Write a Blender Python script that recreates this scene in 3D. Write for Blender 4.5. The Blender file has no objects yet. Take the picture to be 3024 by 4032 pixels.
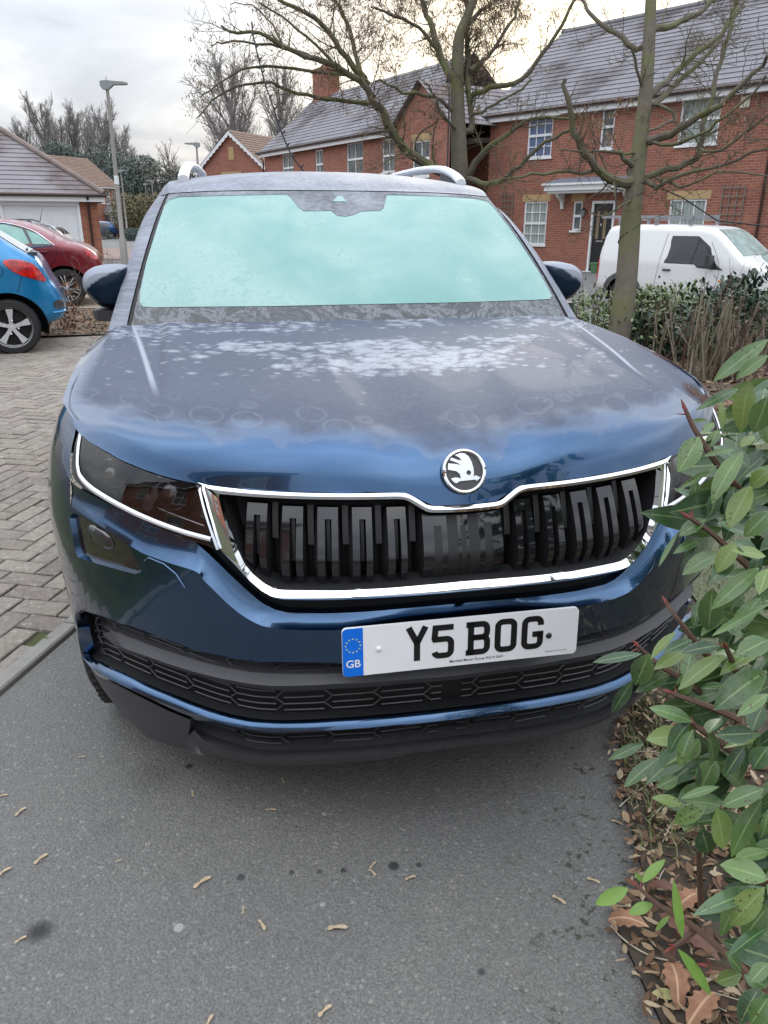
import bpy, bmesh, math, random
import numpy as np
from mathutils import Vector, Matrix
from mathutils.geometry import delaunay_2d_cdt
rad = math.radians
SC = bpy.context.scene
COL = SC.collection
random.seed(7); RNG = np.random.default_rng(7)

# ---------------------------------------------------------------- camera
CAM_LOC = np.array([-0.4377, -1.325, 1.4133]); YAW, PITCH, ROLL = rad(-11.08), rad(20.89), rad(0.2)
FPX, PCX, PCY = 2981.9, 1512.0, 2016.0          # focal length in pixels of the 3024 x 4032 photograph
cf = np.array([-math.sin(YAW)*math.cos(PITCH), math.cos(YAW)*math.cos(PITCH), -math.sin(PITCH)])
_r = np.array([math.cos(YAW), math.sin(YAW), 0.0]); _u = np.cross(_r, cf)
cr = math.cos(ROLL)*_r + math.sin(ROLL)*_u; cu = -math.sin(ROLL)*_r + math.cos(ROLL)*_u
cd = bpy.data.cameras.new('camera'); co = bpy.data.objects.new('camera', cd); COL.objects.link(co)
co.matrix_world = Matrix((( cr[0], cu[0], -cf[0], CAM_LOC[0]), (cr[1], cu[1], -cf[1], CAM_LOC[1]), (cr[2], cu[2], -cf[2], CAM_LOC[2]), (0, 0, 0, 1)))
cd.sensor_fit = 'HORIZONTAL'; cd.sensor_width = 36.0; cd.lens = 36.0*FPX/3024.0
cd.clip_start = 0.02; cd.clip_end = 2000.0
SC.camera = co
SC.render.resolution_x, SC.render.resolution_y = 768, 1024

# ---------------------------------------------------------------- sky and sun
SUN_AZ, SUN_EL = rad(20.0), rad(17.0)            # azimuth from +Y towards +X
SKY_STRENGTH = 0.08
world = bpy.data.worlds.new('World'); SC.world = world; world.use_nodes = True
wn, wl = world.node_tree.nodes, world.node_tree.links
wn.clear()
w_out = wn.new('ShaderNodeOutputWorld'); w_bg = wn.new('ShaderNodeBackground'); w_bg.inputs['Strength'].default_value = SKY_STRENGTH
w_sky = wn.new('ShaderNodeTexSky'); w_sky.sky_type = 'NISHITA'; w_sky.sun_disc = False
w_sky.sun_elevation = SUN_EL; w_sky.sun_rotation = SUN_AZ; w_sky.air_density = 1.0; w_sky.dust_density = 2.0
w_tc = wn.new('ShaderNodeTexCoord'); w_sep = wn.new('ShaderNodeSeparateXYZ'); wl.new(w_tc.outputs['Generated'], w_sep.inputs[0])
def wmath(op, a, b=None, c=None):
    n = wn.new('ShaderNodeMath'); n.operation = op
    for i, v in enumerate((a, b, c)):
        if v is None: continue
        if isinstance(v, (int, float)): n.inputs[i].default_value = v
        else: wl.new(v, n.inputs[i])
    return n.outputs[0]
def wramp(fac, stops):
    n = wn.new('ShaderNodeValToRGB'); wl.new(fac, n.inputs[0]); e = n.color_ramp.elements
    while len(e) < len(stops): e.new(0.5)
    for k, (p, c) in enumerate(stops): e[k].position = p; e[k].color = (*c, 1)
    return n.outputs[0]
# cloud layer seen as a flat ceiling: direction / (z + k)
w_den = wmath('ADD', wmath('MAXIMUM', w_sep.outputs[2], 0.0), 0.16)
w_cmb = wn.new('ShaderNodeCombineXYZ')
wl.new(wmath('DIVIDE', w_sep.outputs[0], w_den), w_cmb.inputs[0]); wl.new(wmath('DIVIDE', w_sep.outputs[1], w_den), w_cmb.inputs[1])
w_no = wn.new('ShaderNodeTexNoise'); w_no.inputs['Scale'].default_value = 0.9; w_no.inputs['Detail'].default_value = 6; w_no.inputs['Roughness'].default_value = 0.52; w_no.inputs['Distortion'].default_value = 0.6
wl.new(w_cmb.outputs[0], w_no.inputs['Vector'])
w_cloud = wramp(w_no.outputs['Fac'], [(0.32, (4.3, 4.65, 5.35)), (0.50, (6.1, 6.45, 7.05)), (0.66, (8.6, 8.75, 8.95))])
# overcast skies are brighter overhead than at the horizon
w_zen = wmath('ADD', 0.56, wmath('MULTIPLY', wmath('MAXIMUM', w_sep.outputs[2], 0.0), 2.5))
def wmix(fac, a, b, mode='MIX'):
    n = wn.new('ShaderNodeMix'); n.data_type = 'RGBA'; n.blend_type = mode
    n.inputs[0].default_value = fac if isinstance(fac, (int, float)) else 0
    if not isinstance(fac, (int, float)): wl.new(fac, n.inputs[0])
    for s, v in ((6, a), (7, b)):
        if isinstance(v, tuple): n.inputs[s].default_value = (*v, 1)
        else: wl.new(v, n.inputs[s])
    return n.outputs[2]
w_zc = wn.new('ShaderNodeCombineXYZ')
for k in range(3): wl.new(w_zen, w_zc.inputs[k])
w_col = wmix(1.0, w_cloud, w_zc.outputs[0], 'MULTIPLY')
# thin place in the cloud round the low sun
w_dot = wn.new('ShaderNodeVectorMath'); w_dot.operation = 'DOT_PRODUCT'; wl.new(w_tc.outputs['Generated'], w_dot.inputs[0])
w_dot.inputs[1].default_value = (math.sin(SUN_AZ)*math.cos(SUN_EL), math.cos(SUN_AZ)*math.cos(SUN_EL), math.sin(SUN_EL))
w_glow = wmath('MULTIPLY', wmath('POWER', wmath('MAXIMUM', wmath('ADD', w_dot.outputs['Value'], wmath('MULTIPLY', wmath('SUBTRACT', w_no.outputs['Fac'], 0.5), 0.04)), 0.0), 45.0), 1.0)
w_col = wmix(w_glow, w_col, (15.0, 12.9, 9.4))
w_fin = wmix(0.93, w_sky.outputs[0], w_col)
wl.new(w_fin, w_bg.inputs['Color']); wl.new(w_bg.outputs[0], w_out.inputs['Surface'])

sd = bpy.data.lights.new('sun', 'SUN'); sd.energy = 0.6; sd.angle = rad(25); sd.color = (1.0, 0.94, 0.85)
so = bpy.data.objects.new('sun', sd); COL.objects.link(so)
so.rotation_euler = Vector((-math.sin(SUN_AZ)*math.cos(SUN_EL), -math.cos(SUN_AZ)*math.cos(SUN_EL), -math.sin(SUN_EL))).to_track_quat('-Z', 'Y').to_euler()

SC.view_settings.view_transform = 'Standard'; SC.view_settings.look = 'None'
SC.view_settings.exposure = 0.82; SC.view_settings.gamma = 1.0
SC.cycles.max_bounces = 8; SC.cycles.diffuse_bounces = 3; SC.cycles.glossy_bounces = 4; SC.cycles.transparent_max_bounces = 12
SC.cycles.use_denoising = True; SC.cycles.caustics_reflective = False; SC.cycles.caustics_refractive = False
# ---------------------------------------------------------------- helpers: pixels of the photograph <-> rays in the place
def ray(x, y): return cf + (x-PCX)/FPX*cr - (y-PCY)/FPX*cu
def atz(x, y, z=0.0): d = ray(x, y); return CAM_LOC + d*((z-CAM_LOC[2])/d[2])
def aty(x, y, Y): d = ray(x, y); return CAM_LOC + d*((Y-CAM_LOC[1])/d[1])
def atx(x, y, X): d = ray(x, y); return CAM_LOC + d*((X-CAM_LOC[0])/d[0])
def atd(x, y, dep): return CAM_LOC + ray(x, y)*dep
def proj(P):
    d = np.asarray(P) - CAM_LOC; z = d @ cf
    return np.array([PCX + FPX*(d @ cr)/z, PCY - FPX*(d @ cu)/z])

# ---------------------------------------------------------------- objects
def mesh(name, V, F, mat, parent=None, smooth=True, mi=None, sharp=35, uv=None, loc=None):
    me = bpy.data.meshes.new(name)
    me.from_pydata([tuple(map(float, v)) for v in V], [], [tuple(map(int, f)) for f in F])
    mats = mat if isinstance(mat, (list, tuple)) else [mat]
    for m in mats: me.materials.append(m)
    if mi is not None: me.polygons.foreach_set('material_index', np.asarray(mi, dtype=np.int32))
    if smooth:
        me.polygons.foreach_set('use_smooth', np.ones(len(me.polygons), dtype=bool))
        if sharp is not None: me.set_sharp_from_angle(angle=rad(sharp))
    if uv is not None:
        l = me.uv_layers.new(name='UVMap')
        idx = np.empty(len(me.loops), dtype=np.int32); me.loops.foreach_get('vertex_index', idx)
        l.data.foreach_set('uv', np.asarray(uv, dtype=np.float32)[idx].ravel())
    me.update()
    o = bpy.data.objects.new(name, me); COL.objects.link(o)
    if parent is not None: o.parent = parent
    if loc is not None: o.location = loc
    return o
def empty(name, loc=(0, 0, 0), rz=0.0):
    o = bpy.data.objects.new(name, None); COL.objects.link(o); o.location = tuple(map(float, loc)); o.rotation_euler = (0, 0, rz); o.empty_display_size = 0.1
    return o
def tag(o, label=None, cat=None, group=None, kind=None):
    if label: o['label'] = label
    if cat: o['category'] = cat
    if group: o['group'] = group
    if kind: o['kind'] = kind
    return o
def copy_tree(o, parent=None):
    c = o.copy(); COL.objects.link(c); c.parent = parent
    for ch in list(o.children): copy_tree(ch, c)
    return c
class MB:                                        # collects shapes for ONE mesh
    def __init__(s): s.V = []; s.F = []; s.M = []; s.UV = []
    def add(s, V, F, m=0, uv=None):
        b = len(s.V); s.V += [tuple(v) for v in V]; s.F += [tuple(i+b for i in f) for f in F]; s.M += [m]*len(F)
        s.UV += [tuple(q) for q in uv] if uv is not None else [(v[0]+v[1], v[2]) for v in V]
        return s
    def box(s, c, h, R=None, m=0):
        c = np.array(c, float); h = np.array(h, float); R = np.eye(3) if R is None else R
        V = [c + R @ (h*np.array([i, j, k])) for i in (-1, 1) for j in (-1, 1) for k in (-1, 1)]
        return s.add(V, [(0, 1, 3, 2), (4, 6, 7, 5), (0, 4, 5, 1), (2, 3, 7, 6), (0, 2, 6, 4), (1, 5, 7, 3)], m)
    def tube(s, P, r, n=6, m=0, cap=True):
        P = np.asarray(P, float); k = len(P); r = np.broadcast_to(np.asarray(r, float), (k,))
        T = np.gradient(P, axis=0) if k > 2 else np.repeat([P[1]-P[0]], 2, 0)
        T /= np.linalg.norm(T, axis=1, keepdims=True) + 1e-12
        a = np.array([0, 0, 1.0]) if abs(T[0][2]) < 0.9 else np.array([1.0, 0, 0])
        N = np.cross(T[0], a); N /= np.linalg.norm(N)
        V = []
        for i in range(k):
            N = N - T[i]*(N @ T[i]); N /= np.linalg.norm(N) + 1e-12; B = np.cross(T[i], N)
            for j in range(n):
                t = 2*math.pi*j/n; V.append(P[i] + r[i]*(math.cos(t)*N + math.sin(t)*B))
        F = [(i*n+j, i*n+(j+1) % n, (i+1)*n+(j+1) % n, (i+1)*n+j) for i in range(k-1) for j in range(n)]
        if cap: F += [tuple(range(n))[::-1], tuple((k-1)*n+j for j in range(n))]
        return s.add(V, F, m)
    def lathe(s, prof, o, ax, n=32, m=0):          # prof: (radius, along axis)
        ax = np.array(ax, float); ax /= np.linalg.norm(ax); a = np.array([0, 0, 1.0]) if abs(ax[2]) < 0.9 else np.array([1.0, 0, 0])
        N = np.cross(ax, a); N /= np.linalg.norm(N); B = np.cross(ax, N); o = np.array(o, float)
        V = [o + ax*h + r*(math.cos(2*math.pi*j/n)*N + math.sin(2*math.pi*j/n)*B) for r, h in prof for j in range(n)]
        F = [(i*n+j, i*n+(j+1) % n, (i+1)*n+(j+1) % n, (i+1)*n+j) for i in range(len(prof)-1) for j in range(n)]
        return s.add(V, F, m)
    def build(s, name, mat, parent=None, smooth=True, sharp=35, loc=None):
        return mesh(name, s.V, s.F, mat, parent, smooth, s.M if isinstance(mat, (list, tuple)) else None, sharp, s.UV, loc)

# ---------------------------------------------------------------- curves and surfaces
def cat(t, T, P):                                # monotone-ish cubic through (T, P)
    T = np.asarray(T, float); P = np.asarray(P, float); P2 = P.reshape(len(T), -1)
    m = np.gradient(P2, T, axis=0)
    t = np.atleast_1d(np.asarray(t, float)); i = np.clip(np.searchsorted(T, t, 'right')-1, 0, len(T)-2)
    h = (T[i+1]-T[i]); s = ((t-T[i])/h)
    s_ = s[:, None]; h_ = h[:, None]
    out = (2*s_**3-3*s_**2+1)*P2[i] + (s_**3-2*s_**2+s_)*h_*m[i] + (-2*s_**3+3*s_**2)*P2[i+1] + (s_**3-s_**2)*h_*m[i+1]
    return out.reshape(t.shape + P.shape[1:])
def resample(P, n):
    P = np.asarray(P, float); d = np.r_[0, np.cumsum(np.linalg.norm(np.diff(P, axis=0), axis=1))]
    q = np.linspace(0, d[-1], n); return np.stack([np.interp(q, d, P[:, k]) for k in range(P.shape[1])], 1)
def chaikin(P, it=2, closed=False):
    P = np.asarray(P, float)
    for _ in range(it):
        A = P if closed else P[:-1]; B = np.roll(P, -1, 0) if closed else P[1:]
        Q = np.empty((2*len(A), P.shape[1])); Q[0::2] = .75*A+.25*B; Q[1::2] = .25*A+.75*B
        P = Q if closed else np.vstack([P[:1], Q, P[-1:]])
    return P
def grid(name, G, mat, parent=None, flip=False, sharp=35, smooth=True):    # G[i][j] points
    G = np.asarray(G, float); a, b = G.shape[:2]
    F = [(i*b+j, i*b+j+1, (i+1)*b+j+1, (i+1)*b+j) for i in range(a-1) for j in range(b-1)]
    if flip: F = [f[::-1] for f in F]
    return mesh(name, G.reshape(-1, 3), F, mat, parent, smooth, None, sharp)
def grid_faces(mb, G, m=0, flip=False):
    G = np.asarray(G, float); a, b = G.shape[:2]
    F = [(i*b+j, i*b+j+1, (i+1)*b+j+1, (i+1)*b+j) for i in range(a-1) for j in range(b-1)]
    if flip: F = [f[::-1] for f in F]
    mb.add(G.reshape(-1, 3), F, m)
def inside(P, poly):
    P = np.atleast_2d(P); x, y = P[:, 0], P[:, 1]; r = np.zeros(len(P), bool); Q = np.asarray(poly); j = len(Q)-1
    for i in range(len(Q)):
        a, b = Q[i], Q[j]
        c = (a[1] > y) != (b[1] > y)
        with np.errstate(divide='ignore', invalid='ignore'):
            r ^= c & (x < (b[0]-a[0])*(y-a[1])/(b[1]-a[1]+1e-15)+a[0])
        j = i
    return r
def cdt(poly, holes=(), step=0.02):
    poly = np.asarray(poly, float); pts = [tuple(p) for p in poly]; ed = [(i, (i+1) % len(poly)) for i in range(len(poly))]
    for h in holes:
        b = len(pts); h = np.asarray(h, float); pts += [tuple(p) for p in h]; ed += [(b+i, b+(i+1) % len(h)) for i in range(len(h))]
    sx, sy = (step, step) if np.isscalar(step) else step
    lo, hi = poly.min(0), poly.max(0)
    gx, gy = np.meshgrid(np.arange(lo[0]+sx/2, hi[0], sx), np.arange(lo[1]+sy/2, hi[1], sy)); g = np.stack([gx.ravel(), gy.ravel()], 1)
    if len(g):
        k = inside(g, poly)
        for h in holes: k &= ~inside(g, h)
        g = g[k]
        allb = [poly]+[np.asarray(h, float) for h in holes]
        for B in allb:
            B2 = np.roll(B, -1, 0)
            for a, b in zip(B, B2):
                if not len(g): break
                d = b-a; L = d @ d + 1e-18; t = np.clip(((g-a) @ d)/L, 0, 1); q = (g - a - t[:, None]*d)/np.array([sx, sy])
                g = g[(q**2).sum(1) > 0.12]
        pts += [tuple(p) for p in g]
    r = delaunay_2d_cdt([Vector(p) for p in pts], ed, [], 0, 1e-6)
    V = np.array([tuple(v) for v in r[0]]); F = [f for f in r[2]]
    c = np.array([V[list(f)].mean(0) for f in F]); k = inside(c, poly)
    for h in holes: k &= ~inside(c, h)
    F = [f for f, q in zip(F, k) if q]
    used = sorted({i for f in F for i in f}); mp = {u: i for i, u in enumerate(used)}
    return V[used], [tuple(mp[i] for i in f) for f in F]

# ---------------------------------------------------------------- materials
def N(nt, typ, **kw):
    n = nt.nodes.new(typ)
    for k, v in kw.items():
        if k in n.inputs: n.inputs[k].default_value = v
        else: setattr(n, k, v)
    return n
class Mat:
    def __init__(s, name, col=(.5, .5, .5), rough=.5, metal=0.0, **kw):
        s.m = bpy.data.materials.new(name); s.m.use_nodes = True; s.nt = s.m.node_tree; s.b = s.nt.nodes['Principled BSDF']
        s.b.inputs['Base Color'].default_value = (*col, 1); s.b.inputs['Roughness'].default_value = rough; s.b.inputs['Metallic'].default_value = metal
        for k, v in kw.items(): s.b.inputs[k].default_value = v
        s.tc = None; s.m.diffuse_color = (*col, 1)
    def coord(s, which='Object', scale=None):
        if s.tc is None: s.tc = s.nt.nodes.new('ShaderNodeTexCoord')
        o = s.tc.outputs[which]
        if scale is not None:
            mp = N(s.nt, 'ShaderNodeMapping'); mp.inputs['Scale'].default_value = scale; s.nt.links.new(o, mp.inputs[0]); o = mp.outputs[0]
        return o
    def noise(s, scale, detail=4, rough=.5, vec=None, dist=0.0):
        n = N(s.nt, 'ShaderNodeTexNoise', Scale=scale, Detail=detail, Roughness=rough, Distortion=dist); s.nt.links.new(vec if vec is not None else s.coord(), n.inputs['Vector']); return n.outputs['Fac']
    def vor(s, scale, vec=None, feature='F1', out='Distance', rnd=1.0):
        n = N(s.nt, 'ShaderNodeTexVoronoi', Scale=scale, Randomness=rnd); n.feature = feature; s.nt.links.new(vec if vec is not None else s.coord(), n.inputs['Vector']); return n.outputs[out]
    def math(s, op, a, b=None, c=None, clamp=False):
        n = s.nt.nodes.new('ShaderNodeMath'); n.operation = op; n.use_clamp = clamp
        for i, v in enumerate((a, b, c)):
            if v is None: continue
            if isinstance(v, (int, float)): n.inputs[i].default_value = v
            else: s.nt.links.new(v, n.inputs[i])
        return n.outputs[0]
    def ramp(s, fac, stops, interp='LINEAR'):
        n = s.nt.nodes.new('ShaderNodeValToRGB'); s.nt.links.new(fac, n.inputs[0]); e = n.color_ramp.elements; n.color_ramp.interpolation = interp
        while len(e) < len(stops): e.new(.5)
        for k, (p, c) in enumerate(stops):
            e[k].position = p; e[k].color = (*c, 1) if isinstance(c, tuple) else (c, c, c, 1)
        return n.outputs[0]
    def step(s, x, a, b): # smooth 0..1
        n = s.nt.nodes.new('ShaderNodeMapRange'); n.interpolation_type = 'SMOOTHSTEP'
        for i, v in ((0, x), (1, a), (2, b)):
            if isinstance(v, (int, float)): n.inputs[i].default_value = v
            else: s.nt.links.new(v, n.inputs[i])
        return n.outputs[0]
    def mix(s, fac, a, b, mode='MIX'):
        n = s.nt.nodes.new('ShaderNodeMix'); n.data_type = 'RGBA'; n.blend_type = mode
        if isinstance(fac, (int, float)): n.inputs[0].default_value = fac
        else: s.nt.links.new(fac, n.inputs[0])
        for k, v in ((6, a), (7, b)):
            if isinstance(v, tuple): n.inputs[k].default_value = (*v, 1)
            else: s.nt.links.new(v, n.inputs[k])
        return n.outputs[2]
    def xyz(s, vec=None):
        n = s.nt.nodes.new('ShaderNodeSeparateXYZ'); s.nt.links.new(vec if vec is not None else s.coord(), n.inputs[0]); return n.outputs
    def set(s, sock, v):
        if isinstance(v, (int, float)): s.b.inputs[sock].default_value = v
        else: s.nt.links.new(v, s.b.inputs[sock])
        return s
    def bump(s, h, strength=.3, dist=.01):
        n = N(s.nt, 'ShaderNodeBump', Strength=strength, Distance=dist); s.nt.links.new(h, n.inputs['Height']); s.nt.links.new(n.outputs[0], s.b.inputs['Normal']); return s
def simple(name, col, rough=.5, metal=0., var=.12, scale=20., bump=0., **kw):
    M = Mat(name, col, rough, metal, **kw)
    n = M.noise(scale, 5, .6)
    d = tuple(c*(1-var) for c in col); l = tuple(min(1, c*(1+var)) for c in col)
    M.set('Base Color', M.ramp(n, [(.3, d), (.7, l)]))
    M.set('Roughness', M.math('ADD', M.math('MULTIPLY', n, .16), rough-.08))
    if bump: M.bump(n, bump, .01)
    return M.m
# ================================================================ the blue SUV in front (built in its own axes = world axes)
m_paint = Mat('suv_paint', (.03, .085, .18), .2, 1.0, **{'Coat Weight': 1.0, 'Coat Roughness': .02, 'Coat IOR': 1.55})
_fl = m_paint.noise(900, 2, .5)
m_paint.set('Base Color', m_paint.mix(m_paint.step(_fl, .45, .75), (.024, .072, .155), (.048, .118, .23)))
m_paint = m_paint.m
m_black = simple('black_plastic', (.045, .045, .049), .38, var=.2, scale=60, bump=.05)
m_grey = simple('grey_plastic', (.075, .075, .082), .5, var=.1, scale=80)
m_dark = simple('matte_black', (.006, .006, .007), .7)  # one near-black for recess backs, liners, seams and seals
m_gloss = Mat('gloss_black', (.008, .008, .010), .08, 0., **{'Coat Weight': .6, 'Coat Roughness': .02}).m
m_chrome = Mat('chrome', (.86, .87, .89), .05, 1.0).m
m_matte_slat = simple('matte_slat', (.016, .016, .017), .5, var=.1)
m_rubber = simple('tyre_rubber', (.018, .018, .019), .75, var=.25, scale=50, bump=.1)
m_alloy = simple('alloy', (.60, .61, .62), .35, .45, var=.06)
m_white = simple('white_frost_metal', (.66, .68, .71), .45, .3, var=.1, scale=40)

# ---- skin of the front end: S(u, z); u runs round the plan from the centre line (0) to the flank, negative = photograph left
_pl = np.array([(0, 0), (.06, .0012), (.12, .005), (.2, .013), (.3, .033), (.4, .062), (.5, .100), (.6, .152), (.68, .205), (.75, .263), (.81, .325), (.86, .395), (.895, .465), (.918, .545), (.932, .64), (.94, .80), (.942, 1.1), (.942, 1.7)])
_pu = np.r_[0, np.cumsum(np.linalg.norm(np.diff(_pl, axis=0), axis=1))]
_zy = np.array([(.08, .138), (.15, .119), (.20, .106), (.24, .096), (.30, .080), (.36, .066), (.45, .052), (.55, .044), (.65, .034), (.72, .030), (.78, .033), (.84, .047), (.88, .061), (.92, .078), (.96, .099), (1.0, .126), (1.06, .18)])
_zw = np.array([(.08, .845), (.15, .872), (.20, .895), (.30, .922), (.40, .932), (.55, .938), (.80, .940), (.88, .930), (.94, .912), (.98, .892), (1.02, .868), (1.06, .84)])
def S(u, z, off=0.0):
    u = np.atleast_1d(np.asarray(u, float)); z = np.atleast_1d(np.asarray(z, float)) + 0*u
    def P(u, z):
        p = cat(np.clip(np.abs(u), 0, _pu[-1]), _pu, _pl); w = cat(np.clip(z, .08, 1.06), _zw[:, 0], _zw[:, 1])/.942
        return np.stack([np.sign(u+1e-12)*p[:, 0]*w, p[:, 1] + cat(np.clip(z, .08, 1.06), _zy[:, 0], _zy[:, 1]), z], 1)
    p = P(u, z)
    if np.any(np.asarray(off) != 0):
        e = 1e-4; n = np.cross(P(u+e, z)-P(u-e, z), P(u, z+e)-P(u, z-e)); n /= np.linalg.norm(n, axis=1, keepdims=True)
        p = p + n*np.broadcast_to(np.asarray(off, float), u.shape)[:, None]     # n points out of the car
    return p
_gu, _gz = np.meshgrid(np.linspace(-1.75, .9, 266), np.linspace(.10, 1.05, 124))
_gu, _gz = _gu.ravel(), _gz.ravel(); _gp = S(_gu, _gz); _gd = _gp-CAM_LOC; _gq = np.stack([PCX+FPX*(_gd @ cr)/(_gd @ cf), PCY-FPX*(_gd @ cu)/(_gd @ cf)], 1)
_gn = np.cross(S(_gu+1e-3, _gz)-_gp, S(_gu, _gz+1e-3)-_gp); _gv = ((_gn*_gd).sum(1) < 0)
def iS(px, off=0.0):
    out = []
    for p in np.atleast_2d(np.asarray(px, float)):
        d = ((_gq-p)**2).sum(1) + np.where(_gv, 0, 1e6); k = d.argmin(); x = np.array([_gu[k], _gz[k]])
        for _ in range(12):
            q = proj(S(*x, off)[0]); e = 1e-4
            J = np.stack([(proj(S(x[0]+e, x[1], off)[0])-q)/e, (proj(S(x[0], x[1]+e, off)[0])-q)/e], 1)
            try: dx = np.linalg.lstsq(J.T @ J + 1e-1*np.eye(2), J.T @ (p-q), rcond=None)[0]
            except Exception: break
            x = x + np.clip(dx, -.03, .03)
        out.append(x)
    return np.array(out)
K = 800/1659.
def cA(*p): return np.array([(150+x*K, 1600+y*K) for x, y in p])
def cB(*p): return np.array([(700+x*K, 1700+y*K) for x, y in p])
def cC(*p): return np.array([(1400+x*K, 1700+y*K) for x, y in p])
def cE(*p): return np.array([(200+x*K, 2300+y*K) for x, y in p])
def cF(*p): return np.array([(900+x*K, 2300+y*K) for x, y in p])
def cG(*p): return np.array([(1600+x*.72333, 2300+y*.72333) for x, y in p])
def line(*segs, centre=True, off=0.0):                   # pixel runs -> (u, z) polyline ending on the centre line
    q = iS(np.vstack(segs), off)
    if centre:
        k = q[:, 0] < -.004; last = q[k]
        beyond = q[~k]
        zc = beyond[0, 1] if len(beyond) else last[-1, 1]
        if len(beyond):
            a, b = last[-1], beyond[0]; t = (0-a[0])/(b[0]-a[0]) if abs(b[0]-a[0]) > 1e-6 else 1; zc = a[1]+t*(b[1]-a[1])
        q = np.vstack([last, [0, zc]])
    return q
def mir(Vs): Vs = np.asarray(Vs, float).copy(); Vs[:, 0] *= -1; return Vs
class Sym:                                       # left half plus its mirror image, one mesh
    def __init__(s): s.mb = MB()
    def add(s, V, F, m=0):
        V = np.asarray(V, float); s.mb.add(V, F, m); s.mb.add(mir(V), [tuple(f[::-1]) for f in F], m); return s
    def rib(s, A, B, rows=2, m=0, bulge=0.0):    # ribbon between two 3-D polylines with the same count
        A, B = np.asarray(A), np.asarray(B); t = np.linspace(0, 1, rows)
        G = np.array([A*(1-k)+B*k for k in t])
        if bulge:
            n = np.cross(np.gradient(G, axis=1), np.broadcast_to((B-A)[None], G.shape)); n /= np.linalg.norm(n, axis=2, keepdims=True)+1e-9
            G = G + n*(bulge*4*t*(1-t))[:, None, None]
        a, b = G.shape[:2]
        F = [(i*b+j, i*b+j+1, (i+1)*b+j+1, (i+1)*b+j) for i in range(a-1) for j in range(b-1)]
        return s.add(G.reshape(-1, 3), F, m)
    def build2(s, name, mat, parent, sharp=30, c=(0, 2.2, .7)):   # left and right as two parts
        mb = s.mb; V = np.array(mb.V); left = [i for i, f in enumerate(mb.F) if V[list(f), 0].mean() < 0]
        for keep in (set(left), set(range(len(mb.F)))-set(left)):
            F = [mb.F[i] for i in sorted(keep)]; used = sorted({j for f in F for j in f}); mp = {u: i for i, u in enumerate(used)}; q = MB(); q.V = [mb.V[u] for u in used]; q.F = [tuple(mp[j] for j in f) for f in F]; q.M = [mb.M[i] for i in sorted(keep)]; q.UV = [mb.UV[u] for u in used]
            o = q.build(name, mat, parent, True, sharp); bm = bmesh.new(); bm.from_mesh(o.data); bmesh.ops.remove_doubles(bm, verts=bm.verts, dist=2e-5); bm.to_mesh(o.data); bm.free(); fix_out(o, c)
    def build(s, name, mat, parent, sharp=30):
        mb = s.mb
        o = mb.build(name, mat, parent, True, sharp)
        me = o.data; bm = bmesh.new(); bm.from_mesh(me); bmesh.ops.remove_doubles(bm, verts=bm.verts, dist=2e-5)
        bmesh.ops.recalc_face_normals(bm, faces=bm.faces) if False else None
        bm.to_mesh(me); bm.free(); me.set_sharp_from_angle(angle=rad(sharp)); return o
def fix_out(o, c=(0, 2.2, .7)):                  # turn faces away from the middle of the car
    bm = bmesh.new(); bm.from_mesh(o.data); c = Vector(c)
    for f in bm.faces:
        if f.normal.dot(f.calc_center_median()-c) < 0: f.normal_flip()
    bm.to_mesh(o.data); bm.free(); o.data.set_sharp_from_angle(angle=rad(30)); return o
def spanel(sym, poly, off=0.0, holes=(), step=.03, m=0):
    V, F = cdt(poly, holes, step); o = off(V) if callable(off) else off
    P = S(V[:, 0], V[:, 1], o)
    sym.add(P, F, m)
def R3(q, n, off=0.0):                           # resampled (u,z) polyline in 3-D
    r = resample(q, n); o = off(np.linspace(0, 1, n)) if callable(off) else off
    return S(r[:, 0], r[:, 1], o)

suv = tag(empty('parked_suv'), 'large dark blue SUV with frosted bonnet and iced windscreen', 'car')
# ---- traced lines
hood_front = line(cA((300, 120), (318, 185), (345, 222), (400, 266), (520, 346), (700, 446), (900, 527), (1100, 590), (1300, 617)), cB((165, 405), (260, 432), (400, 452), (600, 473), (900, 491), (1300, 501)), cC((200, 496), (330, 494), (395, 494), (440, 508), (530, 560), (575, 588), (620, 602), (760, 599), (900, 594)))
hl_top = iS(cA((325, 195), (350, 232), (400, 276), (520, 357), (700, 457), (900, 538), (1100, 601), (1300, 628)))
hl_bot = iS(cA((1458, 1172), (1300, 1120), (1150, 1070), (1000, 1012), (800, 912), (600, 806), (450, 722), (340, 655), (290, 610), (262, 550), (258, 450), (272, 330), (295, 235)))
ch_out = line(cB((172, 412), (215, 560), (265, 740), (318, 935), (350, 992), (435, 1068), (520, 1155), (620, 1270), (720, 1350), (800, 1382), (960, 1388), (1200, 1388)), cC((0, 1382), (300, 1365), (600, 1343), (880, 1320), (960, 1312)))
ch_rid = line(cB((345, 545), (370, 640), (420, 820), (470, 985), (530, 1115), (590, 1200), (690, 1285), (780, 1335), (850, 1345), (1100, 1345), (1400, 1340)), cC((0, 1332), (300, 1315), (600, 1295), (880, 1268), (960, 1260)))
ch_in = line(cB((352, 510), (378, 610), (425, 790), (478, 935), (545, 1085), (615, 1170), (705, 1245), (790, 1290), (860, 1297), (1100, 1300), (1400, 1300)), cC((10, 1293), (300, 1278), (600, 1252), (880, 1226), (960, 1218)))
cht_out = line(cB((172, 416), (262, 440), (400, 458), (600, 479), (900, 497), (1300, 507)), cC((200, 503), (330, 501), (400, 503), (440, 516), (530, 568), (575, 596), (620, 609), (760, 606), (900, 600)))
cht_in = line(cB((352, 510), (450, 518), (600, 531), (900, 547), (1300, 556)), cC((200, 553), (330, 551), (395, 553), (430, 566), (520, 620), (570, 650), (615, 660), (760, 658), (900, 652)))
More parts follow.
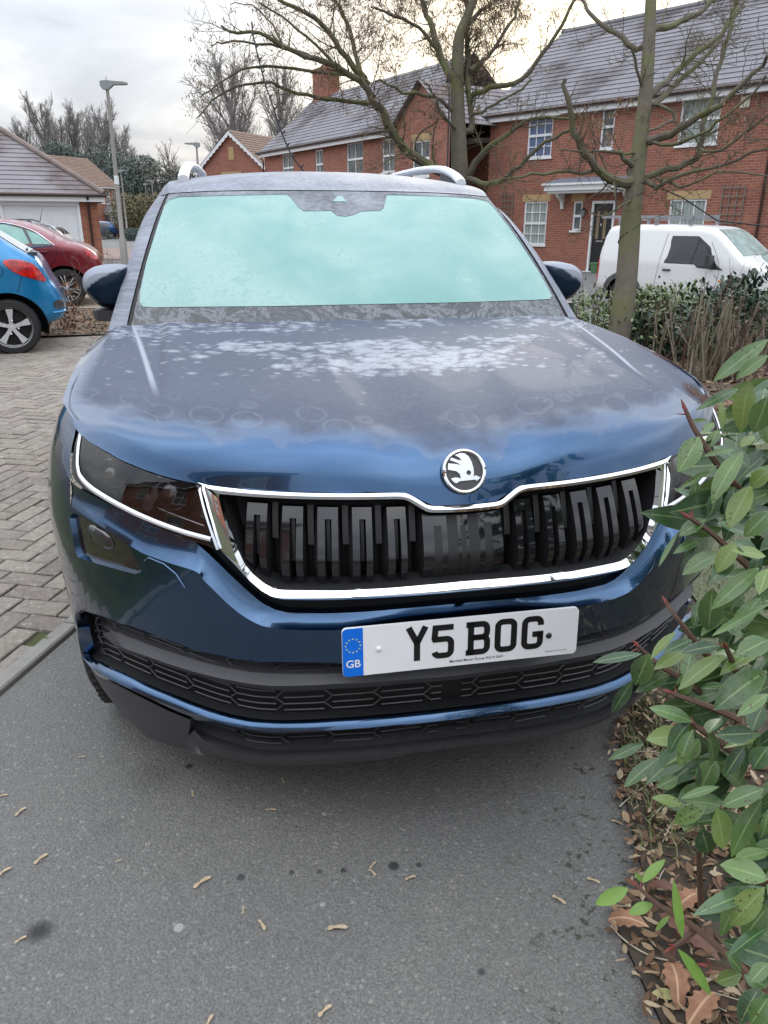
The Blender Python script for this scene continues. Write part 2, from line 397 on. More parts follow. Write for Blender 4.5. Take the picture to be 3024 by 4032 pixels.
gap_in = line(cB((240, 985), (330, 1072), (440, 1180), (560, 1290), (680, 1395), (800, 1455), (900, 1477), (1200, 1484)), cC((0, 1474), (300, 1452), (600, 1425), (880, 1398), (980, 1388)), off=-0.030)
crease = line(cA((262, 800), (400, 900), (560, 1005), (740, 1130), (850, 1198), (960, 1240), (1100, 1288), (1250, 1332), (1320, 1362)), cB((200, 1200), (300, 1300), (400, 1398), (480, 1466), (560, 1523), (640, 1565), (700, 1590), (850, 1614), (1100, 1622), (1350, 1618)), cG((0, 205), (130, 192), (340, 172)))
fog = iS(chaikin(cA((243, 850), (420, 930), (600, 1040), (735, 1128), (800, 1250), (858, 1388), (600, 1318), (345, 1245), (312, 1215), (285, 1090)), 1, True))
intake_o = line(cE((232, 640), (224, 560), (224, 440), (222, 300), (226, 222), (250, 211), (330, 236), (560, 318), (880, 430), (1200, 548), (1500, 608), (1660, 628)), cF((230, 636), (640, 640), (940, 645)), cG((0, 470), (330, 428)))
k0 = 4
mesh_top = line(cE((300, 242), (330, 248), (560, 332), (880, 443), (1200, 560), (1500, 620), (1660, 640)), cF((230, 646), (640, 652), (940, 657)), cG((0, 478), (330, 436)), off=-0.028)
mesh_bot = line(cE((292, 545), (320, 580), (420, 635), (560, 705), (700, 770), (850, 838), (1000, 897), (1150, 955), (1300, 1010), (1480, 1062), (1660, 1098)), cF((400, 1110), (650, 1105), (900, 1090), (1200, 1068)), cG((0, 697), (200, 676), (340, 660)), off=-0.018)
lip = line(cE((226, 590), (330, 680), (450, 757), (600, 835), (760, 905), (900, 965), (1080, 1030), (1250, 1085), (1450, 1150), (1660, 1195)), cF((350, 1207), (500, 1206), (800, 1195), (1100, 1175), (1400, 1145)), cG((0, 764), (200, 742), (340, 728)), off=0.006)
lip2 = line(cE((214, 648), (350, 725), (500, 800), (650, 880), (800, 955), (950, 1030), (1140, 1108), (1300, 1152), (1450, 1187), (1660, 1226)), cF((400, 1235), (700, 1222), (1000, 1200), (1300, 1170)), cG((0, 782), (340, 745)))
shelf1 = line(cE((1165, 1180), (1250, 1212), (1400, 1265), (1660, 1342)), cF((350, 1357), (600, 1352), (900, 1335), (1300, 1305)), cG((0, 856), (340, 812)), off=-0.022)
shelf2 = line(cE((1150, 1225), (1230, 1292), (1400, 1352), (1660, 1425)), cF((400, 1437), (700, 1428), (1000, 1405), (1400, 1375)), cG((0, 905), (340, 862)), off=0.012)
bot = line(cE((228, 720), (262, 800), (330, 905), (420, 1020), (520, 1108), (600, 1140), (800, 1220), (1000, 1290), (1250, 1372), (1500, 1438), (1660, 1470)), cF((400, 1484), (700, 1480), (1000, 1455), (1400, 1412)), cG((0, 925), (340, 878)), off=-0.01)
bar_top = line(cE((425, 348), (560, 400), (700, 455), (1000, 560), (1300, 652), (1660, 722)), cF((380, 730), (920, 727)), cG((0, 460), (340, 432)), off=-0.03)
bar_mid = line(cE((470, 415), (560, 508), (800, 592), (1100, 695), (1400, 772), (1660, 818)), cF((380, 832), (900, 812)), cG((0, 518), (340, 490)), off=-0.012)
bar_bot = line(cE((420, 400), (540, 520), (800, 615), (1100, 720), (1400, 800), (1660, 848)), cF((390, 868), (930, 850)), cG((0, 541), (340, 512)), off=-0.035)
# ---- bumper in body colour
NB = 70
bump = Sym()
I_ = np.vstack([iS(cA((262, 600), (300, 640), (345, 672), (450, 737), (600, 820), (800, 925), (1000, 1025), (1200, 1100))), gap_in])
def ramp_off(d): return lambda t: -d*np.clip((t-.05)/.35, 0, 1)
Ai = R3(I_, NB, ramp_off(.030)); Ak = R3(crease, NB)
bump.rib(Ak, Ai, 5, bulge=-.004)
# lip of the gap: goes back into the car
gi = resample(gap_in, 50)
bump.rib(S(gi[:, 0], gi[:, 1], -.030), S(gi[:, 0], gi[:, 1]+.004, -.085), 2)
seam = iS(cA((250, 570), (190, 605), (120, 645), (80, 668)))
_sz = np.linspace(seam[-1][1], lip2[0][1], 14)
def side_u(y):                                   # u where the plan is at depth y
    return np.interp(y, _pl[:, 1], _pu)
flank = np.stack([-np.array([side_u(.585 - .03*((z-.55)/.3)**2 - .045 - (0.0 if z > .5 else (.5-z)*.30)) for z in _sz]), _sz], 1)
top_edge = np.vstack([iS(cA((262, 600),)), seam[:-1]])
poly = np.vstack([resample(crease, NB), intake_o[::-1], flank[::-1], seam[::-1][1:], I_[:1]])
low_off = lambda V: 0*V[:, 0]
spanel(bump, poly, 0.0, [fog], .03)
# wall of the fog lamp recess
fc = np.vstack([fog, fog[:1]])
fin = fog.mean(0) + (fog-fog.mean(0))*np.array([.96, .94]); fin_c = np.vstack([fin, fin[:1]])
bump.rib(S(fc[:, 0], fc[:, 1]), S(fin_c[:, 0], fin_c[:, 1], -.014), 3)
# inner wall of the intake, lip above the valance
io = intake_o[3:]; mi_ = mesh_top
bump.rib(R3(np.vstack([intake_o[:4]]), 12), R3(np.vstack([mesh_bot[:1], [mesh_bot[0]*.4+mesh_top[0]*.6], mesh_top[:1]]), 12, -.028), 3)
bump.rib(R3(intake_o[4:], 50), R3(mesh_top, 50, -.028), 3)
Lp = R3(lip, 60, lambda t: .006+0*t)
bump.rib(Lp, R3(mesh_bot, 60, -.018), 5, bulge=.004)
bump.rib(R3(lip2, 60, lambda t: -.004*np.clip(t/.3, 0, 1)), Lp, 3)
bump.add(np.vstack([S(*intake_o[0]), S(*mesh_bot[0], -.018), S(*lip[0], .006)]), [(0, 1, 2)])
fix_out(bump.build('bumper', m_paint, suv))
# washer covers: thin raised lids
for sgn, nm in ((1, 'washer_cover'), (-1, 'washer_cover')):
    wc = iS(chaikin(cA((845, 1208), (1095, 1310), (1238, 1535), (965, 1425)), 1, True)); w = Sym()
    mb = MB(); V, F = cdt(wc, (), .03); P = S(V[:, 0], V[:, 1], .0035); e = np.vstack([wc, wc[:1]]); eo = wc.mean(0)+(e-wc.mean(0))*1.05
    mb.add(P, F); grid_faces(mb, [S(e[:, 0], e[:, 1], .0035), S(eo[:, 0], eo[:, 1], .001)])
    if sgn < 0: mb.V = [(-x, y, z) for x, y, z in mb.V]; mb.F = [f[::-1] for f in mb.F]
    fix_out(mb.build(nm, m_paint, suv))
# ---- lower intake: black mesh with honeycomb, grey bar
it = Sym(); mp = np.vstack([mesh_top, mesh_bot[::-1]])
spanel(it, mp, -.055, (), .04)
it.rib(R3(mesh_top, 50, -.028), R3(mesh_top, 50, -.056), 2); it.rib(R3(mesh_bot, 50, -.018), R3(mesh_bot, 50, -.056), 2)
intake = fix_out(it.build('lower_intake', m_dark, suv))
def honey(mp, base, off, a, sl, h, r, rows, z0=0.0):
    mb = MB(); lo, hi = mp.min(0), mp.max(0); p = a+sl
    for i in range(int((hi[0]-lo[0])/p)+3):
        for j in range(rows):
            u0 = -p*i; v0 = z0 + h*(j+.5*(i % 2))
            for q0, q1 in (((-a/2, h/2), (a/2, h/2)), ((a/2, h/2), (a/2+sl, 0)), ((a/2+sl, 0), (a/2, -h/2)), ((-a/2, 0), (a/2, 0))):
                P = np.array([np.array((u0+q0[0], v0+q0[1]))*(1-t)+np.array((u0+q1[0], v0+q1[1]))*t for t in np.linspace(0, 1, 5)])
                P[:, 1] += np.interp(P[:, 0], base[:, 0], base[:, 1]); P = P[inside(P, mp)] if q0[0] < 0 else (P if inside(P, mp).all() else P[:0])
                if len(P) > 1: X = S(P[:, 0], P[:, 1], off); mb.tube(X, r, 4); mb.tube(mir(X), r, 4)
    return mb
honey(mp, mesh_bot, -.040, .098, .020, .040, .0019, 6, -.01).build('honeycomb', m_black, intake)
bar = Sym(); b1, b2, b3 = resample(bar_top, 60), resample(bar_mid, 60), resample(bar_bot, 60)
tap = np.clip(np.linspace(0, 1, 60)/.06, 0, 1)
bar.rib(S(b1[:, 0], b1[:, 1], -.030), S(b2[:, 0], b2[:, 1], -.012*tap-.03*(1-tap)), 4); bar.rib(S(b2[:, 0], b2[:, 1], -.012*tap-.03*(1-tap)), S(b3[:, 0], b3[:, 1], -.035), 2); bar.rib(S(b1[:, 0], b1[:, 1]+.004, -.055), S(b1[:, 0], b1[:, 1], -.030), 2)
fix_out(bar.build('bumper_bar', m_grey, suv))
# ---- valance
va = Sym(); ki = int(np.argmin(np.abs(lip2[:, 0]-shelf1[0, 0]))); kb = int(np.argmin(np.abs(bot[:, 0]-shelf2[0, 0])))
vp = np.vstack([lip2[:ki+1], shelf1[:1], shelf2[:1], bot[:kb+1][::-1]])
spanel(va, vp, 0.0, (), .04)
s1, s2, s3 = resample(shelf1, 50), resample(shelf2, 50), resample(bot[kb:], 50)
rp = np.clip(np.linspace(0, 1, 50)/.12, 0, 1); va.rib(S(s2[:, 0], s2[:, 1], .012*rp), S(s1[:, 0], s1[:, 1], -.022), 4, bulge=.002); va.rib(S(s3[:, 0], s3[:, 1], -.010*rp), S(s2[:, 0], s2[:, 1], .012*rp), 4, bulge=.003)
va.rib(S(s3[:, 0], s3[:, 1], -.25), S(s3[:, 0], s3[:, 1], -.010), 2)
va.rib(np.vstack([S(*lip2[ki]), S(*shelf1[0])]), np.vstack([S(*lip2[ki], -.052), S(*shelf1[0], -.052)]), 2)
va.rib(np.vstack([S(*shelf1[0]), S(*shelf2[0])]), np.vstack([S(*shelf1[0], -.022), S(*shelf2[0])]), 2)
bb = resample(bot[:kb+1], 20); va.rib(S(bb[:, 0], bb[:, 1]), S(bb[:, 0], bb[:, 1]+.01, -.10), 2)
lm = resample(lip2[ki:], 50)
va.rib(S(s1[:, 0], s1[:, 1], -.022), S(s1[:, 0], s1[:, 1]+.004, -.07), 2)
fix_out(va.build('valance', m_black, suv))
vm = Sym(); lp = np.vstack([lip2[ki:], shelf1[::-1]]); spanel(vm, lp, -.05, (), .04); vm.rib(S(lm[:, 0], lm[:, 1], -.004), S(lm[:, 0], lm[:, 1], -.052), 2)
low = fix_out(vm.build('valance_mesh', m_dark, suv)); 
mbh = honey(lp, shelf1, -.036, .098, .020, .044, .0019, 2, .008)
if mbh.V: mbh.build('honeycomb', m_black, low)
# ---- grille: gap, backing, chrome frame
gr = Sym(); g0 = resample(gap_in, 60); g1 = resample(ch_out, 60)
gr.rib(S(g0[:, 0], g0[:, 1], -.050), S(g1[:, 0], g1[:, 1], -.045), 2)
ht = resample(np.vstack([hood_front]), 60); ct = resample(cht_out, 60)
ct0 = resample(hood_front[hood_front[:, 0] > cht_out[0, 0]-.02], 60)
gr.rib(S(ct[:, 0], ct[:, 1], -.03), S(ct0[:, 0], ct0[:, 1], -.03), 2)
inner = np.vstack([cht_in, ch_in[::-1][:-1]])
spanel(gr, inner, -.075, (), .05)
ii = np.vstack([cht_in[::-1], ch_in[1:]]); rr = resample(ii, 90)
gr.rib(S(rr[:, 0], rr[:, 1], -.004), S(rr[:, 0], rr[:, 1], -.076), 2)
grille = fix_out(gr.build('grille', m_dark, suv))
fr = Sym()
a, b = resample(cht_out, 70), resample(cht_in, 70); m_ = a*.45+b*.55
fr.rib(S(a[:, 0], a[:, 1], .007), S(m_[:, 0], m_[:, 1], .0125), 3); fr.rib(S(m_[:, 0], m_[:, 1], .0125), S(b[:, 0], b[:, 1], .008), 3); fr.rib(S(b[:, 0], b[:, 1], .008), S(b[:, 0], b[:, 1], -.02), 2)
n2 = 90; a, r_, b = resample(ch_out, n2), resample(ch_rid, n2), resample(ch_in, n2)
fr.rib(S(a[:, 0], a[:, 1], -.006), S(r_[:, 0], r_[:, 1], .007), 5, bulge=.002); fr.rib(S(r_[:, 0], r_[:, 1], .007), S(b[:, 0], b[:, 1], -.006), 3); fr.rib(S(a[:, 0], a[:, 1], -.006), S(a[:, 0], a[:, 1], -.045), 2)
tl = np.vstack([S(*cht_out[0], -.022), S(*ch_out[0], -.022), S(*ch_rid[0], .010), S(*cht_in[0], -.006)])
fr.rib(np.vstack([S(*ch_out[0], -.006), S(*cht_out[1], .007)]), np.vstack([S(*ch_rid[0], .007), S(*cht_in[0], .008)]), 2)
fix_out(fr.build('grille_frame', m_chrome, grille))
# ---- grille slats
FOOT = .016
def sprof(z, zbot): zk = zbot+.05; return np.where(z > zk, -.010-.16*np.clip(z-zk, 0, 1), -.010-FOOT*(np.clip(zk-z, 0, 1)/.05)**1.5)     # face leans under at the foot
def slat(u0, u1, ztop, zbot):
    """double bar: glossy U-shaped face with a slot, matte deep flanks"""
    mb = MB(); w = u1-u0; a0, a1 = u0+.36*w, u1-.32*w; zt = ztop-.024
    for lo, hi in ((u0, a0), (a1, u1)):          # two uprights
        zz = np.linspace(zt, zbot, 12); grid_faces(mb, [S(np.full(12, q), zz, sprof(zz, zbot)) for q in (lo, hi)], 0)
    zz = np.linspace(ztop, zt, 3); grid_faces(mb, [S(np.full(3, q), zz, sprof(zz, zbot)) for q in (u0, a0, a1, u1)], 0)
    zz = np.linspace(ztop, zbot, 14)
    for ue, d in ((u0, -.014), (u1, .003)):
        grid_faces(mb, [S(np.full(14, ue), zz, sprof(zz, zbot)), S(np.full(14, ue+d), zz, sprof(zz, zbot)-.03), S(np.full(14, ue+d), zz, -.076)], 1)
    us = np.linspace(u0, u1, 5)
    grid_faces(mb, [S(us, np.full(5, zbot), sprof(np.full(5, zbot), zbot)), S(us, np.full(5, zbot+.004), -.076)], 0)
    grid_faces(mb, [S(us, np.full(5, ztop), sprof(np.full(5, ztop), zbot)), S(us, np.full(5, ztop+.004), -.05)], 0)
    for ue in (a0, a1):
        z2 = np.linspace(zt, zbot, 10); grid_faces(mb, [S(np.full(10, ue), z2, sprof(z2, zbot)), S(np.full(10, ue), z2, -.06)], 1)
    z2 = np.linspace(zt, zbot+.05, 8); grid_faces(mb, [S(np.full(8, a0+.002), z2, -.034), S(np.full(8, a1-.30*(a1-a0)), z2, -.034)], 1)     # fin in the slot
    z2 = np.linspace(ztop+.004, zbot+.09, 8); grid_faces(mb, [S(np.full(8, u1+.008), z2, -.036), S(np.full(8, u1+.021), z2, -.036)], 1)   # fin between bars
    return mb
edges = [(cB((755, 600), (940, 605)), cB((1105, 1240), (950, 1240))), (cB((1055, 610), (1240, 615)), cB((1380, 1240), (1228, 1240))), (cB((1352, 612), (1530, 618)), cB((1645, 1235), (1500, 1238))), (cC((205, 610), (375, 617)), cC((455, 1215), (318, 1222)))]
slat_x = []
for t_, b_ in edges:
    t_ = iS(t_, -.010); b_ = iS(b_, -.010-FOOT); slat_x.append(((t_[0, 0]+b_[1, 0])/2, (t_[1, 0]+b_[0, 0])/2, t_[:, 1].mean(), b_[:, 1].mean()))
print('slats', slat_x)
p1 = slat_x[1][0]-slat_x[0][0]
zt0 = iS(cB((600, 575),), -.01)[0, 1]
slat_x = [(slat_x[0][0]-p1*1.02, slat_x[0][1]-p1*1.02, zt0, slat_x[0][3]+.012)] + slat_x
for (u0, u1, z1, z0) in slat_x:
    for sg in (1, -1):
        mb = slat(u0, u1, z1, z0)
        if sg < 0: mb.V = [(-x, y, z) for x, y, z in mb.V]; mb.F = [f[::-1] for f in mb.F]
        mb.build('grille_slat', [m_gloss, m_matte_slat], grille)
# wide middle piece with matte stripes
mb = MB(); uc = slat_x[-1][1] + (slat_x[-1][0]-slat_x[-2][1])*1.05; zc0 = slat_x[-1][3]+.006
ze = lambda u: np.interp(-abs(u), cht_in[:, 0], cht_in[:, 1])-.006
nu = 31; us = np.linspace(uc, -uc, nu); rows = []
for t in np.linspace(0, 1, 14):
    z = np.array([ze(u)*(1-t)+zc0*t for u in us]); zk = 0
    rows.append(S(us, z, sprof(z, zc0)))
rows = np.array(rows); V = rows.reshape(-1, 3); F = []; M_ = []
st = [0, 0, 0, 0, 1, 1, 1, 0, 0, 1, 1, 1, 1, 0, 1, 1, 0, 1, 1, 1, 1, 0, 0, 1, 1, 1, 0, 0, 0, 0]
for i in range(13):
    for j in range(nu-1):
        F.append((i*nu+j, i*nu+j+1, (i+1)*nu+j+1, (i+1)*nu+j)); s_ = st[j]
        if i < 2 and j in (4, 5, 6, 14, 15, 23, 24, 25): s_ = 0
        M_.append(s_)
mb.V = [tuple(v) for v in V]; mb.F = F; mb.M = M_; mb.UV = [(0, 0)]*len(V)
for e in (0, nu-1):
    A = rows[:, e]; B = A.copy(); B[:, 1] += .055; B[:, 0] += (.012 if e else -.012); grid_faces(mb, [A, B], 1)
A = rows[-1]; B = A.copy(); B[:, 1] += .05; grid_faces(mb, [A, B], 0)
mb.build('grille_slat', [m_gloss, m_matte_slat], grille)
# fine ledge at the foot of the opening
lg = Sym(); c1 = resample(ch_in[5:], 50); lg.rib(S(c1[:, 0], c1[:, 1], -.006), S(c1[:, 0], c1[:, 1]+.010, -.05), 3); fix_out(lg.build('grille_ledge', m_matte_slat, grille))
# ---- headlights
m_lens = Mat('headlight_glass', (.020, .014, .012), .03, 0., **{'Coat Weight': 1.0, 'Coat Roughness': .01, 'Specular IOR Level': .8}).m
m_drl = simple('light_guide', (.85, .87, .92), .25, var=.05)
m_refl = Mat('lamp_reflector', (.38, .38, .40), .15, .95).m
m_lin = simple('lamp_inner', (.022, .019, .018), .22, .3)
hl_poly = np.vstack([hl_top, hl_bot[:-1]]); 
def unit_(v): return v/np.linalg.norm(v)
m_house = simple('lamp_housing', (.030, .026, .025), .35, .2, var=.5, scale=25); m_refl2 = Mat('lamp_bright_trim', (.55, .56, .58), .2, .9).m; m_lensball = Mat('projector_lens', (.02, .022, .026), .03, 0., **{'Coat Weight': 1.0, 'Specular IOR Level': .9}).m
m_cover = bpy.data.materials.new('lamp_cover_glass'); m_cover.use_nodes = True; _t = m_cover.node_tree; _t.nodes.clear(); _o = _t.nodes.new('ShaderNodeOutputMaterial'); _mx = _t.nodes.new('ShaderNodeMixShader'); _tr = _t.nodes.new('ShaderNodeBsdfTransparent'); _gl = _t.nodes.new('ShaderNodeBsdfGlossy'); _fr = _t.nodes.new('ShaderNodeFresnel'); _fr.inputs['IOR'].default_value = 1.75; _gl.inputs['Roughness'].default_value = .015; _tr.inputs['Color'].default_value = (.82, .80, .80, 1)
_t.links.new(_fr.outputs[0], _mx.inputs[0]); _t.links.new(_tr.outputs[0], _mx.inputs[1]); _t.links.new(_gl.outputs[0], _mx.inputs[2]); _t.links.new(_mx.outputs[0], _o.inputs[0])
m_fin2 = simple('lamp_trim_grey', (.34, .34, .36), .25, .3); m_fin = simple('lamp_fin_grey', (.16, .16, .17), .2, .2, var=.3, scale=30)
drl = resample(iS(cA((340, 215), (325, 300), (315, 400), (314, 480), (330, 560), (380, 625), (450, 683), (600, 775), (800, 878), (1000, 962), (1200, 1032), (1408, 1086))), 50)
for sg in (1, -1):
    def put(mb, name, mat, par):
        if sg < 0: mb.V = [(-x, y, z) for x, y, z in mb.V]; mb.F = [f[::-1] for f in mb.F]
        return fix_out(mb.build(name, mat, par))
    mb = MB(); V, F = cdt(hl_poly, (), .03); mb.add(S(V[:, 0], V[:, 1], -.062), F); e = np.vstack([hl_poly, hl_poly[:1]]); grid_faces(mb, [S(e[:, 0], e[:, 1], -.006), S(e[:, 0], e[:, 1], -.063)])
    hl = put(mb, 'headlight', m_house, suv)
    mb = MB(); V, F = cdt(hl_poly, (), .025); mb.add(S(V[:, 0], V[:, 1], -.003), F); put(mb, 'lamp_glass', m_cover, hl)
    mb = MB(); t = np.gradient(drl, axis=0); t /= np.linalg.norm(t, axis=1, keepdims=True); nn = np.stack([-t[:, 1], t[:, 0]], 1)
    w = np.linspace(.0064, .0048, 50)[:, None]
    grid_faces(mb, [S(*(drl+nn*w).T, -.0015), S(*drl.T, .0015), S(*(drl-nn*w).T, -.0015)])
    put(mb, 'daytime_light', m_drl, hl)
    mb = MB(); e = resample(hl_poly[7:9] if False else np.vstack([hl_top[-1:], hl_bot[:1]]), 14); grid_faces(mb, [S(e[:, 0]-.004, e[:, 1], -.002), S(e[:, 0], e[:, 1], .001), S(e[:, 0]+.003, e[:, 1], -.006)]); put(mb, 'lamp_edge', m_chrome, hl)
    for c_, r0 in ((cA((1075, 720),), .040), (cA((590, 560),), .034)):
        c2 = iS(c_, -.03)[0]; p0 = S(*c2, -.040)[0]; ax_ = unit_(np.array([-.25, -1, .10])); mb = MB()
        mb.lathe([(r0*1.28, -.012), (r0*1.24, .006), (r0*1.10, .010), (r0*1.0, .002), (r0*.98, -.008)], p0, ax_, 32, 0); mb.lathe([(r0*.98, -.004), (r0*.85, .008), (r0*.6, .017), (r0*.3, .021), (.0005, .022)], p0, ax_, 32, 1)
        put(mb, 'lamp_projector', [m_refl, m_lensball], hl)
    fin_px = [(840, 850), (865, 745), (935, 655), (1015, 600), (1100, 622), (1015, 685), (955, 765), (925, 858)]
    mb = MB(); V, F = cdt(iS(chaikin(cA(*fin_px), 2, True), -.018), (), .02); mb.add(S(V[:, 0], V[:, 1], -.018), F); put(mb, 'lamp_fin', m_fin, hl)
    mb = MB()
    for P_, r_, o_ in (([(960, 818), (1080, 872), (1220, 925), (1358, 975)], .0016, -.03), ([(375, 500), (450, 530), (560, 532), (660, 515)], .0030, -.03), ([(420, 600), (520, 660), (660, 725)], .0022, -.03)):
        q = resample(iS(cA(*P_), o_), 10); mb.tube(S(q[:, 0], q[:, 1], o_), r_, 5)
    put(mb, 'lamp_trim', m_refl2, hl)
    mb = MB(); V, F = cdt(fin, (), .03); mb.add(S(V[:, 0], V[:, 1], -.013), F)
    fl = put(mb, 'fog_light', m_lens, suv)
    c2 = iS(cA((470, 1080),))[0]; mb = MB(); an = np.linspace(0, 2*math.pi, 25); ring = lambda r, o: S(c2[0]+r*1.25*np.cos(an), c2[1]+r*.62*np.sin(an)-.25*r*np.cos(an), o)
    grid_faces(mb, [ring(.036, -.012), ring(.030, -.0085), ring(.014, -.0065), ring(.001, -.006)])
    put(mb, 'fog_reflector', m_lensball, fl)
# black strip of shut line round the lamp
sl = Sym(); h = resample(hl_bot, 60); hh = resample(np.vstack([hl_bot]), 60); sl.rib(S(h[:, 0], h[:, 1], -.006), S(h[:, 0], h[:, 1]-.007, -.034), 2); h = resample(hl_top, 40); sl.rib(S(h[:, 0], h[:, 1], -.006), S(h[:, 0], h[:, 1]+.006, -.030), 2)
sl.build2('lamp_seal', m_dark, suv)
# ---------------------------------------------------------------- bonnet, glass, roof, flanks, wheels of the SUV
m_frost = Mat('frosted_paint', (.05, .09, .16), .45, 0.)
def frost_nodes(M, uvz, kind):
    """hoar frost over dark blue paint; uvz = UV: x across the car (m), y distance back from the front edge (m)"""
    uv = M.coord('UV'); x, y, _ = M.xyz(uv)
    if kind == 'bonnet':
        n1 = M.noise(10, 5, .65, uv); v = M.vor(13, uv); ab = M.math('ABSOLUTE', x)
        wob = M.math('ADD', M.math('MULTIPLY', M.math('SUBTRACT', n1, .5), .11), M.math('MULTIPLY', M.math('SUBTRACT', v, .45), .055))
        d = M.math('ADD', M.math('SUBTRACT', y, M.math('MULTIPLY', M.math('MULTIPLY', ab, ab), .05)), wob)
        haze = M.math('MULTIPLY', M.step(d, .085, .185), M.step(ab, .87, .80))
        rim = M.math('MULTIPLY', M.step(d, .098, .112), M.step(d, .150, .118))
        fib = M.noise(230, 3, .75, uv, 1.8); fib2 = M.noise(70, 4, .7, uv, 1.0); fx = M.math('SUBTRACT', M.math('ADD', M.math('MULTIPLY', fib, .5), M.math('MULTIPLY', fib2, .5)), .5)
        # how likely frost stars are: two thick clumps across the middle, the rear corners, sparse elsewhere
        lump = M.noise(2.6, 2, .5, uv)
        band = M.math('MULTIPLY', M.math('MULTIPLY', M.step(y, .36, .54), M.step(y, .88, .72)), M.math('MULTIPLY', M.step(ab, .72, .40), M.step(lump, .30, .52)))
        rear = M.math('MULTIPLY', M.step(y, .86, .98), M.step(lump, .36, .58)); cor = M.math('MULTIPLY', M.step(ab, .50, .68), M.step(y, .62, .90))
        dens = M.math('MAXIMUM', M.math('MAXIMUM', M.math('MULTIPLY', band, .98), M.math('MULTIPLY', rear, .62)), M.math('MAXIMUM', M.math('MULTIPLY', cor, .66), .10)); dens = M.math('MULTIPLY', dens, M.step(y, .14, .30))
        white = None
        for sc_, r0_, k_ in ((15, .34, .8), (24, .36, .7), (36, .30, .75)):
            mp = N(M.nt, 'ShaderNodeMapping'); mp.inputs['Scale'].default_value = (1.0, 1.25, 1); mp.inputs['Location'].default_value = (sc_*.37, sc_*.11, 0); M.nt.links.new(uv, mp.inputs[0])
            vd = M.vor(sc_, mp.outputs[0]); vr = M.xyz(M.vor(sc_, mp.outputs[0], 'F1', 'Color'))[0]
            rr_ = M.math('MULTIPLY', M.math('ADD', r0_, M.math('MULTIPLY', dens, .42)), M.step(M.math('SUBTRACT', dens, vr), -.04, .10))
            st = M.math('MULTIPLY', M.step(M.math('SUBTRACT', M.math('ADD', rr_, M.math('MULTIPLY', fx, .95)), vd), -.05, .46), k_)
            st = M.math('MULTIPLY', st, M.step(rr_, .05, .2))
            white = st if white is None else M.math('MAXIMUM', white, st)
        white = M.math('MULTIPLY', white, M.math('ADD', .25, M.math('MULTIPLY', fib2, .75)))
        # ice caught along the outer creases
        cx_ = M.math('ABSOLUTE', M.math('SUBTRACT', ab, M.math('ADD', .572, M.math('MULTIPLY', y, .185)))); white = M.math('MAXIMUM', white, M.math('MULTIPLY', M.math('MULTIPLY', M.step(M.math('ADD', cx_, M.math('MULTIPLY', fx, .012)), .012, .003), M.step(y, .25, .45)), .55))
        vr2 = M.vor(11, uv); rg_ = M.math('MULTIPLY', M.math('MULTIPLY', M.step(M.math('ABSOLUTE', M.math('SUBTRACT', M.math('ADD', vr2, M.math('MULTIPLY', fx, .25)), .42)), .045, .01), M.step(y, .11, .15)), M.step(y, .34, .20))
        white = M.math('MAXIMUM', white, M.math('MAXIMUM', M.math('MULTIPLY', rim, .05), M.math('MULTIPLY', rg_, .075)))
        hcol = M.mix(M.noise(2.2, 3, .5, uv), (.068, .082, .120), (.090, .105, .145)); hcol = M.mix(M.math('MULTIPLY', M.step(fib2, .4, .8), .12), hcol, (.3, .33, .40))
    else:
        n1 = M.noise(7, 4, .6, uv); n2 = M.noise(60, 4, .7, uv, .8)
        haze = 1.0
        white = M.math('MULTIPLY', M.step(M.math('ADD', M.math('MULTIPLY', n1, .4), M.math('MULTIPLY', n2, .6)),   .38, .68), .42)
        hcol = M.mix(n1, (.125, .142, .185), (.18, .198, .245))
    base = M.mix(haze if not isinstance(haze, float) else 1.0, (.03, .085, .18), hcol)
    M.set('Base Color', M.mix(white, base, (.50, .53, .60)))
    if kind == 'bonnet':
        M.set('Specular IOR Level', M.math('SUBTRACT', .5, M.math('MULTIPLY', haze, .38))); M.set('Metallic', M.math('SUBTRACT', 1.0, haze)); M.set('Roughness', M.math('ADD', .2, M.math('MULTIPLY', haze, .35)))
        M.set('Coat Weight', M.math('SUBTRACT', 1.0, M.math('MULTIPLY', haze, .97))); M.b.inputs['Coat Roughness'].default_value = .03
        M.bump(white, .12, .004)
    else:
        M.b.inputs['Roughness'].default_value = .55; M.bump(n2, .15, .004)
    return M.m
frost_nodes(m_frost, None, 'bonnet'); m_bonnet = m_frost.m
m_roof = frost_nodes(Mat('frosted_roof', (.3, .32, .38), .55), None, 'roof')
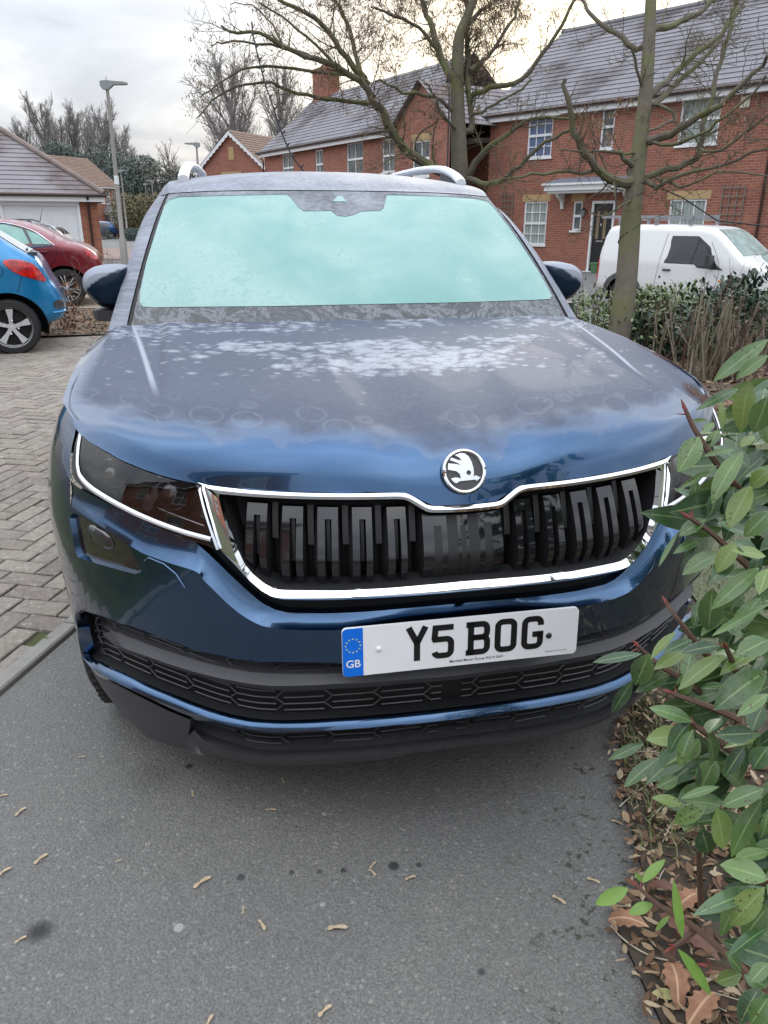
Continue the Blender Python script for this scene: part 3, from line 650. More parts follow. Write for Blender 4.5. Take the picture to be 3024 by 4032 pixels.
# ---- bonnet: loft through lengthwise curves, front ends on the traced front edge
hf = hood_front[::-1]                              # centre -> outer corner
hf3 = S(hf[:, 0], hf[:, 1], .004); hf3[:, 0] = np.abs(hf3[:, 0])
_q = np.r_[0, np.cumsum(np.linalg.norm(np.diff(hf3, axis=0), axis=1))]; _q /= _q[-1]
def hfront(s): return np.array([np.interp(s, _q, hf3[:, k]) for k in range(3)])
rear = np.array([(0, 1.15, 1.120), (.22, 1.155, 1.119), (.27, 1.20, 1.115), (.45, 1.235, 1.110), (.65, 1.305, 1.101), (.765, 1.372, 1.092), (.825, 1.42, 1.083), (.852, 1.445, 1.066)])
S_ = [0.0, .10, .20, .40, .62, .80, .92, 1.0]
NT = 60; curves = []
for s, rp in zip(S_, rear):
    f = hfront(s); e = (rp[0]-f[0])
    L = rp[1]-f[1]
    if s <= .45:
        pr = [(0, 0, f[2]), (.012, 0, f[2]+.030), (.035, 0, f[2]+.065), (.078, 0, f[2]+.094), (.16, 0, f[2]+.120)] if s > .05 else [(0, 0, f[2]), (.012, 0, f[2]+.034), (.034, 0, f[2]+.080), (.056, 0, f[2]+.108), (.098, 0, f[2]+.130), (.175, 0, f[2]+.150)]
        zt = [(.33, None), (.65, None), (1.0, rp[2])]
        z15 = pr[-1][2]
        pts = [(0, f[2])] + [(a/L, z) for a, _, z in pr[1:]] + [(.36, z15+(rp[2]-z15)*.46), (.68, z15+(rp[2]-z15)*.82), (1.0, rp[2])]
    else:
        k = {.62: (.050, .080, .62), .80: (.034, .055, .60), .92: (.016, .028, .55), 1.0: (.004, .010, .5)}[s]
        pts = [(0, f[2]), (.03, f[2]+k[0]), (.09, f[2]+k[1]), (.36, f[2]+k[1]+(rp[2]-f[2]-k[1])*.46), (.68, f[2]+k[1]+(rp[2]-f[2]-k[1])*.80), (1.0, rp[2])]
    T = np.array([p[0] for p in pts]); Z = np.array([p[1] for p in pts]); tt = np.linspace(0, 1, NT)**2.2
    xs = f[0] + e*tt; 
    if s == 1.0: xs = np.interp(tt, [0, .15, .3, .55, .8, 1], [f[0], .866, .874, .880, .872, rp[0]])
    if s == .92: xs = np.interp(tt, [0, .3, .6, 1], [f[0], .815, .845, rp[0]])
    ys = f[1] + L*tt
    curves.append(np.stack([xs, ys, cat(tt, T, Z)], 1))
curves = np.array(curves)
SS = np.unique(np.r_[np.linspace(0, .1, 4), np.linspace(.1, .62, 20), np.linspace(.62, .655, 4), np.linspace(.655, 1, 16)])
G = np.array([cat(SS, S_, curves[:, j]) for j in range(NT)])     # NT x ns
# pressed creases: a soft ridge along the outer (s=.62) and inner (s=.2) lines
for j in range(NT):
    t = (j/(NT-1))**2.2
    for sc, am, wd in ((.62, .0075, .05), (.20, .0045, .035)):
        amp = am*np.clip((t-.12)/.2, 0, 1); d = SS-sc
        G[j, :, 2] += amp*np.where(d < 0, np.exp(-(d/(wd*1.6))**2), np.exp(-(d/(wd*.35))**2))
for k, s in enumerate(SS): G[0, k] = hfront(s)
G[:, 0, 0] = 0
Gm = np.concatenate([G[:, ::-1][:, :-1]*np.array([-1, 1, 1]), G], axis=1); nt, ns = Gm.shape[:2]
uvs = []
for j in range(nt):
    for k in range(ns):
        kk = abs(k-(len(SS)-1)); p0 = G[0, kk]; uvs.append((Gm[j, k, 0], np.linalg.norm(G[j, kk]-p0) if j else 0))
F = [(i*ns+j, i*ns+j+1, (i+1)*ns+j+1, (i+1)*ns+j) for i in range(nt-1) for j in range(ns-1)]
bonnet = mesh('bonnet', Gm.reshape(-1, 3), F, m_bonnet, suv, True, None, 50, uvs)
mb = MB(); e0 = Gm[0]; e1 = e0+np.array([0, .03, -.012]); grid_faces(mb, [e0, e1]); mb.build('bonnet_lip', m_paint, bonnet)
# ---- windscreen: loft between lower and upper edge
wlo = np.array([(0, 1.135, 1.09), (.35, 1.185, 1.088), (.6, 1.262, 1.085), (.775, 1.352, 1.080)])
whi = np.array([(0, 1.832, 1.528), (.30, 1.862, 1.527), (.52, 1.925, 1.523), (.652, 1.982, 1.516)])
def WS(s, t, off=0.0):                            # s -1..1 across, t 0..1 up
    s = np.atleast_1d(np.asarray(s, float)); t = np.atleast_1d(np.asarray(t, float))+0*s
    Ts = [0, .42, .75, 1.0]
    def P(s, t):
        a = cat(np.clip(np.abs(s), 0, 1.1), Ts, wlo); b = cat(np.clip(np.abs(s), 0, 1.1), Ts, whi); p = a*(1-t)[:, None]+b*t[:, None]
        p[:, 2] += .030*4*t*(1-t); p[:, 0] *= np.sign(s+1e-12); return p
    p = P(s, t)
    if off:
        e = 1e-4; n = np.cross(P(s+e, t)-P(s-e, t), P(s, t+e)-P(s, t-e)); p = p+off*n/np.linalg.norm(n, axis=1, keepdims=True)
    return p
m_ice = Mat('iced_glass', (.28, .50, .46), .42, **{'Specular IOR Level': .35})
uv = m_ice.coord('UV'); _n1 = m_ice.noise(3.5, 5, .6, uv, 1.2); _n2 = m_ice.noise(26, 6, .72, uv, 2.2); _n3 = m_ice.noise(2.0, 3, .5, uv, .5)
_f = m_ice.math('MULTIPLY', m_ice.step(_n2, .46, .66), m_ice.step(_n1, .44, .62))
c0 = m_ice.mix(m_ice.step(m_ice.math('ADD', m_ice.math('MULTIPLY', _n3, .6), m_ice.math('MULTIPLY', _n1, .4)), .36, .62), (.185, .365, .335), (.31, .465, .44))
m_ice.set('Base Color', m_ice.mix(m_ice.math('MULTIPLY', _f, .7), c0, (.175, .335, .305)))
m_ice.bump(_n2, .1, .003); m_ice = m_ice.m
m_band = Mat('iced_border', (.05, .055, .06), .4)
uv = m_band.coord('UV'); _a = m_band.noise(7.5, 8, .72, uv, .5); _b = m_band.noise(40, 5, .75, uv, .8)
_edge = m_band.math('MULTIPLY', m_band.step(_a, .47, .50), m_band.step(_a, .545, .51)); _pl2 = m_band.step(_a, .56, .60)
_c = m_band.mix(m_band.math('MULTIPLY', m_band.step(_b, .35, .75), .45), (.045, .050, .054), (.11, .118, .126))
_c = m_band.mix(m_band.math('MULTIPLY', _pl2, .5), _c, (.15, .165, .19)); _c = m_band.mix(m_band.math('MULTIPLY', _edge, .5), _c, (.26, .275, .30))
m_band.set('Base Color', _c); m_band = m_band.m
m_top = Mat('frosted_border', (.20, .215, .25), .5); uv = m_top.coord('UV'); _b = m_top.noise(45, 5, .7, uv); _a = m_top.noise(4, 3, .5, uv)
m_top.set('Base Color', m_top.mix(m_top.step(m_top.math('ADD', m_top.math('MULTIPLY', _a, .6), m_top.math('MULTIPLY', _b, .4)), .38, .62), (.07, .077, .092), (.24, .258, .30))); m_top = m_top.m
def wpanel(name, poly, mat, par, off=0.0, holes=(), step=(.05, .05)):
    V, F = cdt(poly, holes, step); P = WS(V[:, 0], V[:, 1], off); return fix_out(mesh(name, P, F, mat, par, True, None, 40, [(p[0]*.7, p[1]*.8) for p in V]))
def iWS(px):
    out = []
    for p in np.atleast_2d(np.asarray(px, float)):
        x = np.array([-.5 if p[0] < 1336 else .5, .5])
        for _ in range(25):
            q = proj(WS(*x)[0]); e = 1e-4; J = np.stack([(proj(WS(x[0]+e, x[1])[0])-q)/e, (proj(WS(x[0], x[1]+e)[0])-q)/e], 1); x = x+np.clip(np.linalg.solve(J, p-q), -.2, .2)
        out.append(x)
    return np.array(out)
s8 = .66305; s1c = .72333
teal_px = [(200+x*s8, 600+y*s8) for x, y in ((530, 830), (545, 760), (565, 660), (590, 580), (640, 420), (672, 320), (700, 283), (760, 266), (1000, 258), (1400, 250), (1425, 268), (1470, 325), (1505, 350))]
teal_px += [(1300+x*s1c, 600+y*s1c) for x, y in ((5, 318), (38, 345), (85, 350), (130, 340), (165, 322), (270, 318), (290, 305), (308, 232), (600, 240), (790, 252), (860, 268), (900, 310), (1000, 440), (1100, 590), (1180, 720), (1207, 780), (1195, 798), (1100, 803), (700, 816), (300, 824), (0, 830))]
teal_px += [(200+x*s8, 600+y*s8) for x, y in ((1300, 913), (900, 916), (600, 920), (545, 914), (528, 890))]
teal = iWS(teal_px)
full = np.array([(s, 0) for s in np.linspace(-1, 1, 25)] + [(1, t) for t in np.linspace(.1, 1, 10)] + [(s, 1) for s in np.linspace(1, -1, 25)[1:]] + [(-1, t) for t in np.linspace(.9, .1, 9)])
ws = wpanel('windscreen', teal, m_ice, suv)
tcut = .30
lowp = np.vstack([[(s, 0) for s in np.linspace(-1, 1, 25)]])
wpanel('windscreen_border', full, [m_band], ws, -.0015, [teal], (.06, .06))
# upper part of the border is more heavily frosted: its own sheet over the dark print
up = np.array([(s, 1.0) for s in np.linspace(1, -1, 25)] + [(-1, t) for t in np.linspace(.95, .2, 8)] + [(-.965, .2)])
i_l = [i for i in range(len(teal))]
hole = teal; tl_side = teal[:9]; tr_side = teal[22:32]
hp = np.vstack([[(s, .995) for s in np.linspace(.995, -.995, 25)], teal[4:9], teal[9:29]])
wpanel('frosted_band', hp, m_top, ws, .0012, (), (.05, .03))
tri = iWS([(1300+x*s1c, 600+y*s1c) for x, y in ((14, 270), (40, 243), (52, 240), (66, 244), (90, 272))])
wpanel('camera_window', tri, m_ice, ws, .003)
# ---- pillars and roof
m_seal = simple('rubber_seal', (.010, .010, .011), .6)
m_pfrost = m_roof
tt = np.linspace(0, 1, 20)
wl_ = WS(np.ones(20), tt); Po = cat(tt, [0, .25, .5, .75, 1.0], np.array([(.860, 1.442, 1.064), (.826, 1.60, 1.185), (.79, 1.80, 1.32), (.757, 2.02, 1.43), (.722, 2.25, 1.505)]))
pm = wl_*.62 + Po*.38; pm[:, 2] += .010*np.sin(tt*math.pi)
psl = wl_*.82+Po*.18; psl[:, 2] -= .004
pl = Sym(); pl.rib(wl_, psl, 2, 0); pb = len(pl.mb.M); pl.rib(psl + np.array([0, 0, .006]), pm, 3, 1); pl.rib(pm, Po, 4, 1, bulge=-.006)
pl.build2('windscreen_pillar', [m_seal, m_pfrost], suv)
# roof: loft over cross stations; edge follows the cant rail
st_y = np.array([1.832, 2.0, 2.3, 2.7, 3.2, 3.8, 4.3, 4.62])
zc = np.array([1.528, 1.580, 1.621, 1.640, 1.640, 1.615, 1.560, 1.480]); xe = np.array([.652, .660, .668, .668, .665, .66, .65, .64]); ye = np.array([1.982, 2.10, 2.36, 2.72, 3.2, 3.8, 4.3, 4.60]); ze_ = np.array([1.516, 1.548, 1.578, 1.592, 1.592, 1.566, 1.51, 1.43])
a = np.linspace(-1, 1, 33); R = []
yy = np.linspace(0, 1, 46)
idx = np.linspace(0, 1, 8)
for t in yy:
    q = cat(t, idx, np.stack([st_y, zc, xe, ye, ze_], 1))[0]
    k = np.abs(a); x = q[2]*np.sign(a)*k; y = q[0]+(q[3]-q[0])*k**2.0; z = q[1]+(q[4]-q[1])*k**2.3
    R.append(np.stack([x, y, z], 1))
R = np.array(R); R[0] = WS(a, np.ones(33)) + np.array([0, .004, .003])
uvr = [(p[0], p[1]) for p in R.reshape(-1, 3)]
F = [(i*33+j, i*33+j+1, (i+1)*33+j+1, (i+1)*33+j) for i in range(45) for j in range(32)]
roof = mesh('roof', R.reshape(-1, 3), F, m_roof, suv, True, None, 60, uvr)
# cant rail from roof edge to side glass, door skin, tail
rail_in = R[:, -1]; ri = resample(rail_in, 40)
out = np.vstack([Po[-1:], [(.712, 2.5, 1.545), (.702, 2.8, 1.570), (.695, 3.3, 1.568), (.69, 3.9, 1.535), (.68, 4.35, 1.47), (.665, 4.6, 1.40)]])
ro = cat(np.linspace(0, 1, 40), np.linspace(0, 1, len(out)), out)
cant = Sym(); cant.rib(ri, ro, 3, 0, bulge=-.004); cant.build2('cant_rail', m_roof, suv)
side = Sym(); gtop = np.vstack([Po[2::3], ro[4::5]]); gbot = np.array([(.872, p[1], 1.035) for i, p in enumerate(gtop)]); gbot[0] = (.862, 1.48, 1.04)
m_sglass = Mat('side_glass', (.02, .025, .028), .04, 0., **{'Coat Weight': .8}).m
side.rib(gtop, gbot, 3, 0); side.build2('side_window', m_sglass, suv)
dk = Sym(); pq = Po; dk.rib(pq, pq + np.array([.010, .07, -.030]), 2); dk.build2('door_frame', m_paint, suv)
# fenders and doors below the belt line: polygon in (y, z) on the flank
def flank_pt(y, z):
    u = side_u(np.minimum(np.maximum(y-np.interp(z, _zy[:, 0], _zy[:, 1]), 0), 1.69)); p = S(-u, z); k = y > 1.75; p[k, 1] = y[k]
    zz = np.clip(z, .2, 1.05); tail = np.clip((y-4.1)/.55, 0, 1); p[:, 0] *= 1-.16*tail**2; p[:, 1] = np.where(y > .9, y, p[:, 1]); return p
hlo = S(hl_bot[6:, 0], hl_bot[6:, 1]); edge = curves[-1]
def circ(cy, r, a0, a1, n=24): return [(cy+r*math.cos(t), .36+r*math.sin(t)) for t in np.linspace(a0, a1, n)]
fpoly = [tuple(p[1:]) for p in hlo[1:]]
fpoly += [(p[1], p[2]+.006) for p in edge[2::3]] + [(1.44, 1.055), (4.55, 1.03), (4.66, .80), (4.62, .42), (4.55, .36)] + circ(3.72, .41, 0, math.pi) + [(3.25, .27), (1.42, .27), (1.37, .36)] + circ(.93, .41, 0.0, math.pi*.98)
fpoly += [(.53, .5), (.54, .62), (.55, .75), (.56, .83)]
sm = S(seam[:, 0], seam[:, 1]); fpoly += [(p[1], p[2]) for p in sm[::-1][1:]]
fpoly = np.array(fpoly)
try:
    V, F = cdt(fpoly, (), .06); P = flank_pt(V[:, 0], V[:, 1]); fl = Sym(); fl.add(P, F); fl.build2('flank', m_paint, suv, c=(0, 2.2, .5))
except Exception as ex: print('flank failed', ex)
bl = Sym(); bl.rib(np.array([(.864, 1.46, 1.04), (.874, 2.5, 1.04), (.874, 3.5, 1.04), (.80, 4.5, 1.04)]), np.array([(.872, 1.44, 1.01), (.882, 2.5, 1.01), (.882, 3.5, 1.01), (.80, 4.55, 1.01)]), 2); bl.build2('belt_trim', m_black, suv)
# tail, floor
tg = MB(); grid_faces(tg, [[(-.67, 4.60, 1.43), (0, 4.64, 1.48), (.67, 4.60, 1.43)], [(-.80, 4.66, 1.0), (0, 4.74, 1.02), (.80, 4.66, 1.0)], [(-.78, 4.66, .75), (0, 4.76, .75), (.78, 4.66, .75)], [(-.76, 4.60, .36), (0, 4.70, .34), (.76, 4.60, .36)]]); fix_out(tg.build('tailgate', m_paint, suv))
ub = MB(); ub.box((0, 2.5, .26), (.70, 2.05, .03)); ub.box((0, .95, .62), (.62, .5, .3)); ub.box((0, 3.6, .55), (.62, .6, .25)); ub.build('underbody', m_dark, suv)
# ---- wheels
def wheel(x, y, r=.358, w=.235, sg=1, par=None, spokes=5):
    o = empty('wheel', (x, y, r)); o.parent = par
    mb = MB(); h = w/2; prof = [(r*.66, -h*.8), (r*.74, -h), (r*.90, -h*.98), (r*.975, -h*.80), (r, -h*.55), (r, h*.55), (r*.975, h*.80), (r*.90, h*.98), (r*.74, h), (r*.66, h*.8)]
    mb.lathe(prof, (0, 0, 0), (1, 0, 0), 48)
    for k in range(60):
        t = 2*math.pi*k/60; R_ = np.array([[1, 0, 0], [0, math.cos(t), -math.sin(t)], [0, math.sin(t), math.cos(t)]])
        for xx in (-.62, -.2, .25, .66): mb.box(R_ @ np.array([xx*h, 0, r+.001]), (h*.17, .010, .004), R_)
    mb.build('tyre', m_rubber, o)
    mb = MB(); mb.lathe([(r*.66, -h*.8), (r*.60, -h*.3), (r*.60, h*.6), (r*.68, h*.85)], (0, 0, 0), (1, 0, 0), 40); s_ = sg*h*.55
    mb.lathe([(.001, s_*1.1), (r*.16, s_*1.1), (r*.18, s_*.8)], (0, 0, 0), (1, 0, 0), 20)
    for k in range(spokes):
        t = 2*math.pi*k/spokes; R_ = np.array([[1, 0, 0], [0, math.cos(t), -math.sin(t)], [0, math.sin(t), math.cos(t)]]); mb.box(R_ @ np.array([s_*.9, 0, r*.36]), (.018, r*.08, r*.27), R_)
    mb.build('rim', m_alloy, o); return o
for x, y in ((-.793, .93), (.793, .93), (-.793, 3.72), (.793, 3.72)): wheel(x, y, sg=1 if x > 0 else -1, par=suv)
# ---- roof rails
for sg in (1, -1):
    ry = np.array([2.22, 2.26, 2.34, 2.50, 2.75, 3.1, 3.6, 4.0, 4.2, 4.28]); rz = np.array([1.582, 1.598, 1.622, 1.650, 1.666, 1.672, 1.668, 1.630, 1.59, 1.56]); rx = np.array([.602, .601, .597, .590, .580, .568, .553, .545, .54, .535])
    q = cat(np.linspace(0, 1, 60), np.linspace(0, 1, 10), np.stack([sg*rx, ry, rz], 1)); mb = MB(); rows = []
    for j, p in enumerate(q):
        e = min(1, j/5+.25, (59-j)/5+.25); hw, hh = .023, .017
        rows.append([p+np.array([hw*math.cos(t), 0, hh*math.sin(t)]) for t in np.linspace(0, 2*math.pi, 11)])
    grid_faces(mb, rows); mb.add(rows[0][:-1], [tuple(range(10))]); mb.build('roof_rail', m_white, suv)
    # dark web under the front foot
    mb = MB(); k = slice(4, 22); top = q[k]-[0, 0, .01]; bt = top.copy(); bt[:, 2] = np.interp(bt[:, 1], [2.2, 2.5, 3.2], [1.572, 1.598, 1.612]); grid_faces(mb, [top, bt]); mb.build('rail_web', m_black, suv)
# ---- door mirrors
def mirror_cap_mat(sg):
  m_mfrost = Mat('frosted_mirror_cap', (.02, .05, .1), .4)
  ox, oy, oz = m_mfrost.xyz(); _n = m_mfrost.noise(30, 4, .65); _n2 = m_mfrost.noise(220, 3, .7)
  q = m_mfrost.math('ADD', m_mfrost.math('ADD', oz, m_mfrost.math('MULTIPLY', ox, .62*sg)), m_mfrost.math('MULTIPLY', oy, .35))
  _m = m_mfrost.step(m_mfrost.math('ADD', q, m_mfrost.math('MULTIPLY', m_mfrost.math('SUBTRACT', _n, .5), .03)), .012, .026)
  m_mfrost.set('Base Color', m_mfrost.mix(_m, (.006, .017, .036), m_mfrost.mix(_n2, (.22, .24, .29), (.36, .39, .45)))); m_mfrost.set('Roughness', m_mfrost.math('ADD', .12, m_mfrost.math('MULTIPLY', _m, .5)))
  m_mfrost.b.inputs['Specular IOR Level'].default_value = .12; m_mfrost.set('Coat Weight', m_mfrost.math('SUBTRACT', .2, m_mfrost.math('MULTIPLY', _m, .2))); return m_mfrost.m
for sg in (1, -1):
    o = empty('door_mirror', (sg*.872, 1.70, 1.186)); o.parent = suv
    def outl(k, n=40):                             # rounded outline in x,z (mirror local), k = scale
        P = np.array([(.104, .022), (.092, .062), (.055, .086), (-.02, .095), (-.072, .091), (-.088, .080), (-.089, .03), (-.087, -.070), (-.070, -.083), (.02, -.080), (.062, -.060), (.094, -.015)]); P = chaikin(P, 2, True); P = resample(np.vstack([P, P[:1]]), n+1)[:-1]*.90; return P*k
    mb = MB(); rows = []
    for y_, k in ((-.092, .10), (-.090, .42), (-.082, .68), (-.062, .86), (-.025, .97), (.03, 1.0), (.055, .98)):
        P = outl(k); rows.append([(sg*(p[0]+.012*(1-k)), y_, p[1]+.01*(1-k)) for p in np.vstack([P, P[:1]])])
    grid_faces(mb, rows); n_ = len(rows[0]); mb.add(rows[0][:-1], [tuple(range(n_-1))]); cap = mb.build('mirror_cap', mirror_cap_mat(sg), o, True, 60); fix_out(cap, (0, .02, 0))
    mb = MB(); P = outl(.93); mb.add([(sg*p[0], .05, p[1]) for p in P], [tuple(range(len(P)))]); fix_out(mb.build('mirror_glass', m_chrome, o), (0, 0, 0))
    mb = MB(); rows = [[(sg*x, y0, z0), (sg*x, y1, z0), (sg*x, y1, z1), (sg*x, y0, z1), (sg*x, y0, z0)] for x, y0, y1, z0, z1 in ((-.12, -.055, .06, -.118, -.080), (-.03, -.075, .06, -.113, -.074), (.045, -.07, .05, -.108, -.070), (.062, -.045, .03, -.10, -.074))]
    grid_faces(mb, rows); mb.add(rows[0][:-1], [(0, 1, 2, 3)]); mb.add(rows[-1][:-1], [(0, 1, 2, 3)]); fix_out(mb.build('mirror_foot', m_black, o, True, 30), (0, 0, -.095))
# ---- emblem
ec = iS([(1798, 1860)])[0]
def hood_hit(px):
    d = ray(*px); best = None
    for i in range(nt//2):
        for j in range(ns-1):
            a_, b_, c_, d_ = Gm[i, j], Gm[i, j+1], Gm[i+1, j+1], Gm[i+1, j]
            for t3 in ((a_, b_, c_), (a_, c_, d_)):
                e1_, e2_ = t3[1]-t3[0], t3[2]-t3[0]; h_ = np.cross(d, e2_); det = e1_ @ h_
                if abs(det) < 1e-12: continue
                s0 = CAM_LOC-t3[0]; u_ = (s0 @ h_)/det; q_ = np.cross(s0, e1_); v_ = (d @ q_)/det
                if u_ >= -1e-6 and v_ >= -1e-6 and u_+v_ <= 1+1e-6:
                    t_ = (e2_ @ q_)/det
                    if best is None or t_ < best[0]: n_ = np.cross(e1_, e2_); n_ /= np.linalg.norm(n_); best = (t_, CAM_LOC+d*t_, n_ if n_[2] > 0 else -n_)
    return best
hb = hood_hit((1798, 1860))
print('emblem hit', hb)
if hb is None: hb = (0, np.array([0, .12, .93]), np.array([0, -.6, .8]))
ep = hb[1]; en = np.array([0, hb[2][1], hb[2][2]]); en = en/np.linalg.norm(en)
ex = np.array([1., 0, 0]); ez = np.cross(ex, en)*-1; ez = np.cross(en, ex); ep = np.array([0, ep[1], ep[2]])
en = np.array([0, -.92, .392]); ez = np.array([0, .392, .92]); ep = ep + en*.004
ER = .0465
emb = empty('emblem'); emb.parent = suv
def EP(x, y, h): return ep + ex*x*ER + ez*y*ER + en*(h+.006)
mb = MB(); an = np.linspace(0, 2*math.pi, 49)
grid_faces(mb, [[EP(r*math.cos(t), r*math.sin(t), h) for t in an] for r, h in ((1.0, -.006), (1.0, .001), (.965, .0045), (.90, .0058), (.83, .0045), (.80, .0005))]); fix_out(mb.build('emblem_ring', m_chrome, emb), ep-en*.05)
m_disc = simple('emblem_disc', (.07, .07, .072), .45, .3)
mb = MB(); mb.add([EP(.81*math.cos(t), .81*math.sin(t), .0008) for t in an[:-1]], [tuple(range(48))]); fix_out(mb.build('emblem_disc', m_disc, emb), ep-en*.05)
# winged arrow, traced in the disc's own plane from crop C (centre 825, 333; radius 192 x 183)
def ew(*p): return np.array([((x-825)/192., (333-y)/183.) for x, y in p])
wing = ew((690, 262), (765, 272), (800, 285), (770, 262), (705, 237), (722, 218), (770, 238), (808, 246), (790, 222), (752, 200), (800, 186), (838, 190), (870, 216), (893, 262), (904, 312), (905, 345), (900, 372), (915, 376), (912, 366), (962, 390), (920, 415), (916, 403), (780, 408), (745, 424), (722, 408), (704, 384), (745, 376), (790, 386), (782, 350), (755, 328), (684, 312))
eye = np.array([(ew((860, 345))[0] + .105*np.array([math.cos(t), math.sin(t)])) for t in np.linspace(0, 2*math.pi, 17)[:-1]])
V, F = cdt(wing, [eye], .15); mb = MB(); mb.add([EP(p[0], p[1], .004) for p in V], F)
for lp_ in (wing, eye):
    l2 = np.vstack([lp_, lp_[:1]]); grid_faces(mb, [[EP(p[0], p[1], .004) for p in l2], [EP(p[0], p[1], .0008) for p in l2]])
m_emw = Mat('satin_chrome', (.80, .82, .86), .22, .85).m
mb.build('winged_arrow', m_emw, emb, True, 20)
# ---- number plate
m_pw = simple('plate_white', (.85, .86, .87), .35, var=.02); m_pb = simple('plate_blue', (.0, .16, .75), .35, var=.03); m_pk = simple('plate_black', (.006, .006, .007), .4, var=.1); m_star = simple('plate_yellow', (.55, .66, .30), .4, var=.05)
pc = np.mean([aty(*p, .028) for p in ((1352.3, 2472.6), (1355.7, 2667.5), (2301.6, 2383), (2292, 2567.6))], axis=0); pz = pc[2]
print('plate', pc, [aty(*p, .028) for p in ((1352.3, 2472.6), (1355.7, 2667.5), (2301.6, 2383), (2292, 2567.6))])
PW, PH = .260, .0555; plate = empty('number_plate', (0, .028, pz)); plate.parent = suv
plate.rotation_euler = (rad(-3), 0, 0)
def rrect(x0, z0, x1, z1, r, n=5):
    out = []
    for cx_, cz_, a0 in ((x1-r, z0+r, -90), (x1-r, z1-r, 0), (x0+r, z1-r, 90), (x0+r, z0+r, 180)):
        out += [(cx_+r*math.cos(rad(a0+90*k/n)), cz_+r*math.sin(rad(a0+90*k/n))) for k in range(n+1)]
    return out
def slab(mb, P, y0, y1, m=0):
    n_ = len(P); mb.add([(x, y0, z) for x, z in P]+[(x, y1, z) for x, z in P], [tuple(range(n_))]+[(i, (i+1) % n_, n_+(i+1) % n_, n_+i)[::-1] for i in range(n_)], m)
mb = MB(); slab(mb, rrect(-PW, -PH, PW, PH, .010), -.003, .004); mb.build('plate_sheet', m_pw, plate, True, 30)
mb = MB(); bx = -PW+.0435; P = [(x, z) for x, z in rrect(-PW+.0004, -PH+.0004, PW, PH-.0004, .010) if x < -PW+.02]; slab(mb, [(bx, -PH+.0004), (bx, PH-.0004)] + P, -.0037, -.0031); blue = mb.build('plate_band', m_pb, plate, True, 30)
mb = MB(); cx0, cz0 = -PW+.0225, .016
for k in range(12):
    t = 2*math.pi*k/12; c = (cx0+.0155*math.sin(t), cz0+.0155*math.cos(t)); P = [(c[0]+(.0026 if i % 2 == 0 else .0011)*math.sin(math.pi*i/5), c[1]+(.0026 if i % 2 == 0 else .0011)*math.cos(math.pi*i/5)) for i in range(10)]; slab(mb, P, -.0042, -.0038)
mb.build('star_ring', m_star, blue, False)
def strokes(paths, t):
    """thick strokes of width t as one mesh (x, z)"""
    mb = MB(); h = t/2
    for path, closed in paths:
        P = np.array(path, float)
        Q = np.vstack([P, P[:1]]) if closed else P
        L = []; Rr = []
        n_ = len(P)
        for i in range(n_):
            a_ = P[(i-1) % n_] if (closed or i > 0) else None; b_ = P[(i+1) % n_] if (closed or i < n_-1) else None; d1 = (P[i]-a_)/np.linalg.norm(P[i]-a_) if a_ is not None else None; d2 = (b_-P[i])/np.linalg.norm(b_-P[i]) if b_ is not None else None
            if d1 is None: nn_ = np.array([-d2[1], d2[0]]); sc_ = 1
            elif d2 is None: nn_ = np.array([-d1[1], d1[0]]); sc_ = 1
            else:
                nn_ = np.array([-(d1+d2)[1], (d1+d2)[0]]); nn_ /= np.linalg.norm(nn_); sc_ = min(2.5, 1/max(.3, nn_ @ np.array([-d1[1], d1[0]])))
            L.append(P[i]+nn_*h*sc_); Rr.append(P[i]-nn_*h*sc_)
        if closed: L.append(L[0]); Rr.append(Rr[0])
        for y_ in (-.0038,):
            grid_faces(mb, [[(p[0], y_, p[1]) for p in L], [(p[0], y_, p[1]) for p in Rr]])
    return mb
cw, chh, tk = .050, .079, .0135; hx, hz = cw/2-tk/2, chh/2-tk/2; r_ = .011
arc = lambda cx_, cz_, r, a0, a1, n=5: [(cx_+r*math.cos(rad(a0+(a1-a0)*k/n)), cz_+r*math.sin(rad(a0+(a1-a0)*k/n))) for k in range(n+1)]
glyph = {
 'Y': [([(-hx, hz+tk/2), (0, .002)], False), ([(hx, hz+tk/2), (0, .002)], False), ([(0, .008), (0, -hz-tk/2)], False)],
 '5': [([(hx+tk/2-.002, hz), (-hx+.002, hz), (-hx, .008)] + [(-hx+.001, .006)] + arc(hx-r_, .006-r_, r_, 90, 0) + arc(hx-r_, -hz+r_, r_, 0, -90) + arc(-hx+r_, -hz+r_, r_, -90, -170, 4), False)],
 'B': [([(-hx, -hz-tk/2), (-hx, hz+tk/2)], False), ([(-hx-tk/2, hz)] + arc(hx-r_-.001, hz-r_, r_, 90, 0) + arc(hx-r_-.001, .002+r_, r_, 0, -90) + [(-hx, .002)], False), ([(-hx, .002)] + arc(hx-r_, .002-r_, r_, 90, 0) + arc(hx-r_, -hz+r_, r_, 0, -90) + [(-hx-tk/2, -hz)], False), ([(-hx-tk/2-.004, hz), (-hx, hz)], False), ([(-hx-tk/2-.004, -hz), (-hx, -hz)], False)],
 'O': [(arc(hx-r_, hz-r_, r_, 90, 0) + arc(hx-r_, -hz+r_, r_, 0, -90) + arc(-hx+r_, -hz+r_, r_, -90, -180) + arc(-hx+r_, hz-r_, r_, 180, 90), True)],
 'G': [([(hx, .017)] + arc(hx-r_, hz-r_, r_, 0, 90) + arc(-hx+r_, hz-r_, r_, 90, 180) + arc(-hx+r_, -hz+r_, r_, 180, 270) + arc(hx-r_, -hz+r_, r_, -90, 0) + [(hx, .0)], False), ([(hx+tk/2, -.004), (.000, -.004)], False)],
}
px_of = {'Y': (1659, 2556), '5': (1751, 2544), 'B': (1901, 2516), 'O': (2010, 2500), 'G': (2120, 2491)}
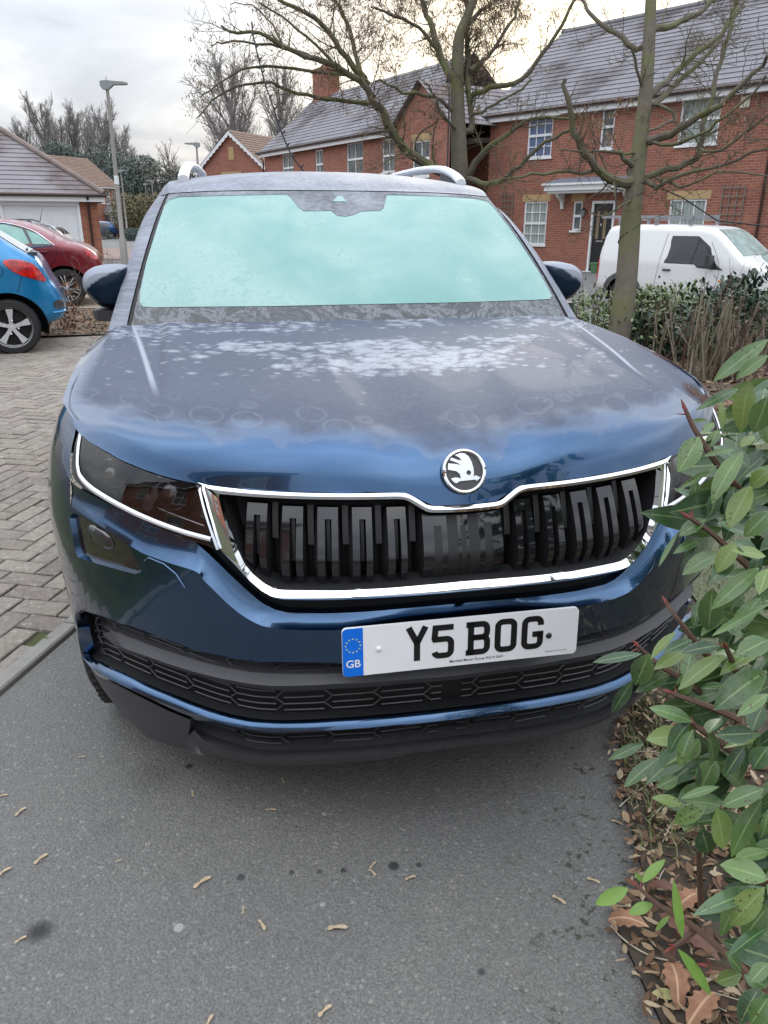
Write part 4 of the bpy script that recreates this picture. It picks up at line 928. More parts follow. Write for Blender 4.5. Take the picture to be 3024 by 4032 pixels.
def plate_xz(px): p = aty(*px, .024); return p[0], p[2]-pz
# even UK spacing measured from the photograph
gx = {'Y': -.1015, '5': -.0455, 'B': .0345, 'O': .0945, 'G': .1550}
for k, v in px_of.items(): print('glyph', k, plate_xz(v))
for ch_, ps in glyph.items():
    o = strokes(ps, tk).build('plate_character', m_pk, plate, False); o.location = (gx[ch_], 0, .0055); fix_out(o, (0, .1, 0))
def text(name, body, size, loc, mat, par, bold=0.0, align='CENTER'):
    c = bpy.data.curves.new(name, 'FONT'); c.body = body; c.size = size; c.align_x = align; c.align_y = 'CENTER'; c.offset = bold
    o = bpy.data.objects.new(name, c); COL.objects.link(o); dg = bpy.context.evaluated_depsgraph_get(); me = bpy.data.meshes.new_from_object(o.evaluated_get(dg)); bpy.data.objects.remove(o); bpy.data.curves.remove(c)
    me.materials.clear(); me.materials.append(mat); n = bpy.data.objects.new(name, me); COL.objects.link(n); n.parent = par; n.rotation_euler = (rad(90), 0, 0); n.location = loc; return n
text('maker_line', 'Marshall Motor Group RG14 2AD', .0086, (.030, -.0036, -.0440), m_pk, plate, .00008)
text('standard_line', 'BESTPLATE  BS AU 145d', .0046, (.212, -.0036, -.0440), m_pk, plate)
text('country_letters', 'GB', .024, (-PW+.0222, -.0042, -.0265), m_pw, blue, .0004)
m_screw = simple('screw_cap', (.75, .76, .77), .3)
mb = MB(); mb.lathe([(.0001, .0065), (.004, .006), (.0068, .0035), (.0072, .003)], (-.184, 0, .002), (0, -1, 0), 16); mb.build('screw_cap', m_screw, plate)
mb = MB(); mb.lathe([(.0001, .0075), (.004, .007), (.0068, .004), (.0072, .003)], (.1935, 0, -.006), (0, -1, 0), 16); mb.build('screw_cap', m_pk, plate)
# ---- wipers resting low on the glass, mostly behind the bonnet edge
mb = MB(); mb.tube([WS(-.55, -.02, .012)[0], WS(-.1, .01, .014)[0], WS(.35, .015, .012)[0]], .006, 6); mb.build('wiper', m_black, suv)
# ================================================================ ground, driveway, paving
def sm(x, a, b): t = np.clip((np.asarray(x, float)-a)/(b-a), 0, 1); return t*t*(3-2*t)
FO, FT, FN = np.array([8.964, 27.307]), np.array([.515, -.857]), np.array([-.857, -.515])    # house front: origin, along, outward
def gz(x, y):
    x = np.asarray(x, float); y = np.asarray(y, float); d = (x-FO[0])*FN[0]+(y-FO[1])*FN[1]
    return -.43*sm(x, 2.8, 6.8)*sm(y, 5.0, 10.5)*(.22+.78*sm(d, 1.0, 5.0))*(1-sm(y, 24, 34)) - .03*sm(-x, 1.5, 3)*sm(y, 4, 9)
m_earth = simple('earth', (.07, .055, .04), .95, var=.4, scale=6)
gx_ = np.unique(np.r_[np.linspace(-400, -12, 12), np.linspace(-12, 22, 86), np.linspace(22, 400, 12)]); gy_ = np.unique(np.r_[np.linspace(-60, -4, 8), np.linspace(-4, 36, 100), np.linspace(36, 900, 16)])
X, Y = np.meshgrid(gx_, gy_); gv = np.stack([X, Y, gz(X, Y)-.008], 2)
ground = grid('ground', gv, m_earth); tag(ground, kind='structure')
def sheet(name, poly, z, mat, step=.5, kind='structure', label=None, cat_=None):
    V, F = cdt(np.array(poly, float), (), step); o = mesh(name, [(x, y, float(gz(x, y))+z) for x, y in V], F, mat, None, True, None, None, [(x, y) for x, y in V])
    bm = bmesh.new(); bm.from_mesh(o.data)
    for f in bm.faces:
        if f.normal.z < 0: f.normal_flip()
    bm.to_mesh(o.data); bm.free(); return tag(o, label, cat_, kind=kind)
# ---- tarmac with stones, stains and moss
KA, KB = np.array([-1.243, .913]), np.array([-1.103, 1.252]); KD = (KB-KA)/np.linalg.norm(KB-KA); KN = np.array([-KD[1], KD[0]])   # kerb line, left normal
def kerb_at(y, off=0.0): p = KA+KD*((y-KA[1])/KD[1]); return p+KN*off
m_tar = Mat('tarmac', (.1, .1, .1), .75)
co_ = m_tar.coord('Object')
v1 = m_tar.vor(150, co_, 'F1', 'Color'); d1 = m_tar.vor(150, co_, 'F1', 'Distance'); v2 = m_tar.vor(330, co_, 'F1', 'Color'); nb = m_tar.noise(1.6, 5, .55, co_); nf = m_tar.noise(420, 3, .6, co_); nm = m_tar.noise(7, 4, .6, co_)
r1 = m_tar.xyz(v1)[0]; r2 = m_tar.xyz(v2)[1]
stone = m_tar.mix(r1, (.140, .138, .133), (.232, .229, .218)); fine = m_tar.mix(r2, (.105, .104, .100), (.205, .202, .192))
c_ = m_tar.mix(m_tar.step(d1, .30, .55), stone, fine)
c_ = m_tar.mix(m_tar.step(r1, .965, .995), c_, (.27, .265, .25))
c_ = m_tar.mix(m_tar.math('MULTIPLY', m_tar.step(nf, .30, .42), 1.0), (.055, .055, .055), c_)
px_, py_, _ = m_tar.xyz(co_)
c_ = m_tar.mix(m_tar.math('MULTIPLY', nb, 1.0), m_tar.mix(1.0, c_, (.78, .79, .82), 'MULTIPLY'), m_tar.mix(1.0, c_, (1.16, 1.14, 1.08), 'MULTIPLY'))
def blob(cx_, cy_, r, soft=.6, wob=.35):
    dx = m_tar.math('SUBTRACT', px_, float(cx_)); dy = m_tar.math('SUBTRACT', py_, float(cy_)); d = m_tar.math('SQRT', m_tar.math('ADD', m_tar.math('MULTIPLY', dx, dx), m_tar.math('MULTIPLY', dy, dy)))
    d = m_tar.math('ADD', m_tar.math('DIVIDE', d, r), m_tar.math('MULTIPLY', m_tar.math('SUBTRACT', nm, .5), wob)); return m_tar.step(d, 1.0, 1.0-soft)
kk = 3024/1659.
for (dx_, dy_, r, k_) in ((85, 2012, .040, .85), (410, 1655, .018, .8), (340, 1672, .10, .25), (850, 1870, .018, .9), (742, 1880, .010, .8), (905, 1868, .010, .8), (520, 1895, .012, .7), (630, 1885, .010, .7), (690, 1883, .010, .7), (1040, 2100, .010, .7), (230, 1790, .05, .15)):
    p = atz(dx_*kk, dy_*kk); c_ = m_tar.mix(m_tar.math('MULTIPLY', blob(p[0], p[1], r, .8 if r > .03 else .5, .9), k_), c_, (.018, .018, .019))
for (dx_, dy_, r) in ((387, 2004, .014), (696, 1955, .008), (700, 1758, .010)):
    p = atz(dx_*kk, dy_*kk); c_ = m_tar.mix(m_tar.math('MULTIPLY', blob(p[0], p[1], r, .5, 1.6), .7), c_, (.42, .41, .39))
# moss along the bed edge and in specks
me_ = m_tar.noise(11, 5, .65, co_); ms_ = m_tar.noise(55, 4, .6, co_)
edge_d = m_tar.step(m_tar.math('SUBTRACT', px_, m_tar.math('MULTIPLY', m_tar.math('ADD', py_, .45), .38)), -.16, .20)
mo = m_tar.math('MULTIPLY', m_tar.step(m_tar.math('ADD', m_tar.math('MULTIPLY', me_, .5), m_tar.math('MULTIPLY', ms_, .5)), .56, .60), edge_d)
c_ = m_tar.mix(m_tar.math('MULTIPLY', mo, .9), c_, m_tar.mix(ms_, (.012, .014, .008), (.040, .048, .014)))
m_tar.set('Base Color', c_); m_tar.set('Roughness', m_tar.math('ADD', .68, m_tar.math('MULTIPLY', r2, .25)))
hb_ = m_tar.math('ADD', m_tar.math('MULTIPLY', m_tar.math('SUBTRACT', 1.0, d1), .8), m_tar.math('MULTIPLY', nf, .6)); m_tar.bump(hb_, .75, .004)
k0_, k1_ = kerb_at(-3), kerb_at(9.5)
BED = [(.20, -.75), (.27, -.45), (.285, -.25), (.41, -.13), (.47, .05), (.55, .27), (.80, .62), (1.25, 1.0), (1.55, 2.2), (1.7, 6.0)]      # edge of the planting bed on the right
tar = sheet('driveway', [k0_, (.1, -3), *BED, (1.9, 9.5), k1_], 0.0, m_tar.m, .4)
# ---- concrete edging along the paving
m_conc = Mat('concrete_edging', (.26, .25, .23), .85); n_ = m_conc.noise(18, 6, .6); g_ = m_conc.noise(60, 3, .6)
cc = m_conc.mix(n_, (.17, .165, .15), (.33, .32, .29)); cc = m_conc.mix(m_conc.step(m_conc.noise(9, 4, .6), .60, .68), cc, (.07, .085, .03)); m_conc.set('Base Color', cc); m_conc.bump(g_, .3, .006)
k = 0; y = -1.2
while y < 5.5:
    a_, b_ = kerb_at(y, .008), kerb_at(min(y+.905*.924, 5.6), .008); mb = MB(); w = .062
    V = []
    for p, q in ((a_, b_),):
        p0, p1, p2, p3 = p, q, q+KN*w, p+KN*w
        e = .006; ins = [p0+KN*e+KD*e, p1+KN*e-KD*e, p2-KN*e-KD*e, p3-KN*e+KD*e]
        mb.add([(*v, -.02) for v in (p0, p1, p2, p3)]+[(*v, .012) for v in (p0, p1, p2, p3)]+[(*v, .018) for v in ins], [(0, 1, 5, 4), (1, 2, 6, 5), (2, 3, 7, 6), (3, 0, 4, 7), (4, 5, 9, 8), (5, 6, 10, 9), (6, 7, 11, 10), (7, 4, 8, 11), (8, 9, 10, 11)])
    o = mb.build('kerb_strip', m_conc.m, None, False); tag(o, kind='structure'); y += .915*.924
# ---- block paving, laid herringbone; every block has its own tone
m_joint = Mat('paving_joint', (.05, .05, .03), .95); n_ = m_joint.noise(5, 4, .6); m_joint.set('Base Color', m_joint.ramp(n_, [(.35, (.045, .04, .03)), (.6, (.07, .085, .03))])); 
PAVE = [kerb_at(-1.2, .07), kerb_at(9.6, .07), (-9.5, 9.65), (-9.5, -1.2)]
sheet('paving_bed', PAVE, -.004, m_joint.m, .5)
m_blk = Mat('paving_block', (.2, .15, .12), .85); uv = m_blk.coord('UV'); ux, uy, _ = m_blk.xyz(uv); oc = m_blk.coord('Object')
cb = m_blk.ramp(ux, [(0, (.185, .158, .135)), (.3, (.235, .205, .172)), (.55, (.27, .24, .202)), (.8, (.20, .18, .162)), (1, (.25, .208, .18))])
nn_ = m_blk.noise(38, 5, .65, oc); cb = m_blk.mix(1.0, cb, m_blk.ramp(nn_, [(.2, (.55, .55, .55)), (.8, (1.35, 1.35, 1.35))]), 'MULTIPLY')
ln = m_blk.math('ADD', m_blk.math('MULTIPLY', m_blk.noise(26, 3, .6, oc), .5), m_blk.math('MULTIPLY', m_blk.noise(90, 3, .6, oc), .5)); cb = m_blk.mix(m_blk.math('MULTIPLY', m_blk.step(ln, .58, .62), .75), cb, (.40, .39, .36))
gm = m_blk.noise(2.0, 4, .6, oc); cb = m_blk.mix(m_blk.math('MULTIPLY', m_blk.step(gm, .55, .72), .35), cb, (.10, .105, .05))
m_blk.set('Base Color', cb); m_blk.bump(nn_, .35, .006)
mb = MB(); U = .105; ang = rad(45+22.4); ca, sa = math.cos(ang), math.sin(ang); PV = np.array(PAVE); rng = np.random.default_rng(3)
cells = []
for i in range(-130, 130):
    for j in range(-130, 130):
        kq = (i-j) % 4
        if kq == 0: cells.append((i, j, 2, 1))
        elif kq == 3: cells.append((i, j, 1, 2))
cc_ = np.array([((i+w_/2)*U, (j+h_/2)*U, w_*U/2, h_*U/2) for i, j, w_, h_ in cells])
wx = -3.2 + cc_[:, 0]*ca-cc_[:, 1]*sa; wy = 4.2 + cc_[:, 0]*sa+cc_[:, 1]*ca
Vt = []; Ft = []; Ut = []
ok = inside(np.stack([wx, wy], 1), PV) & (wx > -8.5)
# what the photograph can see (with room to spare)
dd_ = np.stack([wx, wy, 0*wx], 1)-CAM_LOC; zc_ = dd_ @ cf; ok &= (zc_ > .3); sx_ = PCX+FPX*(dd_ @ cr)/np.maximum(zc_, .1); ok &= (sx_ > -700) & (sx_ < 1600)
for q in np.nonzero(ok)[0]:
    hx_, hy_ = cc_[q, 2]-.0035, cc_[q, 3]-.0035; e = .005; t_ = rng.random(); tilt = rng.normal(0, .0012, 2); dz = rng.normal(0, .0008); b = len(Vt)
    for (ax_, ay_, z_) in ((hx_, hy_, -.004), (hx_-.001, hy_-.001, .007), (hx_-e, hy_-e, .010)):
        for sx2, sy2 in ((-1, -1), (1, -1), (1, 1), (-1, 1)):
            lx, ly = sx2*ax_, sy2*ay_; X_ = wx[q]+lx*ca-ly*sa; Y_ = wy[q]+lx*sa+ly*ca; Vt.append((X_, Y_, float(gz(X_, Y_))+z_+(tilt[0]*sx2+tilt[1]*sy2+dz if z_ > 0 else 0))); Ut.append((t_, 0))
    Ft.append((b+8, b+9, b+10, b+11))
    for s_ in (0, 4):
        for k_ in range(4): Ft.append((b+s_+k_, b+s_+(k_+1) % 4, b+s_+4+(k_+1) % 4, b+s_+4+k_))
pav = mesh('paving', Vt, Ft, m_blk.m, None, False, None, None, Ut); tag(pav, kind='structure'); print('blocks', int(ok.sum()))
# ---- roads further off
m_road = simple('road', (.15, .148, .145), .85, var=.15, scale=3); m_pink = simple('red_paving', (.21, .155, .135), .85, var=.12, scale=4)
sheet('road', [(-30, 24.5), (3.5, 24.0), (5, 60), (-2, 140), (-12, 140), (-14, 60), (-30, 52)], .004, m_road, 6)
sheet('red_paved_square', [(-9, 33), (2, 32), (3, 47), (-8, 48)], .010, m_pink, 5)
sheet('footpath', [(-14, 13.6), (-1.0, 13.0), (2.5, 15.2), (3.5, 24.0), (-14, 24.5)], .006, simple('sandy_paving', (.24, .195, .15), .9, var=.15, scale=8), 1.5)
sheet('van_drive', [(4.2, 9.5), (9, 9.0), (16, 14), (12.5, 21.5), (9.2, 26.5), (5.2, 26), (3.6, 14)], .006, m_road, 1.0)
m_lawn = Mat('lawn', (.08, .1, .04), .95); ng = m_lawn.noise(9, 5, .65); ng2 = m_lawn.noise(70, 4, .7); m_lawn.set('Base Color', m_lawn.mix(ng2, m_lawn.ramp(ng, [(.3, (.085, .095, .045)), (.7, (.13, .15, .075))]), (.20, .215, .14))); m_lawn.bump(ng2, .8, .03)
lawn = sheet('lawn', [(.84, .62), (1.29, 1.0), (1.59, 2.2), (1.74, 6.0), (1.95, 9.4), (4.1, 9.3), (4.6, 6.6), (9, 5), (9, -2), (1.0, -2), (.9, -.4)], .004, m_lawn.m, .5)
sheet('house_lawn', [tuple(FO+FT*a+FN*d) for a, d in ((2.2, .4), (4.3, .4), (4.3, 3.0), (2.0, 3.6))], .010, m_lawn.m, .6)
sheet('planting_bed', [(.20, -.9), (.27, -.45), (.285, -.25), (.41, -.13), (.47, .05), (.55, .27), (.83, .62), (1.5, .60), (2.2, .2), (2.2, -.9)], .008, m_earth, .15)
m_soil = simple('leafy_soil', (.10, .075, .052), .95, var=.5, scale=30, bump=.4)
sheet('shrub_bed', [(1.95, 5.0), (1.9, 9.2), (4.1, 9.2), (5.2, 9.3), (9, 8.7), (9.5, 4.6), (4.5, 4.0), (2.6, 3.9)], .012, m_soil, .5)
sheet('twig_bed', [(-9, 9.52), (-1.4, 9.50), (-.8, 12.0), (-1.4, 12.8), (-9, 13.4)], .016, m_soil, .4)
# ================================================================ houses, garage
def brick_mat(name, a, b, mortar, dark=.12):
    M = Mat(name, a, .85); uv = M.coord('UV'); t = N(M.nt, 'ShaderNodeTexBrick', Scale=1.0)
    t.offset = .5; t.inputs['Color1'].default_value = (*a, 1); t.inputs['Color2'].default_value = (*b, 1); t.inputs['Mortar'].default_value = (*mortar, 1); t.inputs['Mortar Size'].default_value = .006; t.inputs['Mortar Smooth'].default_value = .1; t.inputs['Bias'].default_value = 0.0; t.inputs['Brick Width'].default_value = .225; t.inputs['Row Height'].default_value = .075
    M.nt.links.new(uv, t.inputs['Vector']); n = M.noise(1.1, 4, .6, uv); n2 = M.noise(30, 3, .6, uv)
    c = M.mix(1.0, t.outputs['Color'], M.ramp(n, [(.25, (.82, .80, .80)), (.75, (1.14, 1.12, 1.10))]), 'MULTIPLY'); c = M.mix(1.0, c, M.ramp(n2, [(.2, (.85, .85, .85)), (.8, (1.12, 1.12, 1.12))]), 'MULTIPLY')
    M.set('Base Color', c); M.bump(t.outputs['Fac'], -.25, .006); return M.m
m_brick = brick_mat('red_brick', (.335, .120, .072), (.245, .078, .052), (.33, .26, .215))
m_brick2 = brick_mat('orange_brick', (.34, .115, .060), (.24, .075, .045), (.30, .24, .19))
m_lint = Mat('buff_brick', (.42, .29, .14), .85); _u = m_lint.coord('UV'); _w = N(m_lint.nt, 'ShaderNodeTexWave', Scale=14.0); m_lint.nt.links.new(_u, _w.inputs[0]); m_lint.set('Base Color', m_lint.mix(_w.outputs['Fac'], (.36, .24, .115), (.50, .36, .19))); m_lint = m_lint.m
m_upvc = simple('white_upvc', (.78, .79, .80), .35, var=.04, scale=5)
m_pane = Mat('window_pane', (.10, .12, .12), .05); _u = m_pane.coord('Object'); _n = m_pane.noise(2.5, 2, .5); m_pane.set('Base Color', m_pane.ramp(_n, [(.35, (.06, .075, .08)), (.65, (.17, .19, .18))])); m_pane = m_pane.m
m_blind = Mat('blind_pane', (.3, .34, .31), .12); _u = m_blind.coord('UV'); _w = N(m_blind.nt, 'ShaderNodeTexWave', Scale=2.6); m_blind.nt.links.new(_u, _w.inputs[0]); m_blind.set('Base Color', m_blind.mix(_w.outputs['Fac'], (.24, .28, .26), (.36, .40, .37))); m_blind = m_blind.m
m_blue_pane = simple('blue_blind_pane', (.10, .14, .26), .1, var=.2, scale=3)
m_gutter = simple('brown_gutter', (.045, .022, .018), .35)
m_lead = simple('lead_grey', (.16, .19, .24), .5)
m_door = simple('black_door', (.015, .016, .018), .3)
def tile_mat(name, a, b, frost):
    M = Mat(name, a, .75); uv = M.coord('UV'); ux, uy, _ = M.xyz(uv); n = M.noise(.45, 3, .55, uv); n2 = M.noise(9, 4, .7, uv)
    t = N(M.nt, 'ShaderNodeTexBrick', Scale=1.0); t.offset = .5; t.inputs['Brick Width'].default_value = .33; t.inputs['Row Height'].default_value = 100.; t.inputs['Mortar Size'].default_value = .004
    v = M.vor(3.2, uv, 'F1', 'Color'); r = M.xyz(v)[0]; c = M.mix(r, a, b); c = M.mix(1.0, c, M.ramp(n2, [(.2, (.8, .8, .8)), (.8, (1.15, 1.15, 1.15))]), 'MULTIPLY')
    if frost: fr_ = M.fr = M.math('MULTIPLY', M.step(n, .36, .56), frost); c = M.mix(fr_, c, (.38, .39, .43))
    M.set('Base Color', c); return M.m
m_tile = tile_mat('frosted_tile', (.075, .064, .068), (.115, .098, .102), .36)
m_tile_dark = tile_mat('grey_tile', (.115, .088, .085), (.165, .130, .125), .38)
m_tile_brown = tile_mat('brown_tile', (.155, .095, .065), (.20, .13, .095), .0)
class Wall:                                     # a plane: origin (x, y), direction along, outward normal
    def __init__(s, o, t, z=0.0): s.o = np.array(o, float); s.t = np.array(t, float)/np.linalg.norm(t); s.n = np.array([s.t[1], -s.t[0]]); s.z = z
    def p(s, a, z, d=0.0): q = s.o+s.t*a+s.n*d; return (q[0], q[1], z+s.z)
    def panel(s, mb, a0, z0, a1, z1, d=0.0, m=0, holes=()):
        V, F = cdt([(a0, z0), (a1, z0), (a1, z1), (a0, z1)], [[(h[0], h[1]), (h[2], h[1]), (h[2], h[3]), (h[0], h[3])] for h in holes], 50); mb.add([s.p(v[0], v[1], d) for v in V], F, m, [tuple(v) for v in V])
        for h in holes:
            c = [(h[0], h[1]), (h[2], h[1]), (h[2], h[3]), (h[0], h[3])]
            for i in range(4): a, b = c[i], c[(i+1) % 4]; mb.add([s.p(*a, d), s.p(*b, d), s.p(*b, d-.12), s.p(*a, d-.12)], [(0, 1, 2, 3)], m, [(a[0], a[1]), (b[0], b[1]), (b[0]+.1, b[1]), (a[0]+.1, a[1])])
    def poly(s, mb, P, d=0.0, m=0): mb.add([s.p(a, z, d) for a, z in P], [tuple(range(len(P)))], m, [tuple(q) for q in P])
    def bar(s, mb, a0, z0, a1, z1, d0, d1, m=0):
        V = [s.p(a, z, d) for d in (d0, d1) for a, z in ((a0, z0), (a1, z0), (a1, z1), (a0, z1))]; uv = [(a, z) for d in (0, 1) for a, z in ((a0, z0), (a1, z0), (a1, z1), (a0, z1))]
        mb.add(V, [(3, 2, 1, 0), (4, 5, 6, 7), (0, 1, 5, 4), (1, 2, 6, 5), (2, 3, 7, 6), (3, 0, 4, 7)], m, uv)
def window(W, par, a0, z0, a1, z1, cols=2, rows=2, mid=True, pane=None, lint=True, sill=True, bars=True):
    mb = MB(); f = .055; W.bar(mb, a0, z0, a0+f, z1, -.09, -.03); W.bar(mb, a1-f, z0, a1, z1, -.09, -.03); W.bar(mb, a0+f, z0, a1-f, z0+f, -.09, -.031); W.bar(mb, a0+f, z1-f, a1-f, z1, -.09, -.031)
    zm = (z0+z1)/2
    if mid: W.bar(mb, a0+f, zm-.04, a1-f, zm+.04, -.09, -.025)
    if bars:
        for c in range(1, cols): a = a0+(a1-a0)*c/cols; W.bar(mb, a-.014, z0+f, a+.014, z1-f, -.088, -.04)
        for r in range(1, rows): z = z0+(z1-z0)*r/rows; W.bar(mb, a0+f, z-.013, a1-f, z+.013, -.087, -.042)
    w = mb.build('window', m_upvc, par, False)
    mb = MB(); W.poly(mb, [(a0+.03, z0+.03), (a1-.03, z0+.03), (a1-.03, z1-.03), (a0+.03, z1-.03)], -.075); mb.build('pane', pane or m_pane, w, False)
    if sill: mb = MB(); W.bar(mb, a0-.06, z0-.06, a1+.06, z0, -.10, .05); mb.build('sill', m_upvc, w, False)
    if lint: mb = MB(); W.bar(mb, a0-.10, z1, a1+.10, z1+.225, -.1, .004); mb.build('lintel', m_lint, w, False)
    return w
def roof_slope(mb, e0, e1, r0, r1, course=.26, m=0, lift=.022):
    """stepped tile courses between an eave edge (e0-e1) and a ridge edge (r0-r1)"""
    e0, e1, r0, r1 = [np.array(v, float) for v in (e0, e1, r0, r1)]; L = np.linalg.norm((r0+r1)/2-(e0+e1)/2); n = max(3, int(L/course)); up = np.cross(e1-e0, (r0+r1)/2-e0); up /= np.linalg.norm(up); up = up if up[2] > 0 else -up; ax = (e1-e0)/np.linalg.norm(e1-e0)
    for i in range(n):
        a, b = i/n, (i+1)/n; p0, p1, q0, q1 = e0+(r0-e0)*a, e1+(r1-e1)*a, e0+(r0-e0)*b, e1+(r1-e1)*b
        mb.add([p0+up*lift, p1+up*lift, q1, q0, p0-up*.004, p1-up*.004], [(0, 1, 2, 3), (4, 5, 1, 0)], m, [(v @ ax, L*w) for v, w in ((p0, a), (p1, a), (q1, b), (q0, b), (p0, a), (p1, a))])
# ---------------------------------------------------------------- main brick house on the right
hs = tag(empty('brick_house', (*FO, 0)), 'red brick house with white door canopy behind the white van', 'house'); hs.location = (0, 0, 0)
W = Wall(FO, FT); LEN, DEP, EV = 15.0, 8.0, 5.0
wins = [(1.73, .72, 2.72, 2.12), (3.77, 1.20, 4.12, 2.10), (7.20, .72, 8.35, 2.10), (1.68, 3.50, 2.70, 4.86), (4.55, 3.62, 5.02, 4.86), (7.18, 3.55, 8.38, 4.86), (11.2, .72, 12.2, 2.1), (11.2, 3.5, 12.2, 4.86)]
dr = (4.50, -.06, 5.36, 2.10)
mb = MB(); W.panel(mb, 0, -.6, LEN, EV, 0, 0, wins+[dr])

G1 = Wall(np.array(W.p(0, 0, -DEP)[:2]), np.array(W.p(0, 0)[:2])-np.array(W.p(0, 0, -DEP)[:2])); RZ = 8.05
G1.poly(mb, [(0, -.6), (DEP, -.6), (DEP, EV), (DEP/2, RZ-.12), (0, EV)])
G2 = Wall(np.array(W.p(LEN, 0)[:2]), np.array(W.p(LEN, 0, -DEP)[:2])-np.array(W.p(LEN, 0)[:2])); G2.poly(mb, [(0, -.6), (DEP, -.6), (DEP, EV), (DEP/2, RZ-.12), (0, EV)])
B_ = Wall(np.array(W.p(LEN, 0, -DEP)[:2]), -W.t); B_.poly(mb, [(0, -.6), (LEN, -.6), (LEN, EV), (0, EV)])
mb.build('wall', m_brick, hs, False)
mb = MB(); o_ = .32
roof_slope(mb, W.p(-.15, EV-.16, o_), W.p(LEN+.15, EV-.16, o_), W.p(-.15, RZ, -DEP/2), W.p(LEN+.15, RZ, -DEP/2)); roof_slope(mb, W.p(LEN+.15, EV-.16, -DEP-o_), W.p(-.15, EV-.16, -DEP-o_), W.p(LEN+.15, RZ, -DEP/2), W.p(-.15, RZ, -DEP/2))
mb.tube([W.p(-.16, RZ+.0, -DEP/2), W.p(LEN+.16, RZ+.0, -DEP/2)], .10, 8)
mb.build('roof', m_tile, hs, False)
mb = MB(); W.bar(mb, -.1, EV-.30, LEN+.1, EV-.06, .20, .24); W.bar(mb, -.1, EV-.30, LEN+.1, EV-.27, .0, .20); mb.build('fascia', m_upvc, hs, False)
mb = MB(); mb.tube([W.p(-.15, EV-.10, .31), W.p(LEN+.15, EV-.10, .31)], .055, 8); mb.build('gutter', m_gutter, hs)
mb = MB(); mb.tube([W.p(9.92, EV-.12, .30), W.p(9.93, EV-.35, .10), W.p(9.94, EV-.5, .07), W.p(9.95, -.1, .07)], .038, 8); mb.build('drainpipe', m_gutter, hs)
window(W, hs, *wins[0], 3, 4, True, m_blind); window(W, hs, *wins[1], 1, 2, True, m_pane); window(W, hs, *wins[2], 3, 1, False, m_blind); window(W, hs, *wins[3], 3, 4, True, m_blue_pane, False); window(W, hs, *wins[4], 1, 2, True, m_pane, False); window(W, hs, *wins[5], 2, 1, True, m_blind, False, True, False); window(W, hs, *wins[6], 3, 4); window(W, hs, *wins[7], 3, 4, True, None, False)
# door
mb = MB(); W.bar(mb, dr[0], dr[1], dr[0]+.07, dr[3], -.10, .02); W.bar(mb, dr[2]-.07, dr[1], dr[2], dr[3], -.10, .02); W.bar(mb, dr[0]+.07, dr[3]-.08, dr[2]-.07, dr[3], -.10, .019); W.bar(mb, dr[0]-.1, dr[1]-.09, dr[2]+.1, dr[1], -.1, .12); df = mb.build('door_frame', m_upvc, hs, False)
mb = MB(); W.bar(mb, dr[0]+.07, dr[1], dr[2]-.07, dr[3]-.08, -.09, -.045); fd = mb.build('front_door', m_door, hs, False)
mb = MB(); 
for a in (4.74, 5.00): W.bar(mb, a-.055, .95, a+.055, 1.80, -.06, -.040)
mb.build('door_glazing', simple('amber_glass', (.24, .17, .10), .15), fd, False)
mb = MB(); W.bar(mb, 4.74, .86, 5.0, .90, -.06, -.03); mb.tube([W.p(4.87, 1.42, -.03), W.p(4.84, 1.34, -.02), W.p(4.90, 1.34, -.02), W.p(4.87, 1.42, -.03)], .010, 5); mb.build('letter_plate', m_chrome, fd, False)
# canopy over the door, with brackets
mb = MB(); W.bar(mb, 2.98, 2.42, 6.25, 2.58, 0, .62); W.bar(mb, 2.92, 2.58, 6.31, 2.64, 0, .70); W.bar(mb, 3.04, 2.34, 6.19, 2.42, 0, .52); can = mb.build('door_canopy', m_upvc, hs, False)
mb = MB(); mb.add([W.p(3.15, 2.82, 0), W.p(6.1, 2.82, 0), W.p(6.28, 2.645, .68), W.p(2.95, 2.645, .68), W.p(3.15, 2.645, 0), W.p(6.1, 2.645, 0)], [(0, 1, 2, 3), (0, 3, 4), (1, 5, 2)]); mb.build('canopy_lead', m_lead, can, False)
for a in (3.35, 5.85):
    mb = MB(); pr = [(0, 1.86), (.07, 1.87), (.09, 1.98), (.13, 2.08), (.22, 2.16), (.34, 2.22), (.42, 2.34), (0, 2.34)]
    mb.add([W.p(a-.045, z, d) for d, z in pr]+[W.p(a+.045, z, d) for d, z in pr], [tuple(range(8)), tuple(range(15, 7, -1))]+[(i, (i+1) % 8, 8+(i+1) % 8, 8+i) for i in range(8)]); mb.build('canopy_bracket', m_upvc, can, False)
mb = MB(); W.bar(mb, 8.92, 4.38, 9.17, 4.66, .0, .05); W.bar(mb, 8.97, 4.42, 9.12, 4.62, .05, .056, 0); mb.build('wall_vent', simple('cream_vent', (.62, .58, .47), .6), hs, False)
